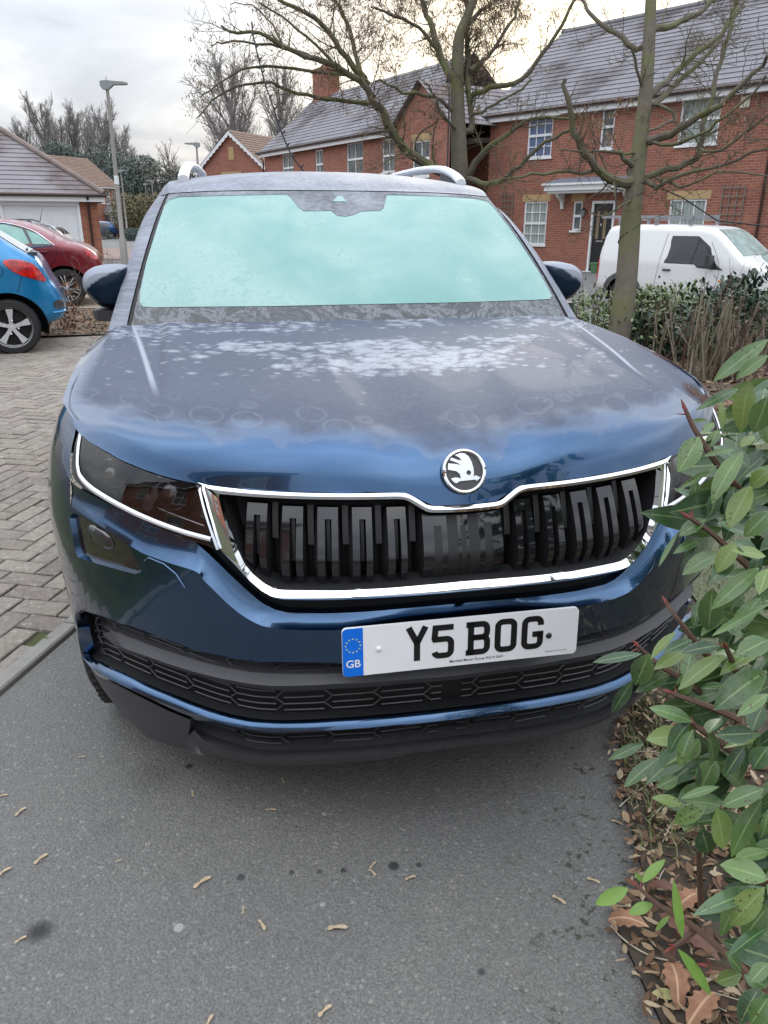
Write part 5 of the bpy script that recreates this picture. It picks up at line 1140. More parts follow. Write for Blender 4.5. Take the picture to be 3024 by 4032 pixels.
# wall lantern, trellises: things of their own on the wall
ln_ = tag(empty('wall_lantern', W.p(4.28, 1.75, .09)), 'black carriage lantern on the brick wall beside the black front door', 'lantern'); lm_ = Wall(np.array([0, 0]), FT)
mb = MB(); mb.tube([lm_.p(0, .02, -.09), lm_.p(0, .10, -.05), lm_.p(0, .14, .02), lm_.p(0, .10, .06)], .012, 6); mb.lathe([(.001, .15), (.03, .13), (.085, .09), (.075, .08)], lm_.p(0, 0, .06), (0, 0, 1), 6); mb.lathe([(.05, -.13), (.02, -.16), (.001, -.19)], lm_.p(0, 0, .06), (0, 0, 1), 6)
for k in range(6): t = math.pi*2*k/6; q = np.array(lm_.p(0, 0, .06)); mb.tube([q+[.075*math.cos(t), .075*math.sin(t), .085], q+[.05*math.cos(t), .05*math.sin(t), -.13]], .008, 4)
mb.build('lantern_body', m_door, ln_); mb = MB(); mb.lathe([(.066, .08), (.045, -.12)], lm_.p(0, 0, .06), (0, 0, 1), 6); mb.build('lantern_glass', simple('lantern_glass', (.35, .36, .35), .1), ln_)
m_trel = simple('grey_wood', (.20, .17, .14), .8)
def trellis(a0, a1, z0, z1, label):
    t = tag(empty('wall_trellis', W.p(a0, z0, .04)), label, 'trellis', 'wooden trellises on the brick wall'); t.location = (0, 0, 0); mb = MB(); nv, nh = 4, 7
    for i in range(nv): a = a0+(a1-a0)*i/(nv-1); W.bar(mb, a-.014, z0, a+.014, z1, .02, .04)
    mb.build('upright', m_trel, t, False); mb = MB()
    for j in range(nh): z = z0+.08+(z1-z0-.16)*j/(nh-1); W.bar(mb, a0-.04, z-.013, a1+.04, z+.013, .04, .055)
    mb.build('cross_bar', m_trel, t, False)
trellis(8.80, 9.42, .9, 2.45, 'tall grey wooden trellis above the white van roof beside the brown drainpipe'); trellis(.75, 1.22, 1.1, 2.42, 'small grey wooden trellis left of the ground floor window of the house')
tub = tag(MB().lathe([(.10, 0), (.14, .30), (.155, .30), (.155, .34), (.13, .34), (.12, .30), (.001, .28)], W.p(5.2, float(gz(*W.p(5.2, 0, .6)[:2])), .6), (0, 0, 1), 16).build('plant_tub', simple('green_tub', (.10, .20, .10), .5)), 'small green tub standing by the front doorstep', 'tub')
# ---------------------------------------------------------------- lower link house with brown roof, between the two
lk = tag(empty('link_house'), 'brick house wing with brown tiled roof set back between two houses', 'house')
Wl = Wall(np.array(W.p(-5.4, 0, -1.1)[:2]), FT); mb = MB(); Wl.panel(mb, 0, -.4, 5.4, 4.5); Bl = Wall(np.array(Wl.p(0, 0, -7)[:2]), np.array(Wl.p(0, 0)[:2])-np.array(Wl.p(0, 0, -7)[:2])); Bl.poly(mb, [(0, -.4), (7, -.4), (7, 4.5), (3.5, 6.3), (0, 4.5)]); mb.build('wall', m_brick, lk, False)
mb = MB(); roof_slope(mb, Wl.p(-.15, 4.4, .3), Wl.p(5.4, 4.4, .3), Wl.p(-.15, 6.42, -3.5), Wl.p(5.4, 6.42, -3.5)); roof_slope(mb, Wl.p(5.4, 4.4, -7.3), Wl.p(-.15, 4.4, -7.3), Wl.p(5.4, 6.42, -3.5), Wl.p(-.15, 6.42, -3.5)); mb.build('roof', m_tile_brown, lk, False)
mb = MB(); Wl.bar(mb, -.1, 4.22, 5.4, 4.42, .2, .24); mb.build('fascia', m_upvc, lk, False); mb = MB(); mb.tube([Wl.p(-.15, 4.42, .3), Wl.p(5.3, 4.42, .3)], .055, 6); mb.build('gutter', m_gutter, lk)
# ---------------------------------------------------------------- second house, further off in the middle
h2 = tag(empty('chimney_house'), 'red brick house with frosted grey roof and brick chimney behind the SUV', 'house')
T2 = np.array([.355, -.935]); W2 = Wall((1.72, 42.2), T2); E2, D2, L2, R2z = 4.8, 6.4, 13.2, 7.55
w2 = [(2.15, 3.3, 3.4, 4.55), (5.75, 3.3, 6.5, 4.5), (8.7, 3.3, 10.1, 4.55), (11.6, 3.3, 12.6, 4.5), (2.1, .8, 3.3, 2.1), (8.6, .8, 9.8, 2.1)]
mb = MB(); W2.panel(mb, 0, -.4, L2, E2, 0, 0, w2); S2 = Wall(np.array(W2.p(0, 0, -D2)[:2]), np.array(W2.p(0, 0)[:2])-np.array(W2.p(0, 0, -D2)[:2])); S2.poly(mb, [(0, -.4), (D2, -.4), (D2, E2), (D2/2, R2z-.1), (0, E2)]); mb.build('wall', m_brick, h2, False)
mb = MB(); roof_slope(mb, W2.p(-.3, E2-.12, .32), W2.p(L2, E2-.12, .32), W2.p(-.3, R2z, -D2/2), W2.p(L2, R2z, -D2/2)); roof_slope(mb, W2.p(L2, E2-.12, -D2-.3), W2.p(-.3, E2-.12, -D2-.3), W2.p(L2, R2z, -D2/2), W2.p(-.3, R2z, -D2/2)); rf2 = mb.build('roof', m_tile, h2, False)
mb = MB(); W2.bar(mb, .1, R2z-1.0, 1.7, R2z+1.05, -D2/2-.35, -D2/2+.35); W2.bar(mb, .02, R2z+1.05, 1.78, R2z+1.2, -D2/2-.42, -D2/2+.42); ch = mb.build('chimney', m_brick2, rf2, False)
mb = MB()
for a in (.9,): mb.lathe([(.12, 0), (.10, .30), (.12, .33)], W2.p(a, R2z+1.2, -D2/2), (0, 0, 1), 12)
mb.build('chimney_pot', simple('terracotta', (.35, .14, .08), .8), h2)
mb = MB(); W2.bar(mb, -.2, E2-.26, L2, E2-.06, .22, .26); mb.build('fascia', m_upvc, h2, False); mb = MB(); mb.tube([W2.p(-.35, E2-.05, .33), W2.p(L2, E2-.05, .33)], .06, 6); mb.tube([W2.p(-.1, E2-.1, .3), W2.p(-.02, E2-.4, .08), W2.p(-.02, 0, .08)], .04, 6); mb.build('gutter', m_gutter, h2)
for w in w2: window(W2, h2, *w, 2, 2, True, None, w[1] < 2 or w is w2[3])
# gabled wing standing forward at its right end
Wg = Wall(np.array(W2.p(13.1, 0, .35)[:2]), T2); mb = MB(); gw = 3.5
wg = [(1.2, 3.0, 2.3, 4.2), (1.2, .8, 2.3, 2.1)]
Wg.panel(mb, 0, -.4, gw, 4.8, 0, 0, wg); Wg.poly(mb, [(0, 4.8), (gw, 4.8), (gw/2, 6.0)], 0)
Sg = Wall(np.array(Wg.p(0, 0, -6)[:2]), np.array(Wg.p(0, 0)[:2])-np.array(Wg.p(0, 0, -6)[:2])); Sg.poly(mb, [(0, -.4), (6, -.4), (6, 4.8), (0, 4.8)]); mb.build('wing_wall', m_brick, h2, False)
mb = MB(); roof_slope(mb, Wg.p(-.25, 4.6, -6), Wg.p(-.25, 4.6, .2), Wg.p(gw/2, 6.12, -6), Wg.p(gw/2, 6.12, .2)); roof_slope(mb, Wg.p(gw+.25, 4.6, .2), Wg.p(gw+.25, 4.6, -6), Wg.p(gw/2, 6.12, .2), Wg.p(gw/2, 6.12, -6)); mb.build('wing_roof', m_tile_dark, h2, False)
for w in wg: window(Wg, h2, *w, 2, 2)
# ---------------------------------------------------------------- small gabled house with scalloped white bargeboards
h3 = tag(empty('gabled_house'), 'small brick house with scalloped white bargeboards and brown roof', 'house')
dG = 52.; ap = atd(905, 512, dG); la = atd(812, 676, dG); half = 2.9; th = rad(-38); T3 = np.array([math.cos(th), math.sin(th)]); W3 = Wall(ap[:2]-T3*half, T3); HA, HE = ap[2]-.1, 5.0
mb = MB(); W3.poly(mb, [(0, -.5), (2*half, -.5), (2*half, HE), (half, HA), (0, HE)]); S3 = Wall(np.array(W3.p(2*half, 0)[:2]), -W3.n); S3.poly(mb, [(0, -.5), (9, -.5), (9, HE), (0, HE)]); mb.build('wall', m_brick, h3, False)
mb = MB(); roof_slope(mb, W3.p(2*half+.25, HE-.25, .25), W3.p(2*half+.25, HE-.25, -9), W3.p(half, HA+.1, .25), W3.p(half, HA+.1, -9)); roof_slope(mb, W3.p(-.25, HE-.25, -9), W3.p(-.25, HE-.25, .25), W3.p(half, HA+.1, -9), W3.p(half, HA+.1, .25)); mb.build('roof', m_tile_brown, h3, False)
for sg in (-1, 1):
    mb = MB(); n = 11; top = [(half+sg*(half+.25)*k/n, HA+.05-(HA-HE+.25)*k/n) for k in range(n+1)]; pts = []
    for k in range(n):
        for f in (0, .25, .5, .75): a = top[k][0]+(top[k+1][0]-top[k][0])*f; z = top[k][1]+(top[k+1][1]-top[k][1])*f; pts.append((a, z-.22-.10*math.sin(math.pi*f)))
    pts.append((top[-1][0], top[-1][1]-.22)); tt_ = resample(np.array(top), len(pts)); grid_faces(mb, [[W3.p(a, z, .22) for a, z in tt_], [W3.p(a, z, .22) for a, z in pts]]); mb.build('bargeboard', m_upvc, h3, False)
mb = MB(); W3.bar(mb, half-.22, HA-1.75, half+.22, HA-.95, 0, .03); mb.build('gable_slit', m_lint, h3, False); window(W3, h3, half-.9, 3.2, half+.6, 4.5, 2, 2)
# ---------------------------------------------------------------- garage with hipped roof on the left
gg = tag(empty('garage'), 'brick garage with hipped tiled roof and white up-and-over door', 'garage')
GT = np.array([.98, .196]); Wq = Wall(np.array([-4.72, 27.9])-GT*6.2, GT); GL, GD, GE = 6.2, 6.0, 2.25
do = (GL-3.05, -.1, GL-.58, 2.08); do2 = (.35, -.1, 2.8, 2.08)
mb = MB(); Wq.panel(mb, 0, -.3, GL, GE, 0, 0, [do, do2]); Sq = Wall(np.array(Wq.p(GL, 0)[:2]), -Wq.n); Sq.panel(mb, 0, -.3, GD, GE); mb.build('wall', m_brick2, gg, False)
apx = Wq.p(GL/2, 4.62, -GD/2); c4_ = [Wq.p(-.25, GE+.02, .28), Wq.p(GL+.25, GE+.02, .28), Wq.p(GL+.25, GE+.02, -GD-.25), Wq.p(-.25, GE+.02, -GD-.25)]
mb = MB()
for i in range(4): roof_slope(mb, c4_[i], c4_[(i+1) % 4], apx, apx, .24)
rg = mb.build('roof', m_tile_dark, gg, False); mb = MB()
for c in c4_: mb.tube([np.array(c)+[0, 0, .05], np.array(apx)+[0, 0, .05]], .10, 8)
mb.build('hip_tile', simple('hip_tile', (.22, .17, .155), .8, var=.25, scale=3), rg)
mb = MB(); Wq.bar(mb, -.25, GE-.20, GL+.25, GE-.02, .20, .24); Sq.bar(mb, -.2, GE-.20, GD, GE-.02, .20, .24); Wq.bar(mb, -.2, GE-.20, GL+.2, GE-.18, 0, .2); mb.build('fascia', m_upvc, gg, False)
mb = MB(); mb.tube([Wq.p(-.3, GE+.0, .31), Wq.p(GL+.32, GE+.0, .31)], .055, 8); mb.tube([Wq.p(GL-.30, GE-.05, .28), Wq.p(GL-.30, GE-.3, .10), Wq.p(GL-.30, GE-.45, .06), Wq.p(GL-.30, 0, .06)], .042, 8); mb.build('gutter', m_gutter, gg)
for q in (do, do2):
    mb = MB(); f = .09; Wq.bar(mb, q[0], q[1], q[0]+f, q[3], -.1, .012); Wq.bar(mb, q[2]-f, q[1], q[2], q[3], -.1, .012); Wq.bar(mb, q[0]+f, q[3]-.16, q[2]-f, q[3], -.1, .012); fr_ = mb.build('garage_door_frame', m_upvc, gg, False)
    mb = MB(); Wq.panel(mb, q[0]+f, q[1], q[2]-f, q[3]-.16, -.06); n = 5; w_ = (q[2]-q[0]-2*f)/n
    for k in range(n):
        a = q[0]+f+w_*k+.06; ztop = 1.72+.10*(2-abs(k-2)) ; Wq.bar(mb, a, .2, a+.012, ztop-.06, -.06, -.048); Wq.bar(mb, a+w_-.12, .2, a+w_-.108, ztop-.06, -.06, -.048); Wq.bar(mb, a, ztop-.06, a+w_-.108, ztop-.05, -.06, -.048)
    mb.build('garage_door', simple('white_door', (.74, .75, .77), .4, var=.03), fr_, False)
# ---------------------------------------------------------------- terrace behind the garage with a bay window
tr_ = tag(empty('terrace_house'), 'brick terrace with brown roof and a small bay window behind the garage', 'house')
pl4, pr4 = atd(250, 800, 74), atd(468, 800, 80); W4 = Wall(pl4[:2], (pr4-pl4)[:2]); L4 = float(np.linalg.norm((pr4-pl4)[:2])); qa = lambda px: (px-250)/218.*L4
w4 = [(qa(398), 3.2, qa(412), 4.5), (qa(420), 3.2, qa(434), 4.5), (qa(444), 3.2, qa(454), 4.4)]
mb = MB(); W4.panel(mb, -8, -.5, L4, 4.9, 0, 0, w4); E4 = Wall(np.array(W4.p(L4, 0)[:2]), -W4.n); E4.poly(mb, [(0, -.5), (8, -.5), (8, 4.9), (4, 7.6), (0, 4.9)]); mb.build('wall', m_brick, tr_, False)
mb = MB(); roof_slope(mb, W4.p(-8, 4.8, .35), W4.p(L4+.2, 4.8, .35), W4.p(-8, 7.7, -4), W4.p(L4+.2, 7.7, -4)); roof_slope(mb, W4.p(L4+.2, 4.8, -8.3), W4.p(-8, 4.8, -8.3), W4.p(L4+.2, 7.7, -4), W4.p(-8, 7.7, -4)); mb.build('roof', m_tile_brown, tr_, False)
mb = MB(); W4.bar(mb, -8, 4.65, L4, 4.82, .25, .3); mb.build('fascia', m_upvc, tr_, False)
for w in w4: window(W4, tr_, *w, 1, 2, True)
a0, a1 = qa(403), qa(442); mb = MB(); W4.bar(mb, a0, -.4, a1, .75, .004, .8); bay = mb.build('bay_window', m_brick, tr_, False); mb = MB(); W4.bar(mb, a0+.05, .75, a1-.05, 2.15, .004, .74); mb.build('bay_glass', m_pane, bay, False); mb = MB()
for a in np.linspace(a0+.05, a1-.05, 6): W4.bar(mb, a-.045, .75, a+.045, 2.15, .74, .79)
W4.bar(mb, a0, 2.1, a1, 2.3, .0, .84); mb.build('bay_frame', m_upvc, bay, False); mb = MB(); mb.add([W4.p(a0-.2, 2.3, 1.0), W4.p(a1+.2, 2.3, 1.0), W4.p(a1-.4, 3.1, 0), W4.p(a0+.4, 3.1, 0), W4.p(a0-.2, 2.3, 0), W4.p(a1+.2, 2.3, 0)], [(0, 1, 2, 3), (0, 3, 4), (1, 5, 2)]); mb.build('bay_roof', m_tile_dark, bay, False)
# ---------------------------------------------------------------- brick house behind the photographer: out of frame, but the car's paint and lamps mirror it
h5 = tag(empty('facing_house'), 'red brick house across the drive mirrored in the headlamps', 'house')
W5 = Wall((-4.2, -6.6), (-.90, .43)); w5 = [(1, .9, 2.4, 2.2), (5, .9, 6.4, 2.2), (9, .9, 10.4, 2.2), (1, 3.4, 2.2, 4.6), (5, 3.4, 6.2, 4.6), (9, 3.4, 10.2, 4.6)]
mb = MB(); W5.panel(mb, 0, -.3, 12.5, 5.0, 0, 0, w5); mb.build('wall', m_brick, h5, False)
mb = MB(); roof_slope(mb, W5.p(-.2, 4.9, .35), W5.p(12.7, 4.9, .35), W5.p(-.2, 8.0, -4.2), W5.p(12.7, 8.0, -4.2)); mb.build('roof', m_tile_dark, h5, False)
mb = MB(); W5.bar(mb, 0, 4.75, 12.5, 4.95, .22, .26); mb.build('fascia', m_upvc, h5, False)
for w in w5: window(W5, h5, *w, 2, 2, True, None, w[1] < 2)
# ================================================================ other vehicles: built on a side outline with rounded edges
def car_paint(name, col, frost=0.0, metal=.35):
    M = Mat(name, col, .28, metal, **{'Coat Weight': .8, 'Coat Roughness': .05}); n = M.noise(3, 4, .6); g = N(M.nt, 'ShaderNodeNewGeometry'); nz = M.xyz(g.outputs['Normal'])[2]
    f = M.math('MULTIPLY', M.step(M.math('ADD', nz, M.math('MULTIPLY', M.math('SUBTRACT', n, .5), .5)), .35, .95), frost)
    M.set('Base Color', M.mix(f, M.mix(M.math('MULTIPLY', n, .25), col, tuple(c*.7 for c in col)), (.50, .52, .56))); M.set('Roughness', M.math('ADD', .26, M.math('MULTIPLY', f, .4))); M.set('Coat Weight', M.math('SUBTRACT', .8, M.math('MULTIPLY', f, .8))); return M.m
def seg_dist(P, L, closed=True):
    L = np.asarray(L, float); B = np.roll(L, -1, 0) if closed else L[1:]; A = L if closed else L[:-1]; d = np.full(len(P), 1e9)
    for a, b in zip(A, B):
        e = b-a; t = np.clip(((P-a) @ e)/(e @ e+1e-12), 0, 1); d = np.minimum(d, np.linalg.norm(P-a-t[:, None]*e, axis=1))
    return d
class Car:
    """local axes: x forward, y left, z up, origin on the ground under the rear axle"""
    def __init__(s, name, label, loc, ang, paint, outline, half, belt, top_half, r_edge=.09, arches=(), wr=.31, smooth=2):
        s.root = tag(empty(name, loc, ang), label, 'car' if 'van' not in name else 'van'); s.half, s.belt, s.th = half, belt, top_half; s.re = r_edge; s.paint = paint
        s.out = resample(np.vstack([chaikin(np.array(outline, float), smooth, True), ]), 150); o2 = chaikin(np.array(outline, float), smooth, True); s.out = resample(np.vstack([o2, o2[:1]]), 150)[:-1]
        s.xmin, s.xmax = s.out[:, 0].min(), s.out[:, 0].max(); s.zmax = s.out[:, 1].max(); s.arches = arches; s.wr = wr
    def side(s, P):
        P = np.atleast_2d(P); d = seg_dist(P, s.out); x, z = P[:, 0], P[:, 1]
        w = np.where(z < s.belt, s.half - .05*np.clip((s.belt-.25-z)/(s.belt-.25), 0, 1)**2, s.half - (s.half-s.th)*np.clip((z-s.belt)/(s.zmax-s.belt), 0, 1)**1.15)
        for e, sg in ((s.xmin, 1), (s.xmax, -1)): q = np.clip(sg*(x-e), 0, .5)/.5; w = w - .13*(1-q)**2.2
        r = s.re; w = w - r*(1-np.sqrt(np.clip(1-(1-np.clip(d/r, 0, 1))**2, 0, 1))); return w
    def shell(s, name='body', step=.06):
        holes = []; poly = s.out
        for ax, ar in s.arches: holes.append([(ax+ar*math.cos(t), s.wr+ar*math.sin(t)) for t in np.linspace(0, 2*math.pi, 41)[:-1]])
        V, F2 = cdt(poly, holes, step)
        w = s.side(V); mb = MB()
        L = np.stack([V[:, 0], w, V[:, 1]], 1); R_ = L*np.array([1, -1, 1]); mb.add(L, F2); mb.add(R_, [f[::-1] for f in F2])
        n = len(poly); wo = s.side(poly); rows = [np.stack([poly[:, 0], wo*t, poly[:, 1]+.012*(1-t*t)*np.where(poly[:, 1] > s.belt, 1, 0)], 1) for t in np.linspace(1, -1, 7)]
        rows = [np.vstack([r, r[:1]]) for r in rows]; grid_faces(mb, rows)
        o = mb.build(name, s.paint, s.root, True, 40); bm = bmesh.new(); bm.from_mesh(o.data); bmesh.ops.remove_doubles(bm, verts=bm.verts, dist=1e-4); bmesh.ops.recalc_face_normals(bm, faces=bm.faces); bm.to_mesh(o.data); bm.free(); o.data.set_sharp_from_angle(angle=rad(40)); s.body = o
        return o
    def patch(s, name, P, mat, sides=(1, -1), off=.004, par=None, step=.08, rnd=1):
        P = chaikin(np.array(P, float), rnd, True) if rnd else np.array(P, float); V, F = cdt(P, (), step); w = s.side(V)+off; res = []
        for sd in sides:
            mb = MB(); mb.add([(v[0], sd*q, v[1]) for v, q in zip(V, w)], [f if sd < 0 else f[::-1] for f in F]); e = np.vstack([P, P[:1]]); we = s.side(e); grid_faces(mb, [[(v[0], sd*(q+off), v[1]) for v, q in zip(e, we)], [(v[0], sd*(q-.01), v[1]) for v, q in zip(e, we)]])
            res.append(mb.build(name, mat, par or s.root, True, 30))
        return res
    def line(s, name, P, r, mat, sides=(1, -1), off=.002, par=None, n=24, closed=False):
        P = np.array(P, float); P = chaikin(P, 2, closed); P = resample(np.vstack([P, P[:1]]) if closed else P, n); w = s.side(P)
        for sd in sides: mb = MB(); mb.tube([(p[0], sd*(q+off), p[1]) for p, q in zip(P, w)], r, 5); mb.build(name, mat, par or s.root)
    def across(s, name, P, mat, f=.8, off=.006, par=None):    # a sheet over the top or tail, following the outline points P (x, z)
        n_ = len(s.out); i0, i1 = [int(np.argmin(np.linalg.norm(s.out-np.array(q), axis=1))) for q in (P[0], P[-1])]; d_ = (i1-i0) % n_; P = s.out[[(i0+k) % n_ for k in range(d_+1)]] if d_ <= n_/2 else s.out[[(i0-k) % n_ for k in range(n_-d_+1)]]; P = resample(P, 12); w = s.side(P); nrm = np.gradient(P, axis=0); nrm = np.stack([nrm[:, 1], -nrm[:, 0]], 1); nrm /= np.linalg.norm(nrm, axis=1, keepdims=True); c = s.out.mean(0)
        nrm *= np.sign(((P-c)*nrm).sum(1))[:, None]; Q = P+nrm*off; mb = MB(); grid_faces(mb, [[(q[0], t*(a*f+(.02)), q[1]+.012*(1-(t*f)**2)) for q, a in zip(Q, w)] for t in np.linspace(-1, 1, 9)]); return mb.build(name, mat, par or s.root, True, 30)
    def wheel(s, x, y, r=None, w=.19, kind=5, dark=False):
        r = r or s.wr; o = empty('wheel', (x, y, r)); o.parent = s.root; sg = 1 if y > 0 else -1; h = w/2; mb = MB()
        mb.lathe([(r*.70, -h*.8), (r*.76, -h), (r*.92, -h*.96), (r*.98, -h*.75), (r, -h*.5), (r, h*.5), (r*.98, h*.75), (r*.92, h*.96), (r*.76, h), (r*.70, h*.8)], (0, 0, 0), (0, 1, 0), 44); mb.build('tyre', m_rubber, o)
        mb = MB(); mb.lathe([(r*.70, -h*.8), (r*.66, -h*.2), (r*.66, sg*h*.0), (r*.69, sg*h*.62), (r*.715, sg*h*.86), (r*.73, sg*h*.93)], (0, 0, 0), (0, 1, 0), 44)
        mb.lathe([(.001, sg*h*.72), (r*.13, sg*h*.70), (r*.16, sg*h*.5)], (0, 0, 0), (0, 1, 0), 20)
        for k in range(kind):
            t = 2*math.pi*k/kind + .32
            def pt(rr, tw, d): a = t+tw; return (rr*math.cos(a), sg*d, rr*math.sin(a))
            if kind == 5:
                A = [pt(r*.12, -.55, h*.70), pt(r*.36, -.20, h*.72), pt(r*.67, -.19, h*.78), pt(r*.67, .19, h*.78), pt(r*.36, .20, h*.72), pt(r*.12, .55, h*.70)]
                B = [(p[0], p[1]-sg*.03, p[2]) for p in A]; mb.add(A+B, [tuple(range(6))]+[(i, (i+1) % 6, 6+(i+1) % 6, 6+i) for i in range(6)])
            else:
                for d in (-.10, .10):
                    A = [pt(r*.12, d*1.2, h*.72), pt(r*.67, d*1.6-.05, h*.76), pt(r*.67, d*1.6+.05, h*.76), pt(r*.12, d*1.2+.2, h*.72)]; B = [(p[0], p[1]-sg*.025, p[2]) for p in A]; mb.add(A+B, [(0, 1, 2, 3)]+[(i, (i+1) % 4, 4+(i+1) % 4, 4+i) for i in range(4)])
        mb.build('rim', m_alloy, o, True, 25)
        mb = MB(); mb.lathe([(.001, sg*h*.1), (r*.66, sg*h*.1)], (0, 0, 0), (0, 1, 0), 30)
        mb.build('brake_disc', m_dark, o)
        if kind == 5:
            mb = MB()
            for k in range(4): t = math.pi/2*k+.2; mb.lathe([(.001, .022), (.012, .018), (.014, 0)], (r*.235*math.cos(t), sg*h*.70, r*.235*math.sin(t)), (0, sg, 0), 8)
            mb.build('wheel_bolt', m_chrome, o)
        return o
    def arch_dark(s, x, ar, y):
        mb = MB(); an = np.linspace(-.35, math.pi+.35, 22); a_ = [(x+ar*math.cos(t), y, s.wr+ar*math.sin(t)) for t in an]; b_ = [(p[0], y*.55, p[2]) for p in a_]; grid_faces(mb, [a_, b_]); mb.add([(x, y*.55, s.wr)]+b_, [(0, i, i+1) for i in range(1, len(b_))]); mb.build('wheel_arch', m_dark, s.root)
    def finish(s, wheels, **kw):
        for x in wheels:
            for y in (s.half-.10, -s.half+.10): s.wheel(x, y, **kw)
            ar = dict(s.arches).get(x, s.wr*1.2)
            for y in (s.half-.005, -s.half+.005): s.arch_dark(x, ar+.01, y)
m_red = Mat('tail_lamp_red', (.55, .012, .008), .10, 0., **{'Coat Weight': 1.0}); _n = m_red.noise(14, 2, .5); m_red.set('Base Color', m_red.mix(m_red.step(_n, .45, .6), (.60, .015, .010), (.33, .008, .008))); m_red = m_red.m
m_teal_glass = simple('iced_green_glass', (.24, .44, .39), .25, var=.2, scale=4); m_frost_glass = simple('frosted_rear_glass', (.42, .46, .46), .4, var=.2, scale=5); m_tint = Mat('tinted_glass', (.02, .024, .027), .06, 0., **{'Coat Weight': .6}).m
# ---- bright blue hatchback: tail seen from its left side
g0 = atz(66, 1393, -.03); ax = np.array([g0[0], g0[1]])
blue_ang = rad(190)
p_blue = car_paint('bright_blue_paint', (.004, .20, .44), .0)
out = [(-.36, .32), (-.50, .35), (-.60, .43), (-.595, .55), (-.53, .74), (-.48, .80), (-.40, 1.02), (-.33, 1.09), (-.27, 1.10), (.18, 1.42), (.42, 1.47), (1.1, 1.48), (1.55, 1.42), (2.25, 1.02), (3.0, .86), (3.18, .60), (3.15, .30), (2.9, .24)]
fw = np.array([math.cos(blue_ang), math.sin(blue_ang)]); lf = np.array([-fw[1], fw[0]]); org = ax - lf*.76
c = Car('blue_hatchback', 'bright blue hatchback parked on the block paving with its red tail lamp showing', (*org, -.03), blue_ang, p_blue, out, .86, 1.0, .60, .10, ((0, .385), (2.54, .385)), .31)
c.shell(); 
c.patch('tail_light', [(-.02, 1.04), (-.10, 1.055), (-.24, 1.04), (-.33, 1.00), (-.385, .93), (-.455, .795), (-.34, .825), (-.17, .885), (-.08, .945), (-.03, 1.0)][::-1], m_red, off=.010)
c.patch('bumper_insert', [(-.50, .60), (-.585, .58), (-.59, .50), (-.50, .49), (-.47, .53)], m_black, off=.006)
c.line('fuel_flap', [(.075+.085*math.cos(t), .935+.085*math.sin(t)) for t in np.linspace(0, 2*math.pi, 17)[:-1]], .0035, m_dark, (1,), closed=True); c.line('bumper_seam', [(-.195, .88), (-.125, .70)], .003, m_dark); c.line('bumper_lip', [(-.46, .455), (-.57, .46), (-.60, .47)], .012, p_blue)
c.across('rear_window', [(-.27, 1.105), (.17, 1.42)], m_frost_glass, .90, .008)
c.patch('side_window', [(.28, 1.08), (.25, 1.20), (.45, 1.38), (1.2, 1.39), (1.75, 1.20), (2.0, 1.04), (1.2, 1.02)], m_tint)
mb = MB(); mb.tube([(-.25, .0, 1.14), (-.26, .35, 1.145), (-.27, .50, 1.14)], .012, 5); mb.build('rear_wiper', m_black, c.root); mb = MB(); mb.box((-.33, .66, 1.10), (.05, .03, .02)); mb.build('rear_spoiler', m_black, c.root)
c.finish((0, 2.54))
# ---- dark red saloon behind it
g1 = atz(274, 1206, -.03); red_ang = rad(186); fw = np.array([math.cos(red_ang), math.sin(red_ang)]); lf = np.array([-fw[1], fw[0]]); org = g1[:2]-lf*.78
p_red = car_paint('dark_red_paint', (.20, .010, .018), .25)
out = [(-.55, .30), (-.66, .42), (-.68, .60), (-.60, .84), (-.52, .95), (-.32, 1.07), (-.13, 1.115), (-.02, 1.15), (.20, 1.29), (.46, 1.41), (.80, 1.475), (1.15, 1.50), (1.6, 1.48), (2.0, 1.38), (2.6, 1.02), (3.4, .86), (3.62, .62), (3.6, .30), (3.3, .24)]
c = Car('red_saloon', 'dark red saloon parked behind the blue hatchback with iced green windows', (*org, -.03), red_ang, p_red, out, .885, 1.03, .62, .12, ((0, .385), (2.84, .385)), .33)
c.shell()
for P in ([(.14, 1.075), (.22, 1.12), (.34, 1.225), (.54, 1.315), (.45, 1.08)], [(.50, 1.09), (.60, 1.325), (.86, 1.395), (1.08, 1.40), (.98, 1.20), (.80, 1.03)], [(1.12, 1.03), (1.18, 1.38), (1.6, 1.38), (2.0, 1.28), (2.4, 1.02)]): c.patch('side_window', P, m_teal_glass, off=.006, rnd=0)
c.patch('window_pillar', [(.12, 1.065), (.20, 1.12), (.34, 1.24), (.55, 1.335), (.86, 1.41), (1.6, 1.41), (2.1, 1.28), (2.45, 1.01), (.8, 1.015)], m_tint, off=.002)
c.line('chrome_strip', [(.10, 1.055), (.20, 1.13), (.34, 1.25), (.55, 1.35), (.86, 1.425), (1.3, 1.44), (1.8, 1.40)], .011, m_chrome, off=.006); c.line('chrome_strip', [(.10, 1.052), (.80, 1.005), (1.6, .99)], .010, m_chrome, off=.006)
c.patch('tail_light', [(-.35, 1.0), (-.46, .99), (-.57, .88), (-.60, .80), (-.50, .82), (-.40, .90)], m_red, off=.008)
c.line('door_handle', [(.22, .945), (.42, .945)], .018, p_red, off=.02); c.line('door_seam', [(.06, 1.04), (.10, .85), (.30, .60), (.42, .42)], .003, m_dark); c.finish((0, 2.84), kind=6, w=.22)
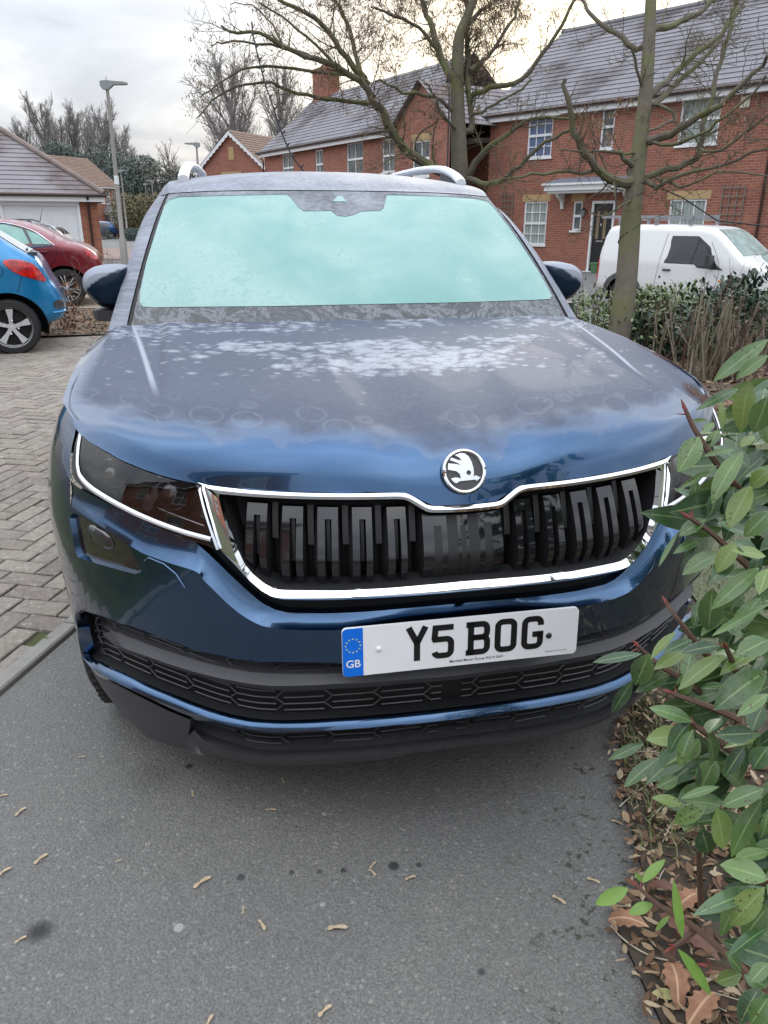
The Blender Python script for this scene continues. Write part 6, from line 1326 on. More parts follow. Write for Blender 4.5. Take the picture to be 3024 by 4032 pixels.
# ---- grey estate nearer the garage
gy = 20.2; gq = aty(300, 1000, gy); gr_ang = rad(183); fw = np.array([math.cos(gr_ang), math.sin(gr_ang)]); org = np.array([gq[0]+.75*fw[0], gy+.4])
p_gry = car_paint('grey_paint', (.05, .055, .063), .5)
zt_ = aty(120, 866, gy)[2]
out = [(-.60, .35), (-.72, .55), (-.74, .80), (-.68, .95), (-.60, 1.10), (-.42, 1.36), (-.20, 1.50), (.15, 1.56), (.8, 1.60), (1.6, 1.60), (2.2, 1.5), (2.9, 1.08), (3.5, .98), (3.75, .8), (3.7, .35)]
out = [(x, z*zt_/1.60) for x, z in out]
c = Car('grey_estate', 'frosty grey estate car standing between the red saloon and the white garage door', (*org, -.02), gr_ang, p_gry, out, .88, 1.0, .64, .14, ((0, .39), (2.6, .39)), .33)
c.shell(); c.patch('side_window', [(-.48, 1.02), (-.30, 1.33), (.02, 1.41), (.6, 1.42), (.75, 1.04)], m_tint, off=.006); c.patch('side_window', [(.85, 1.04), (.78, 1.42), (1.7, 1.42), (2.3, 1.1)], m_tint, off=.006)
c.patch('tail_light', [(-.62, .98), (-.58, 1.06), (-.68, .86), (-.72, .70), (-.66, .78)], m_red, off=.008); c.across('rear_window', [(-.60, 1.04), (-.40, 1.36)], m_tint, .85, .008)
mb = MB(); mb.tube([(.10, 0, zt_-.04), (-.02, .0, zt_+.30)], [.012, .004], 5); mb.build('roof_aerial', m_black, c.root); mb = MB()
for y in (.55, -.55): mb.tube([(.2, y, zt_-.02), (.35, y, zt_+.03), (1.5, y, zt_+.03), (1.7, y, zt_-.03)], .018, 6)
mb.build('roof_rail', m_black, c.root); c.finish((0, 2.6), kind=6)
# ---- far blue car in the road
fq = aty(448, 915, 76.); c = Car('far_blue_car', 'blue hatchback far off in front of the terrace with the bay window', (fq[0]-.4, 76., -.02), rad(196), car_paint('mid_blue_paint', (.03, .09, .24), .3), [(-.6, .35), (-.7, .55), (-.66, .85), (-.55, 1.05), (-.2, 1.42), (.3, 1.50), (1.4, 1.50), (2.2, 1.02), (3.1, .88), (3.2, .5), (3.1, .3)], .87, 1.0, .62, .12, ((0, .38), (2.5, .38)), .31); c.shell(step=.12)
c.patch('side_window', [(-.15, 1.06), (.05, 1.34), (.6, 1.40), (1.3, 1.38), (1.9, 1.04)], m_tint, off=.008); c.patch('tail_light', [(-.50, .98), (-.60, .95), (-.66, .80), (-.52, .82)], m_red, off=.01); c.finish((0, 2.5), kind=6)
# ---- white van on the drive of the brick house
p_van = Mat('van_white', (.74, .74, .73), .35, 0., **{'Coat Weight': .4}); _x, _y, _z = p_van.xyz(); _n = p_van.noise(6, 4, .6); p_van.set('Base Color', p_van.mix(p_van.math('MULTIPLY', p_van.step(_z, .72, .30), p_van.math('MULTIPLY', _n, 1.1), None, True), (.76, .76, .755), (.48, .40, .33))); p_van = p_van.m
va_, vx, vy, vz = -1.023, 8.788, 16.695, -.427
fw = np.array([math.cos(va_), math.sin(va_)])
out = [(-.72, .35), (-.80, .45), (-.80, .80), (-.76, 1.20), (-.70, 1.55), (-.62, 1.76), (-.40, 1.815), (.8, 1.83), (1.75, 1.80), (2.05, 1.70), (2.50, 1.32), (2.72, 1.14), (3.0, 1.07), (3.35, .92), (3.46, .72), (3.48, .45), (3.40, .30), (2.9, .26)]
c = Car('white_van', 'white panel van with roof bars parked in front of the brick house', (vx+fw[0]*.80, vy+fw[1]*.80, vz), va_, p_van, out, .885, 1.02, .70, .10, ((0, .40), (2.664, .40)), .315)
c.shell()
c.patch('side_window', [(1.02, 1.06), (1.08, 1.57), (1.62, 1.57), (1.90, 1.38), (2.24, .97), (1.78, 1.0), (1.70, 1.05)], m_tint, off=.006, rnd=0)
c.patch('window_surround', [(.98, 1.035), (1.05, 1.60), (1.65, 1.60), (1.94, 1.40), (2.32, .935), (1.76, .965), (1.68, 1.03)], m_black, off=.003, rnd=0)
c.line('window_bar', [(1.60, 1.06), (1.68, 1.54)], .016, m_black, off=.008)
c.across('windscreen', [(1.98, 1.72), (2.60, 1.205)], simple('van_screen', (.33, .42, .40), .15, var=.3, scale=5), .88, .008)
c.line('door_handle', [(.98, .90), (1.16, .90)], .022, m_black, off=.02); c.line('door_seam', [(.94, 1.66), (.86, 1.0), (.80, .50)], .004, m_grey); c.line('door_seam', [(1.95, 1.5), (2.28, 1.0), (2.18, .5)], .004, m_grey)
c.patch('door_lock', [(.90, .72), (.94, .72), (.94, .77), (.90, .77)], m_dark, off=.008); c.patch('side_repeater', [(2.26, .70), (2.32, .70), (2.32, .74), (2.26, .74)], simple('amber_lens', (.7, .22, .03), .3), off=.01)
c.patch('tail_light', [(-.78, .55), (-.70, .55), (-.68, 1.10), (-.74, 1.10)], m_red, off=.008)
for x in (0, 2.664):
    for sd in (1, -1):
        mb = MB(); an = np.linspace(0, math.pi, 20); P1 = np.array([(x+.41*math.cos(t), .315+.41*math.sin(t)) for t in an]); P2 = np.array([(x+.52*math.cos(t), .315+.50*math.sin(t)) for t in an]); w1 = c.side(P1)+.012; w2 = c.side(P2)+.012; grid_faces(mb, [[(p[0], sd*q, p[1]) for p, q in zip(P1, w1)], [(p[0], sd*(q+.01), p[1]) for p, q in zip(P1*.5+P2*.5, w2)], [(p[0], sd*(q-.012), p[1]) for p, q in zip(P2, w2)]]); mb.build('arch_trim', m_grey, c.root)
for sd in (1, -1):
    mb = MB(); mb.box((2.06, sd*1.0, 1.10), (.05, .10, .13)); mb.box((2.10, sd*.88, 1.0), (.03, .06, .025)); mb.build('door_mirror', m_black, c.root, True, 20)
mb = MB(); mb.box((3.30, 0, .50), (.20, .84, .14)); mb.build('front_bumper', m_grey, c.root); mb = MB(); mb.tube([(2.66, -.3, 1.19), (2.60, .1, 1.235), (2.57, .5, 1.25)], .014, 5); mb.build('wiper', m_black, c.root)
m_galv = simple('galvanised', (.36, .38, .41), .4, .6)
for x in (-.35, .55, 1.35):
    mb = MB(); mb.box((x, 0, 1.93), (.025, .70, .018)); 
    for y in (.62, -.62): mb.box((x, y, 1.88), (.03, .035, .06)); mb.box((x, y*.98, 1.96), (.02, .03, .03))
    mb.build('roof_bar', m_galv, c.root, False)
mb = MB(); mb.tube([(1.75, 0, 1.80), (1.68, 0, 1.95)], .005, 4); mb.build('roof_aerial', m_black, c.root)
ld = MB(); 
for y in (-.55, -.28): ld.box((.45, y, 1.99), (1.35, .02, .03))
for k in range(9): ld.box((-.75+.30*k, -.415, 1.99), (.015, .13, .014))
lad = ld.build('ladder', m_galv, None, False); lad.location = c.root.location; lad.rotation_euler = c.root.rotation_euler; tag(lad, 'aluminium ladder lying along the roof bars of the white van', 'ladder')
c.finish((0, 2.664), kind=6)
# ---- dark green car beyond the van, at the edge of the frame
gq = aty(3015, 1010, 13.0); c = Car('green_car', 'dark green car nose beyond the front of the white van', (gq[0]+.85, 13.2, -.42), rad(-4), car_paint('green_paint', (.012, .10, .05), .35), [(-.6, .35), (-.7, .55), (-.66, .85), (-.55, 1.05), (-.2, 1.38), (.3, 1.46), (1.4, 1.46), (2.2, 1.02), (3.1, .88), (3.2, .5), (3.1, .3)], .87, 1.0, .62, .12, ((0, .38), (2.5, .38)), .31); c.shell(step=.1); c.patch('side_window', [(-.1, 1.06), (.1, 1.34), (.6, 1.38), (1.4, 1.36), (1.9, 1.04)], m_tint, off=.008); c.finish((0, 2.5), kind=6)
# ================================================================ trees, shrubs, hedge, bush
def bark(name, a, b, moss, amt):
    M = Mat(name, a, .9); n = M.noise(9, 5, .65); n2 = M.noise(2.2, 4, .6); g = N(M.nt, 'ShaderNodeNewGeometry'); c = M.mix(n, a, b); c = M.mix(M.math('MULTIPLY', M.step(n2, .42, .62), amt), c, moss); M.set('Base Color', c); M.bump(n, .5, .02); return M.m
m_barkA = bark('mossy_bark', (.055, .046, .034), (.13, .112, .085), (.105, .115, .035), .75)
m_barkB = bark('grey_bark', (.075, .066, .050), (.165, .145, .112), (.125, .13, .045), .65)
m_twig = bark('twig_bark', (.085, .068, .048), (.155, .125, .085), (.13, .13, .05), .5)
m_seed = Mat('dry_seed', (.20, .12, .07), .8); _n = m_seed.noise(7, 3, .6); m_seed.set('Base Color', m_seed.ramp(_n, [(.3, (.17, .10, .062)), (.55, (.27, .175, .115)), (.75, (.38, .27, .18))])); m_seed = m_seed.m
def unit(v): return v/(np.linalg.norm(v)+1e-12)
def rvec(rg): return unit(rg.normal(size=3))
class Tree:
    def __init__(s, seed): s.rg = np.random.default_rng(seed); s.limb = MB(); s.tw = MB(); s.seeds = MB(); s.ends = []
    def path(s, p, d, L, n, wig, up=0.0):
        P = [p]
        for _ in range(n): d = unit(d+s.rg.normal(size=3)*wig+np.array([0, 0, up])); P.append(P[-1]+d*L/n)
        return np.array(P)
    def twigs(s, P, r, lev, dens, length, seedp=0.0, ang=(.6, 1.2), up=.09, tmin=.15, wig=.20, rmin=.0032):
        P = np.asarray(P); seg = np.linalg.norm(np.diff(P, axis=0), axis=1); L = seg.sum(); k = max(1, s.rg.poisson(dens*L)); cum = np.r_[0, np.cumsum(seg)]/L
        for _ in range(k):
            t = tmin+(1-tmin)*s.rg.random(); i = min(len(P)-2, int(np.searchsorted(cum, t)-1)); i = max(i, 0); f = (t-cum[i])/(cum[i+1]-cum[i]+1e-9); p = P[i]*(1-f)+P[i+1]*f; d = unit(P[i+1]-P[i]); q = unit(np.cross(d, rvec(s.rg))); a = s.rg.uniform(*ang); dd = unit(d*math.cos(a)+q*math.sin(a)); l = length*s.rg.uniform(.4, 1.25)*(1-.45*t); rr = max(rmin, r*.42*(1-.5*t))
            n = 5 if lev > 0 else 3; Q = s.path(p, dd, l, n, wig, up); s.tw.tube(Q, np.linspace(rr, max(rmin*.55, rr*.3), n+1), 4 if rr > .006 else 3, cap=False)
            if lev > 0: s.twigs(Q, rr, lev-1, dens*1.35, length*.55, seedp, ang, up, .1, wig, rmin)
            elif s.rg.random() < seedp: s.cluster(Q[-1])
    def cluster(s, p, n=None, sz=.042):
        for _ in range(n or s.rg.integers(3, 8)):
            q = p+s.rg.normal(size=3)*np.array([.03, .03, .025]); a = s.rg.uniform(0, 2*math.pi); d = unit(np.array([math.cos(a)*.4, math.sin(a)*.4, -1])); w = unit(np.cross(d, rvec(s.rg)))*sz*.17; L = sz*s.rg.uniform(.8, 1.25)
            s.seeds.add([q, q+d*L*.35+w*1.0, q+d*L*.8+w*1.25, q+d*L, q+d*L*.75-w*.8, q+d*L*.3-w*.6], [(0, 1, 2, 3, 4, 5)])
    def traced(s, pts, D, r0, r1, dd=0.0, dens=4., length=.55, lev=1, seedp=.0, nseg=None, **kw):
        pts = chaikin(np.array(pts, float), 1); n = len(pts); dep = D+np.linspace(0, dd, n); P = np.array([atd(x, y, q) for (x, y), q in zip(pts, dep)]); P += s.rg.normal(size=P.shape)*.012
        s.limb.tube(P, np.linspace(r0, r1, n), 8 if r0 > .03 else 6); 
        if dens: s.twigs(P, (r0+r1)/2*.8, lev, dens, length, seedp, **kw)
        return P
def t2(*p): return [(1450+x*K, y*K) for x, y in p]
def t1(*p): return [(750+x*K, y*K) for x, y in p]
def t3(*p): return [(2100+x*.557, y*.557) for x, y in p]
# ---- mossy maple behind the SUV, left one of the two
DA = 12.5; A = Tree(11)
base = atd(1812, 760, DA); gA = float(gz(base[0], base[1]))
tp = [np.array([base[0]+.02, base[1], gA-.05])] + [atd(*q, DA) for q in t2((750, 1480), (742, 1300), (735, 1050), (728, 850), (725, 600), (733, 400), (745, 280), (800, 160), (835, 60), (890, -60), (960, -220))]
trA = MB(); PA_ = chaikin(np.array(tp), 1); trA.tube(PA_, np.linspace(.16, .045, len(PA_)), 12)
kA = dict(dens=10.2, length=.85, lev=2, seedp=0.19)
A.traced(t2((745, 1055), (790, 1078), (845, 1060), (848, 900), (818, 700), (812, 450), (802, 250), (800, 0), (790, -200)), DA-.03, .06, .03, .3, **kA)
A.traced(t2((700, 1460), (560, 1390), (400, 1300), (280, 1200), (170, 1060), (110, 900), (30, 850))+t1((1440, 700), (1250, 560), (1050, 490), (900, 440), (780, 390), (640, 310), (520, 250), (350, 275), (250, 220)), DA-.03, .085, .016, -1.3, dens=6.2, length=0.90, lev=2, seedp=0.26)
A.traced(t1((1400, 620), (1350, 560), (1250, 450), (1150, 290), (1060, 170), (880, 80), (740, 0), (600, -90)), DA-.03, .055, .022, -.6, dens=6.2, length=0.90, lev=2, seedp=0.26)
A.traced(t1((1430, 640), (1370, 560), (1350, 420), (1290, 210), (1220, 80), (1190, 0), (1150, -120)), DA-.03, .045, .02, .5, **kA)
A.traced(t1((1540, 850), (1300, 840), (1150, 820), (1000, 790), (850, 750), (700, 690), (550, 670), (400, 690), (250, 760), (150, 860), (60, 960)), DA-.03, .038, .008, -.8, dens=5.0, length=0.70, lev=2, seedp=0.20)
A.traced(t1((1460, 680), (1350, 610), (1150, 585), (900, 580), (700, 545), (540, 540), (380, 590), (280, 640), (190, 720), (80, 790)), DA-.03, .034, .008, -1.0, dens=5.6, length=0.70, lev=2, seedp=0.22)
A.traced(t1((1000, 470), (850, 410), (600, 350), (380, 340), (230, 340), (170, 370)), DA-.6, .026, .008, -.5, dens=6.2, length=0.65, lev=2, seedp=0.30)
A.traced(t1((1200, 540), (1100, 440), (980, 330), (850, 200), (700, 110), (560, 20)), DA-.6, .026, .01, -.5, dens=6.2, length=0.70, lev=2, seedp=0.28)
A.traced(t1((760, 390), (700, 250), (600, 120), (480, 40), (330, 20)), DA-1.2, .018, .006, .3, dens=6.8, length=0.60, lev=2, seedp=0.28)
A.traced(t2((800, 1440), (900, 1290), (980, 1200), (1100, 1130), (1250, 1000), (1400, 950), (1659, 970)), DA-.03, .06, .018, -.9, dens=5.6, length=0.70, lev=2, seedp=0.05)
A.traced(t2((800, 1450), (900, 1490), (1000, 1505), (1080, 1485), (1160, 1420), (1260, 1330), (1400, 1200), (1560, 1100), (1700, 1040)), DA-.03, .055, .018, -1.5, dens=5.6, length=0.70, lev=2, seedp=0.03)
A.traced(t2((860, 780), (960, 720), (1100, 690), (1220, 680), (1350, 560), (1450, 400), (1560, 240), (1659, 60), (1720, -60)), DA, .05, .02, -.6, dens=6.2, length=0.80, lev=2, seedp=0.11)
A.traced(t2((830, 580), (880, 540), (1000, 440), (1100, 300), (1180, 160), (1220, 60), (1250, -60)), DA, .04, .016, .4, **kA)
A.traced(t2((690, 640), (600, 500), (560, 350), (510, 200), (470, 100), (430, 0), (400, -120)), DA, .07, .03, .4, **kA)
A.traced(t2((690, 900), (560, 800), (420, 760), (300, 780), (200, 700), (60, 660)), DA-.03, .035, .015, -.7, dens=6.2, length=0.70, lev=2, seedp=0.14)
A.traced(t2((740, 1060), (640, 1000), (560, 880), (540, 760), (470, 690)), DA-.03, .03, .012, -.7, dens=6.2, length=0.70, lev=2, seedp=0.19)
A.traced(t2((800, 230), (900, 100), (1040, 10), (1150, -80)), DA, .04, .02, .6, **kA)
A.traced(t2((560, 400), (450, 250), (330, 190), (180, 110), (20, 40)), DA, .035, .014, -.5, **kA)
A.traced(t2((840, 930), (960, 900), (1060, 840), (1160, 780), (1280, 720), (1330, 640)), DA-.03, .025, .01, -.6, dens=6.2, length=0.65, lev=2, seedp=0.09)
A.traced(t2((580, 1400), (520, 1250), (540, 1100), (580, 960)), DA-.03, .022, .01, -.4, dens=6.2, length=0.60, lev=2, seedp=0.09)
A.traced(t2((440, 1300), (360, 1180), (440, 1060), (560, 1000)), DA-.03, .022, .01, -.5, dens=6.2, length=0.60, lev=2, seedp=0.14)
ta = tag(empty('maple_tree', (0, 0, 0)), 'mossy bare maple hung with brown seed bunches rising behind the SUV roof', 'tree')
trA.build('trunk', m_barkA, ta); A.limb.build('limbs', m_barkA, ta); A.tw.build('twigs', m_twig, ta, True, None); A.seeds.build('seed_bunches', m_seed, ta, False)
# ---- second maple, nearer, its trunk in front of the white van
DB = 8.2; B = Tree(23); b0 = atd(2440, 1330, DB); gB = float(gz(b0[0], b0[1])); 
tp = [np.array([b0[0]-.03, b0[1], gB-.05]), atd(2448, 1230, DB), atd(2462, 1150, DB), atd(2475, 1000, DB), atd(2482, 880, DB)] + [atd(*q, DB) for q in t3((705, 1436), (718, 1290), (745, 1080), (775, 850), (800, 600), (815, 350), (825, 150), (832, -20), (840, -240))]
trB = MB(); P_ = chaikin(np.array(tp), 1); trB.tube(P_, np.interp(np.linspace(0, 1, len(P_)), [0, .25, .45, .6, 1], [.125, .112, .098, .078, .052]), 14)
kB = dict(dens=7.0, length=.55, lev=2, seedp=0.01)
B.traced(t3((720, 1290), (660, 1290), (600, 1280), (520, 1255), (430, 1180), (340, 1060), (310, 960), (260, 840), (235, 700), (220, 560)), DB, .062, .022, -.6, **kB)
B.traced(t3((440, 1195), (300, 1215), (100, 1220), (-50, 1230), (-200, 1250)), DB-.2, .025, .010, -.3, **kB)
B.traced(t3((790, 1270), (870, 1230), (1000, 1190), (1100, 1140), (1165, 1110), (1190, 1000), (1215, 850), (1270, 650), (1310, 480), (1380, 260), (1430, 50), (1440, -60)), DB, .040, .016, -.5, **kB)
B.traced(t3((790, 990), (940, 960), (1050, 900), (1200, 820), (1350, 720), (1500, 580), (1659, 400)), DB, .048, .018, -.9, **kB)
B.traced(t3((800, 700), (880, 620), (950, 560), (1080, 440), (1200, 350), (1300, 260), (1400, 130), (1500, 0)), DB, .042, .018, .5, **kB)
B.traced(t3((800, 760), (960, 650), (1080, 540), (1250, 370), (1380, 190), (1480, 40)), DB, .035, .014, .9, **kB)
B.traced(t3((840, 220), (960, 180), (1080, 130), (1200, 80), (1280, 10)), DB, .040, .022, .3, **kB)
B.traced(t3((800, 340), (700, 340), (620, 270), (520, 200), (430, 120), (370, 50), (330, -40)), DB, .035, .016, .3, **kB)
B.traced(t3((790, 1280), (860, 1330), (930, 1300), (1100, 1230), (1300, 1170), (1500, 1120), (1659, 1050)), DB, .028, .010, -.8, **kB)
B.traced(t3((790, 1000), (950, 1030), (1080, 1000), (1200, 930), (1330, 840), (1500, 700), (1659, 520)), DB, .024, .010, -1.0, **kB)
B.traced(t3((880, 1250), (1000, 1310), (1150, 1300), (1350, 1200), (1659, 1240)), DB-.1, .018, .008, -.8, **kB)
B.traced(t3((820, 710), (920, 760), (1000, 800), (1000, 840), (900, 890), (810, 910)), DB, .022, .012, -.3, **kB)
B.traced(t3((780, 640), (740, 520), (720, 400), (690, 330)), DB, .02, .01, -.3, **kB)
B.traced(t3((720, 1190), (640, 1130), (620, 1060), (560, 1080)), DB, .035, .014, -.3, **kB)
B.traced(t3((1190, 1060), (1300, 1080), (1450, 960), (1659, 800)), DB-.4, .018, .008, -.6, **kB)
B.traced(t3((740, 1080), (620, 1090), (470, 1060), (330, 1080), (180, 1050)), DB, .018, .008, -.5, **kB)
B.traced(t3((700, 1400), (600, 1480), (500, 1530), (380, 1500)), DB-.05, .014, .007, -.3, **kB)
for q in ((600, 690), (640, 720), (690, 700), (560, 800), (530, 960), (640, 880), (560, 980), (430, 830), (360, 780)): B.cluster(atd(*t3(q)[0], DB-.6), 14, .042)
tb = tag(empty('maple_tree', (0, 0, 0)), 'bare maple with straight trunk standing in front of the white van', 'tree')
trB.build('trunk', m_barkB, tb); B.limb.build('limbs', m_barkB, tb); B.tw.build('twigs', m_twig, tb, True, None); B.seeds.build('seed_bunches', m_seed, tb, False)
# dark cables of fairy lights hung in the trees
m_cable = simple('black_cable', (.008, .008, .009), .5)
mb = MB(); P = [atd(*q, DA-1.4) for q in t1((500, 180), (510, 290), (560, 500), (610, 690), (660, 830), (720, 1020), (770, 1150), (830, 1280), (905, 1375), (960, 1450))]; mb.tube(resample(np.array(P), 40), .012, 5)
for q in resample(np.array(P), 14)[1:]: mb.tube([q, q+np.array([.05, 0, .035])], [.016, .008], 5)
tag(mb.build('light_string', m_cable), 'black cable of fairy lights slanting down from the maple to the SUV roof', 'lights')
mb = MB(); P = [atd(*q, DA-.35) for q in t2((662, 600), (660, 800), (655, 1000), (650, 1200), (645, 1390))]; mb.tube(resample(np.array(P), 20), .014, 5); tag(mb.build('light_string', m_cable), 'black cable of fairy lights hanging straight down beside the maple trunk', 'lights')
mb = MB(); h = np.linspace(0, 1, 90); ctr = np.array([np.interp(h, np.linspace(0, 1, len(P_)), P_[:, k]) for k in range(3)]).T; rr = np.interp(h, [0, .25, .45, .6, 1], [.125, .112, .098, .078, .052])+.006; k_ = slice(20, 48)
mb.tube([c+np.array([math.cos(9*t*6.28), math.sin(9*t*6.28), 0])*r for c, r, t in zip(ctr[k_], rr[k_], h[k_])], .006, 4); P = [atd(*q, DB-.3) for q in t3((590, 1300), (580, 1370), (585, 1440), (582, 1500))]; mb.tube(P, .010, 5)
P = [atd(*q, DB-.2) for q in t3((420, 880), (440, 1100), (470, 1250), (520, 1320), (640, 1350))]; mb.tube(resample(np.array(P), 20), .006, 4); P = [atd(*q, DB-.2) for q in t3((760, 1290), (900, 1330), (1060, 1400), (1300, 1560), (1659, 1600))]; mb.tube(resample(np.array(P), 20), .007, 4)
tag(mb.build('light_string', m_cable), 'thin fairy light cable wound round the trunk in front of the van', 'lights')
# ---------------------------------------------------------------- far trees
m_far = Mat('far_bark', (.27, .25, .235), .95); m_far = m_far.m; m_far2 = Mat('far_bark_red', (.20, .15, .13), .95).m  # far bark kept pale, distance haze put into its colour
def bare(name, seed, h, spread, lim, mat, up=.12, ang=(.25, .6), dens=1.3):
    T = Tree(seed); T.tw = T.limb; tr = MB(); P = T.path(np.array([0, 0, 0.]), np.array([0, 0, 1.]), h*.8, 8, .05); tr.tube(P, np.linspace(h*.018, h*.005, 9), 6)
    for k in range(lim):
        t = .12+.85*(k+T.rg.random())/lim; p = P[0]+(P[-1]-P[0])*t; a = T.rg.uniform(0, 6.28); d = unit(np.array([math.cos(a)*spread, math.sin(a)*spread, 1.0])); l = h*(.48-.22*t)*T.rg.uniform(.7, 1.15); Q = T.path(p, d, l, 6, .10, up); T.limb.tube(Q, np.linspace(h*.006, h*.0015, 7), 4, cap=False); T.twigs(Q, h*.004, 1, dens*7/l*1.0, l*.36, 0, ang, up*.6, .15, .12, h*.0011)
    r = empty(name); tr.build('trunk', mat, r, True, None); T.limb.build('branches', mat, r, True, None); return r
def place(o, px, dep, z=0.0, sc=1., rz=0., label=None, group=None):
    p = atd(px, 900, dep); o.location = (p[0], p[1], z); o.scale = (sc, sc, sc); o.rotation_euler = (0, 0, rz); tag(o, label, 'tree', group); return o
pop = bare('poplar_tree', 5, 18, .40, 46, m_far, .12, (.25, .6), 2.2)
G_ = 'tall bare poplars beyond the estate'
for i, (px, dep, sc, lab) in enumerate(((165, 118, .86, 'pale bare poplar at the left end of the far row'), (235, 112, .98, 'tall bare poplar right of the leftmost far one'), (330, 116, .95, 'bare poplar in the far row just left of the lamp post'), (430, 114, .96, 'bare poplar in the far row just behind the lamp post'), (500, 118, .82, 'bare poplar right of the lamp post in the far row'), (560, 116, .66, 'shortest bare poplar at the right end of the far row'), (120, 122, .76, 'small bare poplar just above the garage hip'), (285, 124, .95, 'slim bare poplar between two taller ones left of the lamp post'), (380, 122, .93, 'bare poplar half hidden by the lamp post column'))):
    o = pop if i == 0 else copy_tree(pop); place(o, px, dep, -.3, sc, i*1.1, lab, G_)
wil = bare('willow_tree', 9, 16, .65, 44, m_far, .10, (.3, .7), 2.4); place(wil, 960, 70, 0, .92, .4, 'large bare willow behind the gabled house left of the chimney'); o = copy_tree(wil); place(o, 1130, 74, 0, .90, 2.4, 'bare willow just left of the brick chimney')
bir = bare('birch_tree', 14, 13, .45, 20, m_far2, .02, (.4, .8), 1.3); place(bir, 715, 96, 0, .88, 0, 'bare reddish birch between the lamp posts and the gabled house'); o = copy_tree(bir); place(o, 640, 104, 0, .78, 2, 'smaller bare birch right of the dark conifers')
def leafball(mb, c, r, n, sz, rg, m=0, flat=.8, hollow=.55):
    for _ in range(n):
        d = rvec(rg); q = np.array(c)+d*np.array(r)*(hollow+(1-hollow)*rg.random()**.6); nrm = unit(d+rvec(rg)*.9); a = unit(np.cross(nrm, rvec(rg))); b = np.cross(nrm, a); s_ = sz*rg.uniform(.6, 1.3); mb.add([q-a*s_, q-b*s_*.45, q+a*s_, q+b*s_*.45], [(0, 1, 2, 3)], m)
def foliage_mat(name, cols, sc=6., tr=0.0, rough=.6):
    M = Mat(name, cols[0], rough); n = M.noise(sc, 3, .6); n2 = M.noise(sc*7, 2, .5); c = M.ramp(M.math('ADD', M.math('MULTIPLY', n, .6), M.math('MULTIPLY', n2, .4)), [(.34, cols[0]), (.5, cols[1]), (.66, cols[2])]); M.set('Base Color', c); return M.m
m_con = foliage_mat('far_conifer', ((.050, .078, .070), (.070, .102, .085), (.105, .138, .112)), .25); m_olive = foliage_mat('far_olive', ((.085, .075, .035), (.13, .115, .05), (.18, .155, .07)), .3); m_gry = foliage_mat('far_grey_green', ((.085, .095, .080), (.115, .122, .098), (.15, .155, .122)), .25)  # evergreen greens lightened to stand in for distance haze
def evergreen(name, px, dep, w, h, mat, label, seed, n=5600, sz=.17, cat='tree', group=None):
    rg = np.random.default_rng(seed); mb = MB(); tr = MB(); tr.tube([(0, 0, 0), (0, 0, h*.5)], [.25, .15], 6)
    for k in range(14):
        t = rg.random(); a = rg.uniform(0, 6.28); rad_ = w*.5*(1-t**1.6*.75)*rg.uniform(.35, .8); leafball(mb, (math.cos(a)*rad_, math.sin(a)*rad_, h*(.14+.74*t)), (w*.25, w*.25, h*.13), n//14, sz, rg)
    r = empty(name); p = atd(px, 900, dep); r.location = (p[0], p[1], 0); tr.build('trunk', m_twig, r); mb.build('crown', mat, r, False); tag(r, label, cat, group); return r
for a in ((275, 92, 7, 10.6, m_con, 'dark conifer behind the terrace roof left of the lamp post', 1), (345, 96, 8, 9.6, m_con, 'dark conifer just left of the tall lamp post', 2), (405, 92, 6, 9.2, m_gry, 'grey green evergreen directly behind the lamp post', 3), (470, 90, 9, 10.2, m_con, 'broad dark conifer right of the tall lamp post', 4), (535, 94, 9, 9.6, m_gry, 'grey green evergreen in the middle of the far trees', 5), (600, 98, 7, 9.4, m_con, 'dark evergreen left of the far birches', 6), (670, 92, 8, 8.8, m_gry, 'dull evergreen beside the car roof rail', 7), (745, 96, 8, 9.0, m_con, 'dark evergreen left of the gabled house', 8), (210, 100, 8, 8.6, m_gry, 'grey green evergreen behind the garage hip', 9)): evergreen('evergreen_tree', *a)
rg = np.random.default_rng(4); mb = MB(); p0, p1 = atd(480, 900, 70), atd(660, 900, 66)
for k in range(26): t = k/25; leafball(mb, (p0*(1-t)+p1*t)*np.array([1, 1, 0])+np.array([0, 0, 1.6+.5*rg.random()]), (1.2, 1.2, 1.9), 700, .10, rg)
tag(mb.build('tall_hedge', m_olive, None, False), 'tall olive brown hedge across the far end of the road', 'hedge')
mb = MB(); p0, p1 = atd(505, 900, 62), atd(600, 900, 60)
for k in range(12): t = k/11; leafball(mb, (p0*(1-t)+p1*t)*np.array([1, 1, 0])+np.array([0, 0, .45]), (.8, .6, .55), 500, .06, rg)
tag(mb.build('low_hedge', m_con, None, False), 'low clipped dark green hedge right of the far lamp posts', 'hedge')
for px_, dep, lab in ((392, 66, 'rounded evergreen shrub beside the garage corner in the distance'), (470, 70, 'grey twiggy shrub in front of the far bay window')):
    mb = MB(); p = atd(px_, 900, dep); leafball(mb, (p[0], p[1], .5), (.9, .9, .8), 1600, .06, rg); tag(mb.build('far_shrub', m_gry, None, False), lab, 'shrub')
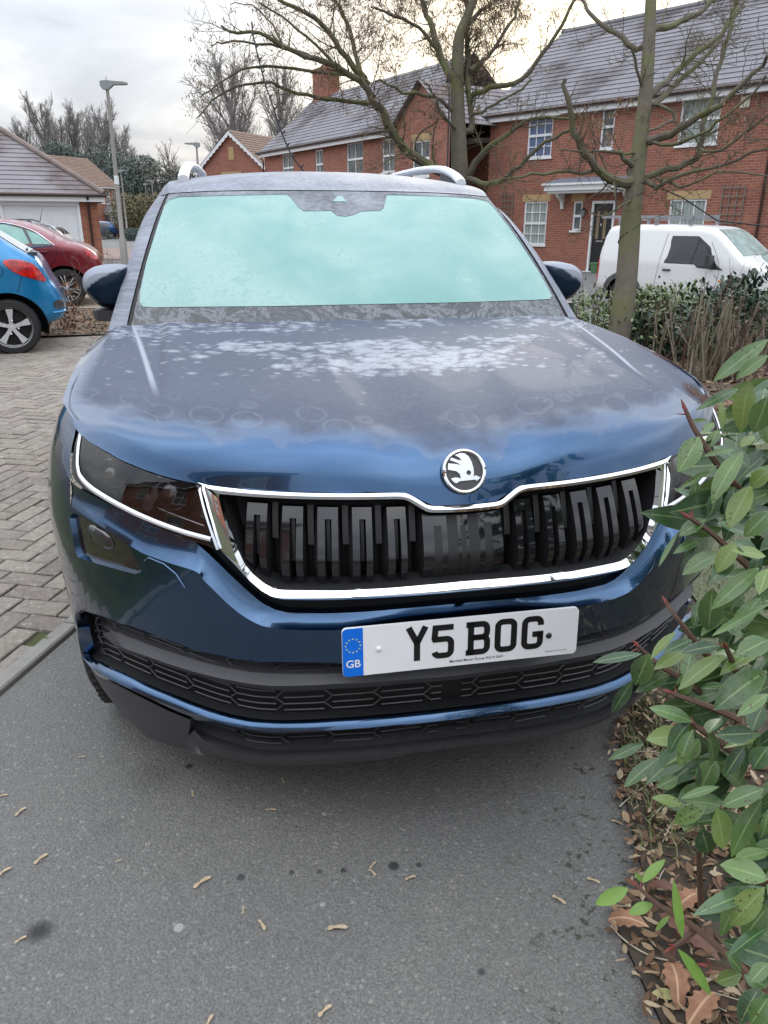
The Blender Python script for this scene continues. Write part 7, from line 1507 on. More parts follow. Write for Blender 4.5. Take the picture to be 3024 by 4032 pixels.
# ---------------------------------------------------------------- hedge, coppiced shrubs, twiggy bed
m_hedge = foliage_mat('hedge_leaf', ((.065, .095, .034), (.115, .165, .055), (.19, .24, .10)), 3., rough=.45); m_hedge2 = foliage_mat('hedge_leaf_dark', ((.015, .035, .022), (.030, .060, .036), (.060, .10, .055)), 4., rough=.4)
rg = np.random.default_rng(8)
def leafblade(mb, q, d, nrm, L, w, m=0, droop=.2, uv0=0.0):
    """pointed leaf with a folded midrib: base q, direction d"""
    side = unit(np.cross(d, nrm)); nrm = np.cross(side, d); V = []; U_ = []
    prof = [(0, .06), (.14, .55), (.32, .92), (.52, 1.0), (.72, .82), (.88, .45), (1, .02)]
    for t, wd in prof:
        c = q+d*L*t-nrm*(droop*L*t*t); h = side*w*wd; V += [c-h+nrm*abs(w)*wd*.22, c, c+h+nrm*abs(w)*wd*.22]; U_ += [(t, 0+uv0*0), (t, .5), (t, 1.0)]
    F = []
    for i in range(6):
        for j in range(2): F.append((i*3+j, i*3+j+1, (i+1)*3+j+1, (i+1)*3+j))
    mb.add(V, F, m, U_)
def leafmass(mb, centres, n, L, rg, up=.5):
    for c, r in centres:
        for _ in range(n):
            d0 = rvec(rg); q = np.array(c)+d0*np.array(r)*(.5+.5*rg.random()**.5); d = unit(d0*.8+rvec(rg)*.7+np.array([0, 0, up*.3])); nr = unit(np.array([0, 0, 1.])*.7+d0*.4+rvec(rg)*.5); leafblade(mb, q, d, nr, L*rg.uniform(.7, 1.3), L*.24)
def gpt(px, py, z=0.0):
    p = atz(px, py, z)
    for _ in range(8): p = atz(px, py, float(gz(p[0], p[1]))+z)
    return p
hg = tag(empty('evergreen_hedge'), 'low green hedge between the SUV bonnet and the white van', 'hedge'); mb = MB(); cs = []
for i in range(34):
    t = rg.random(); x = 2.9+5.2*t+rg.normal()*.2; y = 7.1-1.2*t+rg.uniform(-.5, 1.2); g_ = float(gz(x, y)); cs.append(((x, y, g_+.38+rg.uniform(-.12, .16)), (.42, .42, .34)))
leafmass(mb, cs, 260, .062, rg); mb.build('foliage', m_hedge, hg, True, None)
hd = tag(empty('bramble_bush'), 'darker leafy bush heaped up beside the hedge at the right edge of the frame', 'bush'); mb = MB(); cs = []
c0 = gpt(3000, 1470); c1 = gpt(2780, 1420)
for i in range(16): x = c0[0]+rg.normal()*.35+.3; y = c0[1]+1.0+rg.normal()*.3; g_ = float(gz(x, y)); cs.append(((x, y, g_+.45+rg.uniform(-.25, .30)), (.30, .30, .28)))
leafmass(mb, cs, 130, .075, rg)
for i in range(9): c = gpt(2610+rg.normal()*30, 1440); cs2 = [((c[0]+.1, c[1]+.45, c[2]+.25+rg.uniform(-.1, .1)), (.25, .25, .22))]; leafmass(mb, cs2, 70, .08, rg)
mb.build('foliage', m_hedge2, hd, True, None)
m_cut = bark('cut_stem', (.15, .128, .098), (.29, .245, .19), (.15, .15, .07), .35); m_rtwig = simple('red_twig', (.11, .062, .045), .7, var=.3)
def coppice(px, py, n, w, h, seed, label, tw=40):
    rg = np.random.default_rng(seed); c = gpt(px, py); r = tag(empty('coppiced_shrub'), label, 'shrub', 'hard pruned shrubs in the bed'); mb = MB(); mt = MB()
    for _ in range(n):
        p = c+np.array([rg.normal()*w, rg.normal()*w*.5, -.03]); L = h*rg.uniform(.55, 1.1); d = unit(np.array([rg.normal()*.16, rg.normal()*.16, 1.])); m_ = p+d*L*.5+rg.normal(size=3)*.02; e = p+d*L+rg.normal(size=3)*.03; rr = rg.uniform(.005, .013); mb.tube([p, m_, e], [rr*1.15, rr, rr*.9], 7)
        for _ in range(rg.integers(0, 3)):
            t = rg.uniform(.3, 1); q = p+d*L*t; dd = unit(d+rvec(rg)*.5); l = rg.uniform(.15, .45); mt.tube([q, q+dd*l*.5+rg.normal(size=3)*.01, q+dd*l+np.array([0, 0, .03])], [.0045, .0035, .0015], 4, cap=False)
    for _ in range(tw):
        p = c+np.array([rg.normal()*w*1.3, rg.normal()*w*.8, 0]); d = unit(np.array([rg.normal()*.35, rg.normal()*.35, 1.])); l = h*rg.uniform(.5, 1.2); mt.tube([p, p+d*l*.5+rg.normal(size=3)*.03, p+d*l+rg.normal(size=3)*.06], [.006, .005, .002], 4, cap=False)
    mb.build('stems', m_cut, r, True, 60); mt.build('twigs', m_rtwig, r, True, None)
coppice(2380, 1400, 16, .26, .72, 3, 'cut back shrub of bare upright stems round the foot of the maple'); coppice(2590, 1430, 6, .18, .7, 5, 'thin group of pruned stems between the two denser cut shrubs', 20); coppice(2800, 1500, 34, .17, .80, 4, 'dense clump of pruned grey stems behind the glossy bush'); coppice(2960, 1460, 9, .25, .7, 6, 'pruned stems among dark leaves at the right edge of the frame', 24)
m_brown = foliage_mat('brown_leaf', ((.12, .055, .025), (.20, .10, .05), (.30, .17, .09)), 8.)
def twigshrub(pxs, py, h, seed, label, leaves=60):
    rg = np.random.default_rng(seed); r = tag(empty('twig_shrub'), label, 'shrub'); mt = MB(); ml = MB()
    for px in pxs:
        c = gpt(px, py); T = Tree(seed+int(px)); T.rg = rg
        for _ in range(3):
            Q = T.path(c, unit(np.array([rg.normal()*.3, rg.normal()*.2, 1])), h*rg.uniform(.6, 1.1), 7, .15, .05); mt.tube(Q, np.linspace(.007, .002, 8), 4, cap=False)
            for _ in range(5): q = Q[rg.integers(2, 8)]; e = q+unit(rvec(rg)+np.array([0, 0, .6]))*h*.28; mt.tube([q, (q+e)/2+rg.normal(size=3)*.02, e], [.004, .003, .0015], 3, cap=False)
            for _ in range(leaves//6): q = Q[rg.integers(1, 6)]+rg.normal(size=3)*.10*h; leafblade(ml, q, rvec(rg), rvec(rg), .055, .018)
    mt.build('twigs', m_rtwig, r, True, None); ml.build('dead_leaves', m_brown, r, True, None)
twigshrub((250, 275, 300), 1300, 1.0, 31, 'bare twiggy shrub with clinging brown leaves beside the red car wheel', 140); twigshrub((430, 455), 1180, 1.0, 37, 'sparse bare twigs with a few brown leaves near the lamp post foot', 16)
# ---------------------------------------------------------------- glossy bush in front on the right
def leaf_mat(name, cols, rough):
  m_leaf = Mat(name, cols[1], rough)
  uv = m_leaf.coord('UV'); ux, uy, _ = m_leaf.xyz(uv); oc = m_leaf.coord('Object')
  _n = m_leaf.noise(5.5, 3, .5, oc); _n2 = m_leaf.noise(60, 3, .6, oc); base_ = m_leaf.ramp(_n, [(.32, cols[0]), (.5, cols[1]), (.68, cols[2])])
  mid = m_leaf.step(m_leaf.math('ABSOLUTE', m_leaf.math('SUBTRACT', uy, .5)), .055, .02); edge = m_leaf.step(m_leaf.math('ABSOLUTE', m_leaf.math('SUBTRACT', uy, .5)), .46, .5)
  c = m_leaf.mix(m_leaf.math('MULTIPLY', mid, .65), base_, (.22, .30, .12)); c = m_leaf.mix(m_leaf.math('MULTIPLY', edge, .35), c, (.24, .30, .14))
  fr2 = m_leaf.math('MULTIPLY', m_leaf.step(_n2, .48, .75), .22); c = m_leaf.mix(fr2, c, (.19, .25, .20))
  vs = m_leaf.vor(150, oc); sp = m_leaf.math('MULTIPLY', m_leaf.step(vs, .28, .20), m_leaf.step(m_leaf.noise(9, 2, .5, oc), .50, .58)); c = m_leaf.mix(m_leaf.math('MULTIPLY', sp, .85), c, (.045, .022, .018))
  m_leaf.set('Base Color', c); wv = N(m_leaf.nt, 'ShaderNodeTexWave', Scale=2.6, Distortion=.6); m_leaf.nt.links.new(uv, wv.inputs[0]); m_leaf.bump(wv.outputs['Fac'], .035, .003); m_leaf.b.inputs['Subsurface Weight'].default_value = 0; return m_leaf.m
m_leaf = [leaf_mat('glossy_leaf', ((.034, .078, .022), (.068, .132, .034), (.118, .195, .055)), .30), leaf_mat('glossy_leaf_dark', ((.020, .052, .022), (.038, .088, .032), (.070, .130, .050)), .26), leaf_mat('glossy_leaf_yellow', ((.075, .120, .025), (.115, .175, .038), (.165, .225, .060)), .34)]
m_lime = Mat('young_leaf', (.14, .27, .04), .4); _n = m_lime.noise(30, 3, .6); m_lime.set('Base Color', m_lime.mix(_n, (.11, .22, .03), (.20, .34, .06))); m_lime = m_lime.m
m_stem = simple('bush_stem', (.10, .055, .035), .6, var=.3, scale=30); m_bud = simple('red_bud', (.22, .045, .035), .5, var=.3, scale=60)
bu = tag(empty('photinia_bush'), 'glossy green bush with long spotted leaves at the right front corner of the SUV', 'bush')
rg = np.random.default_rng(77); fol = MB(); stm = MB(); bud = MB(); lime = MB()
def tl(mb, bx, by, tx, ty, wpx, dep, dt=0.0, roll=0.0, droop=.12, mat_i=0):
    """leaf traced by its base and tip in the photograph, with its own distance"""
    a, b = atd(bx, by, dep), atd(tx, ty, dep+dt); d = b-a; L = np.linalg.norm(d); d /= L; view = unit(CAM_LOC-a); nr = view*.8+np.array([0, 0, .7]); nr = unit(nr-d*(nr @ d)); s_ = np.cross(d, nr); nr = unit(nr*math.cos(roll)+s_*math.sin(roll)); leafblade(mb, a, d, nr, L, wpx*dep/FPX*.5, mat_i, droop)
def q4(x, y): return (2500+x*.4521, 1250+y*.4521)
def q5(x, y): return (2300+x*.4522, 2100+y*.4522)
def q6(x, y): return (2300+x*.4665, 3000+y*.4665)
L4_ = [((1159, 190), (690, 530), 150, .95), ((1159, 330), (880, 500), 120, .93), ((900, 620), (585, 755), 90, 1.0), ((1000, 560), (890, 980), 190, .96), ((1159, 690), (1040, 1010), 200, .92), ((560, 1040), (400, 1320), 190, 1.08), ((690, 920), (580, 1000), 80, 1.1), ((730, 980), (630, 1140), 120, 1.12), ((940, 1165), (640, 1550), 180, 1.0), ((1010, 1470), (800, 1800), 190, 1.0), ((720, 1290), (345, 1510), 60, 1.08), ((550, 1720), (520, 1400), 120, 1.12), ((650, 1740), (740, 1480), 110, 1.1), ((620, 1760), (370, 1880), 150, 1.1), ((720, 1790), (1060, 1900), 150, 1.0), ((590, 1930), (350, 2020), 90, 1.12), ((900, 1960), (690, 2210), 170, .98), ((870, 1960), (1140, 2080), 170, .93), ((560, 1950), (390, 2150), 40, 1.12), ((1140, 760), (1159, 1100), 160, .97), ((880, 1150), (600, 1180), 60, 1.08), ((920, 1130), (1040, 1010), 90, 1.0), ((640, 900), (490, 890), 40, 1.1), ((760, 980), (755, 700), 60, 1.12), ((370, 1880), (200, 2160), 50, 1.15), ((1159, 1330), (1000, 1480), 150, 1.0), ((900, 1500), (1060, 1700), 170, 1.1), ((1159, 1700), (980, 1900), 170, .95), ((1050, 880), (1159, 560), 160, 1.05)]
L5_ = [((500, 1050), (75, 1110), 100, 1.25), ((570, 1050), (440, 1330), 190, 1.25), ((420, 1280), (235, 1590), 110, 1.24), ((740, 1230), (480, 1350), 110, 1.28), ((920, 1000), (605, 1170), 130, 1.2), ((1190, 980), (860, 1000), 130, 1.08), ((940, 930), (690, 1030), 110, 1.15), ((1220, 1060), (830, 1280), 150, 1.06), ((1590, 1200), (1130, 1480), 250, 1.0), ((940, 1640), (590, 1490), 140, 1.08), ((900, 1760), (560, 1770), 190, 1.14), ((920, 1650), (680, 1880), 190, 1.08), ((950, 1710), (790, 2020), 130, 1.05), ((1080, 1740), (1200, 2060), 190, 1.02), ((1080, 1740), (1180, 1580), 150, 1.0), ((1490, 1740), (1180, 1760), 160, .98), ((1540, 1790), (1210, 1850), 110, 1.02), ((1400, 1860), (1210, 2110), 130, 1.0), ((1601, 1860), (1460, 2050), 170, .95), ((980, 1480), (1050, 1700), 130, 1.14), ((650, 1960), (335, 2190), 130, 1.2), ((520, 1830), (215, 1960), 90, 1.25), ((1520, 300), (1120, 620), 150, .95), ((1120, 480), (1080, 880), 210, 1.02), ((1300, 200), (1120, 390), 150, 1.0), ((1580, 200), (1310, 130), 130, .93), ((1010, 570), (940, 820), 80, 1.12), ((800, 860), (560, 1070), 100, 1.18), ((940, 1030), (860, 1260), 110, 1.14), ((950, 1240), (800, 1400), 160, 1.14), ((1601, 620), (1110, 880), 90, .97), ((1540, 560), (1270, 860), 150, 1.0), ((1601, 930), (1360, 1030), 190, .98), ((1601, 1400), (1350, 1570), 110, .95), ((1560, 1510), (1440, 1690), 190, .96), ((1540, 1770), (1440, 2000), 110, .97), ((1000, 1790), (860, 1990), 150, 1.12), ((1020, 1350), (1270, 1290), 100, 1.05), ((1601, 310), (1530, 480), 130, .92), ((1200, 800), (1400, 870), 120, 1.02), ((740, 1190), (600, 1200), 60, 1.25)]
L6_ = [((1120, 390), (1190, 745), 220, 1.02), ((1500, 330), (1190, 790), 190, .98), ((1520, 230), (1150, 350), 170, .96), ((1140, 210), (810, 290), 80, 1.02), ((1150, 360), (880, 330), 90, 1.04), ((1030, 370), (740, 520), 140, 1.08), ((840, 370), (600, 280), 110, 1.12), ((790, 130), (620, 210), 120, 1.15), ((1552, 990), (1160, 850), 220, .98), ((1530, 1060), (920, 1240), 170, 1.0), ((1520, 1070), (1210, 1380), 210, .97), ((1552, 1400), (1200, 1600), 130, .97), ((1340, 1080), (1140, 1470), 150, 1.02), ((1330, 1770), (1210, 1610), 120, 1.0), ((1330, 1790), (1110, 1860), 130, 1.0), ((1350, 1800), (1540, 1900), 120, .98), ((1480, 1910), (1290, 2200), 170, .95), ((1552, 2000), (1400, 2212), 170, .93), ((990, 560), (1070, 820), 190, 1.12), ((900, 480), (840, 570), 130, 1.1), ((1552, 1230), (1300, 1500), 200, 1.05), ((1552, 760), (1280, 800), 140, 1.06), ((1400, 780), (1380, 600), 120, 1.1), ((1552, 400), (1530, 650), 100, .93), ((1552, 1700), (1400, 1850), 130, .95)]
for LL, qf in ((L4_, q4), (L5_, q5), (L6_, q6)):
    for b_, t_, w_, dp in LL:
        (bx, by), (tx, ty) = qf(*b_), qf(*t_); tl(fol, bx, by, tx, ty, w_*.46, dp, rg.normal()*.012, rg.normal()*.30, rg.uniform(.05, .30), int(rg.choice(3, p=[.6, .22, .18])))
bush_poly = [(3080, 1330), (2960, 1400), (2830, 1520), (2800, 1640), (2780, 1760), (2760, 1850), (2720, 2000), (2700, 2150), (2760, 2280), (2760, 2400), (2720, 2520), (2620, 2600), (2620, 2680), (2640, 2780), (2600, 2900), (2580, 3000), (2660, 3080), (2700, 3180), (2800, 3300), (2840, 3450), (2860, 3600), (2900, 3720), (2930, 3900), (2930, 4060), (3310, 4060), (3310, 1300)]
bp_ = np.array(bush_poly, float)+np.array([105, 0]); cnt = 0
while cnt < 360:
    q = np.array([rg.uniform(2560, 3420), rg.uniform(1330, 4050)])
    if not inside(q, bp_)[0]: continue
    dep = 1.08+.30*rg.random()+.05*(3024-q[0])/400; a_ = rg.normal()*.8+math.pi*.80; L = rg.uniform(130, 270); tl(fol, q[0], q[1], q[0]+L*math.cos(a_), q[1]+L*.8*math.sin(a_), L*rg.uniform(.36, .50), dep, rg.normal()*.03, rg.normal()*.7, rg.uniform(.05, .35), int(rg.choice(3, p=[.4, .5, .1]))); cnt += 1
fol.build('foliage', m_leaf, bu, True, None)
for b_, t_, w_, dp in (((370, 1065), (95, 1205), 120, 1.22), ((490, 1020), (675, 815), 90, 1.22), ((580, 1200), (375, 1275), 100, 1.22), ((830, 1490), (760, 1020), 80, 1.12), ((790, 1580), (1115, 1985), 110, 1.10), ((720, 1300), (595, 1425), 45, 1.22), ((500, 1010), (430, 940), 50, 1.25)): tl(lime, *q6(*b_), *q6(*t_), w_*.47, dp, 0, rg.normal()*.2, .1)
lime.build('young_leaves', m_lime, bu, True, None)
for P in ([(q4(440, 800), 1.10), (q4(500, 940), 1.10), (q4(620, 1140), 1.10), (q4(720, 1280), 1.10), (q4(900, 1490), 1.12), (q4(1159, 1800), 1.14)], [(q4(470, 1740), 1.1), (q4(640, 1850), 1.1), (q4(800, 2000), 1.12), (q4(1000, 2180), 1.14)], [(q5(720, 610), 1.22), (q5(800, 730), 1.2), (q5(900, 850), 1.2), (q5(930, 900), 1.2), (q5(1100, 1100), 1.22)], [(q5(470, 980), 1.26), (q5(540, 1050), 1.26), (q5(640, 1140), 1.25), (q5(820, 1250), 1.24), (q5(1100, 1450), 1.25)], [(q5(760, 1390), 1.15), (q5(950, 1460), 1.12), (q5(1150, 1530), 1.1), (q5(1350, 1620), 1.1)], [(q5(930, 1650), 1.1), (q5(1060, 1740), 1.1), (q5(1300, 1900), 1.15)], [(q6(440, 1040), 1.23), (q6(600, 1190), 1.2), (q6(760, 1290), 1.17), (q6(920, 1380), 1.13), (q6(1200, 1620), 1.08), (q6(1400, 1800), 1.08)], [(q6(960, 640), 1.15), (q6(970, 800), 1.18), (q6(980, 1100), 1.22), (q6(1000, 1300), 1.25)], [(q6(1040, 1720), 1.1), (q6(1200, 1750), 1.1), (q6(1350, 1800), 1.08), (q6(1552, 1930), 1.05)], [(q5(1230, 980), 1.05), (q5(1300, 1130), 1.1), (q5(1350, 1300), 1.15)], [(q6(1552, 1000), 1.02), (q6(1400, 1100), 1.1), (q6(1350, 1500), 1.15), (q6(1400, 1900), 1.2)], [(q6(740, 1570), 1.12), (q6(850, 1500), 1.13), (q6(950, 1400), 1.14)]):
    X = np.array([atd(*p, d) for p, d in P]); stm.tube(chaikin(X, 2), np.linspace(.0028, .0062, len(chaikin(X, 2))), 6)
    d = unit(X[0]-X[1]); bud.tube([X[0]-d*.012, X[0]-d*.004, X[0]+d*.007, X[0]+d*.016], [.0024, .0030, .0024, .0006], 6)
    for _ in range(3): e = unit(d+rvec(rg)*.9); q = X[0]-d*.008; bud.tube([q, q+e*.009, q+e*.016], [.0013, .0012, .0005], 5)
for k in range(9):
    gx0 = np.array([.86+rg.normal()*.08, -.05+rg.normal()*.2, 0]); gx0[2] = 0; top = gx0+np.array([rg.normal()*.10, rg.normal()*.12, rg.uniform(.45, .9)])
    if not inside(proj(top), bp_)[0]: continue
    stm.tube(chaikin(np.array([gx0, gx0*.6+top*.4+rg.normal(size=3)*.04, top]), 2), np.linspace(.012, .004, len(chaikin(np.zeros((3, 3)), 2))), 6)
stm.build('stems', m_stem, bu); bud.build('buds', m_bud, bu)
# ================================================================ lamp posts, litter, grass
m_post = simple('lamp_post_grey', (.30, .29, .275), .5, .2, var=.1); m_head = simple('lamp_head_grey', (.26, .29, .29), .4); m_tagm = simple('white_label', (.72, .75, .77), .5)
def lamp_post(px, py_base, dep, H, label, right=True, lean=0.0, ring=False):
    p = atd(px, py_base, dep); g = float(gz(p[0], p[1])); r = tag(empty('lamp_post', (p[0], p[1], g)), label, 'lamp post', 'street lamps along the road'); s_ = 1 if right else -1
    mb = MB(); mb.lathe([(.001, 0), (.115, 0), (.115, .9), (.075, 1.0), (.062, H*.6), (.05, H)], (0, 0, 0), (lean, 0, 1), 14); mb.build('post', m_post, r)
    mb = MB(); R_ = np.array([[1, 0, 0], [0, 1, 0], [0, 0, 1.]]); x0 = lean*H
    rows = []
    for t, h0, h1, w in ((-.20, .02, .14, .05), (-.14, -.06, .16, .10), (.02, -.08, .165, .12), (.10, -.02, .16, .12), (.20, .06, .155, .11), (.52, .075, .14, .12), (.62, .09, .12, .08)):
        rows.append([(x0+s_*t, w*a, H+(h1 if b > 0 else h0)) for a, b in ((-1, -1), (1, -1), (1, 1), (.4, 1.3), (-.4, 1.3), (-1, 1), (-1, -1))])
    grid_faces(mb, rows); mb.add(rows[0][:-1], [tuple(range(6))]); mb.add(rows[-1][:-1], [tuple(range(6))]); hd_ = mb.build('lamp_head', m_head, r, True, 30); mb = MB(); mb.tube([(x0, 0, H+.17), (x0, 0, H+.30)], [.02, .008], 6); mb.build('photocell', m_head, hd_)
    if ring: mb = MB(); mb.lathe([(.072, 2.55), (.0725, 2.80)], (0, 0, 0), (lean, 0, 1), 14, 0); mb.build('post_label', m_tagm, r)
lb_ = atz(493.7, 1057, 0); dl = float((lb_-CAM_LOC) @ cf)
lamp_post(493.7, 1057, dl, 5.25, 'tall grey street lamp standing right of the garage', True, .012, True)
lamp_post(505, 945, 64, 5.3, 'second street lamp just right of the tall one further down the road', True); lamp_post(618, 930, 78, 5.2, 'small distant street lamp nearest the car roof with head to the left', False); lamp_post(592, 930, 86, 5.3, 'most distant street lamp in front of the evergreens', True); lamp_post(803, 960, 42.5, 5.25, 'street lamp head showing above the roof rail beside the gabled house', False)
# ---- grass
def blades(poly, n, h, seed, lo=.5):
    rg = np.random.default_rng(seed); P = np.array(poly, float); a, b = P.min(0), P.max(0); mb = MB(); k = 0
    while k < n:
        q = a+(b-a)*rg.random(2)
        if not inside(q, P)[0]: continue
        k += 1; x, y = q; z = float(gz(x, y))+.004; t = rg.uniform(0, 6.28); d = np.array([math.cos(t), math.sin(t), 0]); w = .0022; H = h*rg.uniform(lo, 1.3); s_ = np.array([-d[1], d[0], 0])*w; p = np.array([x, y, z]); m_ = p+np.array([0, 0, H*.6])+d*H*.25; e = p+np.array([0, 0, H*.85])+d*H*.75
        mb.add([p-s_, p+s_, m_+s_*.8, m_-s_*.8, e], [(0, 1, 2, 3), (3, 2, 4)])
    return mb
m_grass = foliage_mat('grass_blade', ((.085, .10, .035), (.14, .165, .06), (.24, .26, .14)), 5.)
tag(blades([(.86, .62), (1.3, 1.0), (1.6, 2.2), (1.75, 4.2), (3.0, 4.2), (4.2, 3.0), (3.2, .2), (1.6, -.3), (.9, -.2)], 16000, .035, 5).build('grass', m_grass, None, False), 'short frosty lawn grass between the SUV and the bushes', 'grass', kind='stuff')
tag(blades([(.56, .27), (.80, .60), (.72, -.1), (.42, -.14), (.48, .06)], 500, .05, 6).build('grass', m_grass, None, False), 'grass tufts along the edge of the tarmac under the bush', 'grass', kind='stuff')
# ---- litter of leaves and seeds
m_lit = Mat('leaf_litter', (.2, .12, .07), .85); ux, uy, _ = m_lit.xyz(m_lit.coord('UV')); m_lit.set('Base Color', m_lit.ramp(ux, [(0, (.055, .032, .020)), (.3, (.115, .062, .035)), (.55, (.21, .125, .070)), (.8, (.33, .235, .14)), (1, (.42, .34, .23))])); m_lit = m_lit.m
def scatter(poly, n, L, seed, z=.012, tone=(0, 1), asp=.32, lift=.25):
    rg = np.random.default_rng(seed); P = np.array(poly, float); a, b = P.min(0), P.max(0); mb = MB(); k = 0
    while k < n:
        q = a+(b-a)*rg.random(2)
        if not inside(q, P)[0]: continue
        k += 1; t = rg.uniform(0, 6.28); d = unit(np.array([math.cos(t), math.sin(t), rg.normal()*lift])); nr = unit(np.array([rg.normal()*.35, rg.normal()*.35, 1])); l = L*rg.uniform(.5, 1.4); s_ = unit(np.cross(d, nr))*l*asp*.5*rg.uniform(.6, 1.4); p = np.array([q[0], q[1], float(gz(q[0], q[1]))+z+abs(rg.normal())*.012]); u = tone[0]+(tone[1]-tone[0])*rg.random(); c_ = nr*l*.10*rg.normal()
        mb.add([p-d*l*.5, p-d*l*.15+s_, p+d*l*.25+s_*.9, p+d*l*.5+c_, p+d*l*.2-s_, p-d*l*.2-s_], [(0, 1, 2, 3, 4, 5)], 0, [(u, 0)]*6)
    return mb
NB_ = [(.19, -.9), (.26, -.45), (.275, -.25), (.40, -.13), (.46, .05), (.55, .30), (.80, .60), (1.0, .3), (1.1, -.9)]
mb = scatter([(x-.02, y) if i_ < 7 else (x, y) for i_, (x, y) in enumerate(NB_)], 2900, .032, 1, tone=(.1, 1))
tag(mb.build('leaf_litter', m_lit, None, False), 'brown leaves and seeds covering the soil under the glossy bush', 'leaf litter', kind='stuff')
tag(scatter([(1.9, 4.3), (2.3, 9), (4.2, 9.2), (8, 8), (8, 4.4), (4.5, 3.6), (2.6, 3.4)], 5200, .065, 3, .015, (0, .75), .5).build('leaf_litter', m_lit, None, False), 'russet fallen leaves under the pruned shrubs and hedge', 'leaf litter', kind='stuff')
tag(scatter([(-7, 9.6), (-1.4, 9.58), (-.8, 12), (-1.4, 12.8), (-7, 13.3)], 6000, .06, 4, .015, (0, .7), .5).build('leaf_litter', m_lit, None, False), 'chips and dead leaves on the bed behind the blue hatchback', 'leaf litter', kind='stuff')
m_stalk = simple('straw_stalk', (.52, .45, .34), .7); mst = MB(); rg = np.random.default_rng(12)
for k in range(46):
    x, y = rg.uniform(.34, .85), rg.uniform(-.75, .35)
    if not inside([(x-.04, y+.02)], NB_)[0]: continue
    t = rg.uniform(0, 6.28); l = rg.uniform(.05, .16); p = np.array([x, y, .022]); d = np.array([math.cos(t), math.sin(t), 0]); mst.tube([p, p+d*l*.5+np.array([0, 0, .012]), p+d*l], .0011, 4)
tag(mst.build('dry_stalks', m_stalk), 'pale dry stalks lying over the leaf litter', 'leaf litter', kind='stuff')
# ---- single fallen things on the drive
def seed_mesh(L=.040):
    mb = MB(); out = [(0, .0), (.10, .13), (.22, .12), (.34, .07), (.50, .12), (.72, .17), (.92, .14), (1.0, .03), (.9, -.05), (.6, -.05), (.35, -.03), (.2, -.10), (.08, -.10)]; n = len(out)
    top = [(x*L-L/2, y*L, .0025+.004*math.sin(3.1*x)) for x, y in out]; bt = [(x, y, z-.0016) for x, y, z in top]; mb.add(top+bt, [tuple(range(n)), tuple(range(2*n-1, n-1, -1))]+[(i, n+i, n+(i+1) % n, (i+1) % n) for i in range(n)]); mb.lathe([(.001, .0035), (.0035, .003), (.0042, .001)], (-L*.36, .0, .0012), (0, 0, 1), 8); return mb
m_pale = Mat('pale_seed', (.42, .32, .20), .7); _n = m_pale.noise(120, 3, .6); m_pale.set('Base Color', m_pale.mix(_n, (.34, .235, .135), (.60, .49, .34))); m_pale = m_pale.m
proto = None; k7 = 1512/1659.; k8 = 1300/952.
spots = [(90*k7, 2800+435*k7, 50, 1.1), (178*k7, 2800+640*k7, 45, 1.2), (18*k7, 2800+697*k7, 40, 1.1), (875*k7, 2800+742*k7, 30, 1.5), (833*k7, 2800+355*k7, 95, .8), (1172*k7, 2800+428*k7, -15, .9), (1223*k7, 2800+300*k7, 100, .7), (1052*k7, 2800+860*k7, 80, .6), (1130*k7, 2800+925*k7, -70, 1.0), (1458*k7, 2800+940*k7, -10, 1.4), (1405*k7, 2800+1297*k7, 30, 1.1), (905*k7, 2800+1342*k7, 60, .9), (90*k7, 2800+988*k7, 30, .8), (512*k7, 2800+647*k7, 10, .5), (1607*k7, 2800+697*k7, -60, .8), (1612*k7, 2800+665*k7, 40, .7), (12*k7, 2800+367*k7, 10, .8), (352*k7, 2800+198*k7, 0, .6), (1200+305*k8, 2800+482*k8, 10, .9), (1200+732*k8, 2800+545*k8, -55, 1.1), (1200+832*k8, 2800+490*k8, -40, 1.0), (2430, 3240, -45, 1.0), (2520, 3850, -55, 1.2), (2465, 3225, 25, .9)]
for i, (x, y, a, s_) in enumerate(spots):
    p = atz(x, y, .003)
    o = seed_mesh().build('sycamore_seed', m_pale) if proto is None else proto.copy()
    if proto is None: proto = o
    else: COL.objects.link(o)
    o.location = (p[0], p[1], .0025); o.rotation_euler = (0, 0, rad(a)-YAW*0+rad(11)*0); s_ *= .78; o.scale = (s_, s_, s_*.8); tag(o, 'dry winged seed lying on the grey tarmac drive', 'seed', 'winged seeds scattered on the tarmac')
def oak_leaf(px, py, L, rz, label, mat, tilt=.2):
    P = []; n = 9
    for sd in (1, -1):
        seq = range(n+1) if sd > 0 else range(n, -1, -1)
        for i in seq:
            t = i/n; w = .30*math.sin(math.pi*min(1, t*.95+.05))**.8*(1 if i % 2 else .62); P.append((t*L, sd*w*L*.9))
    P = chaikin(np.array(P), 1, True); V, F = cdt(P, (), L*.12); p = atz(px, py, .03); o = mesh('oak_leaf', [(x-L/2, y, .015*math.sin(x/L*3.1)+.25*abs(y)+.006*math.sin(40*x+60*y)) for x, y in V], F, mat, None, True, None, None, [(x/L, .5+y/L) for x, y in V]); o.location = (p[0], p[1], .022); o.rotation_euler = (tilt*.4, -tilt*.3, rz); tag(o, label, 'leaf'); return o
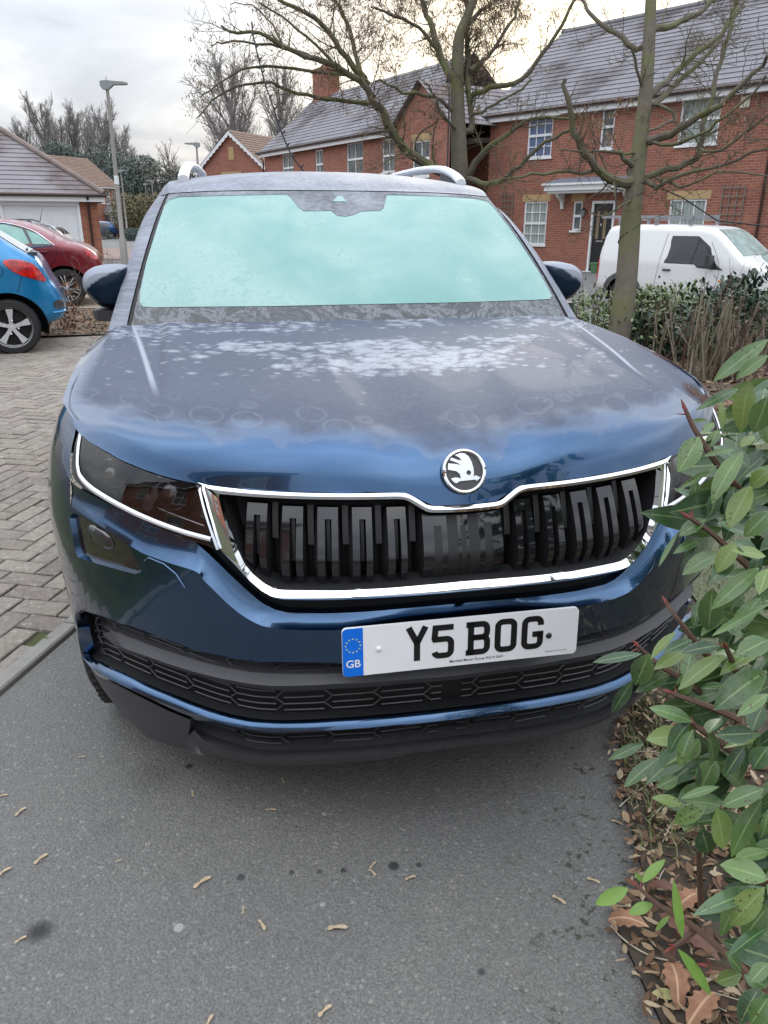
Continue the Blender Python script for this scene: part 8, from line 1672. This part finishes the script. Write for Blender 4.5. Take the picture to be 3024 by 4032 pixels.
m_oak = Mat('oak_leaf', (.30, .15, .08), .7); _n = m_oak.noise(40, 4, .6); ux, uy, _ = m_oak.xyz(m_oak.coord('UV')); c = m_oak.ramp(_n, [(.3, (.22, .10, .055)), (.7, (.40, .215, .125))]); c = m_oak.mix(m_oak.step(m_oak.math('ABSOLUTE', m_oak.math('SUBTRACT', uy, .5)), .03, .01), c, (.50, .33, .20)); m_oak.set('Base Color', c); m_oak = m_oak.m
m_oakd = simple('dark_oak_leaf', (.15, .075, .05), .75, var=.35, scale=40)
oak_leaf(*q6(760, 1840), .105, 1.2, 'large pale brown oak leaf lying below the lime green shoot', m_oak); oak_leaf(*q6(380, 1340), .085, -.6, 'curled orange brown oak leaf at the edge of the tarmac under the lime leaf', m_oak, .7); oak_leaf(*q6(790, 1400), .10, 1.9, 'reddish oak leaf half hidden behind the narrow lime leaf', m_oakd); oak_leaf(*q6(890, 1160), .09, .3, 'tan oak leaf behind the thin bush stem', m_oak); oak_leaf(*q6(960, 1530), .10, -1.0, 'dark maroon leaf under the slanting bush stem', m_oakd); oak_leaf(*q6(1000, 2050), .10, .5, 'wide brown leaf at the bottom edge under the bush twigs', m_oak); oak_leaf(*q6(680, 1080), .07, 2.6, 'dusky pink leaf beside the lime shoot tip', m_oakd)
m_yel = simple('yellow_leaf', (.42, .40, .17), .6, var=.2, scale=30); mb = MB(); leafblade(mb, np.array([0, 0, 0.]), np.array([1., 0, 0]), np.array([0, 0, 1.]), .055, .012, 0, -.05); o = mb.build('yellow_leaf', m_yel, None, True, None); p = atz(*q6(570, 1955), .02); o.location = (p[0], p[1], .022); o.rotation_euler = (0, 0, -.35); tag(o, 'small curled yellow leaf below the big oak leaf', 'leaf')
for pts, lab in (([(225, 1380), (300, 1470), (400, 1550), (520, 1620), (640, 1665), (810, 1690)], 'long pale curved leaf stalk reaching from the litter onto the tarmac'), ([(530, 195), (440, 255), (370, 310), (300, 375)], 'short pale stalk pointing out over the tarmac under the bush')):
    P = np.array([atz(*q6(*p), .012) for p in pts]); mb = MB(); mb.tube(chaikin(P, 2), .0016, 5); tag(mb.build('leaf_stalk', m_stalk), lab, 'stalk')
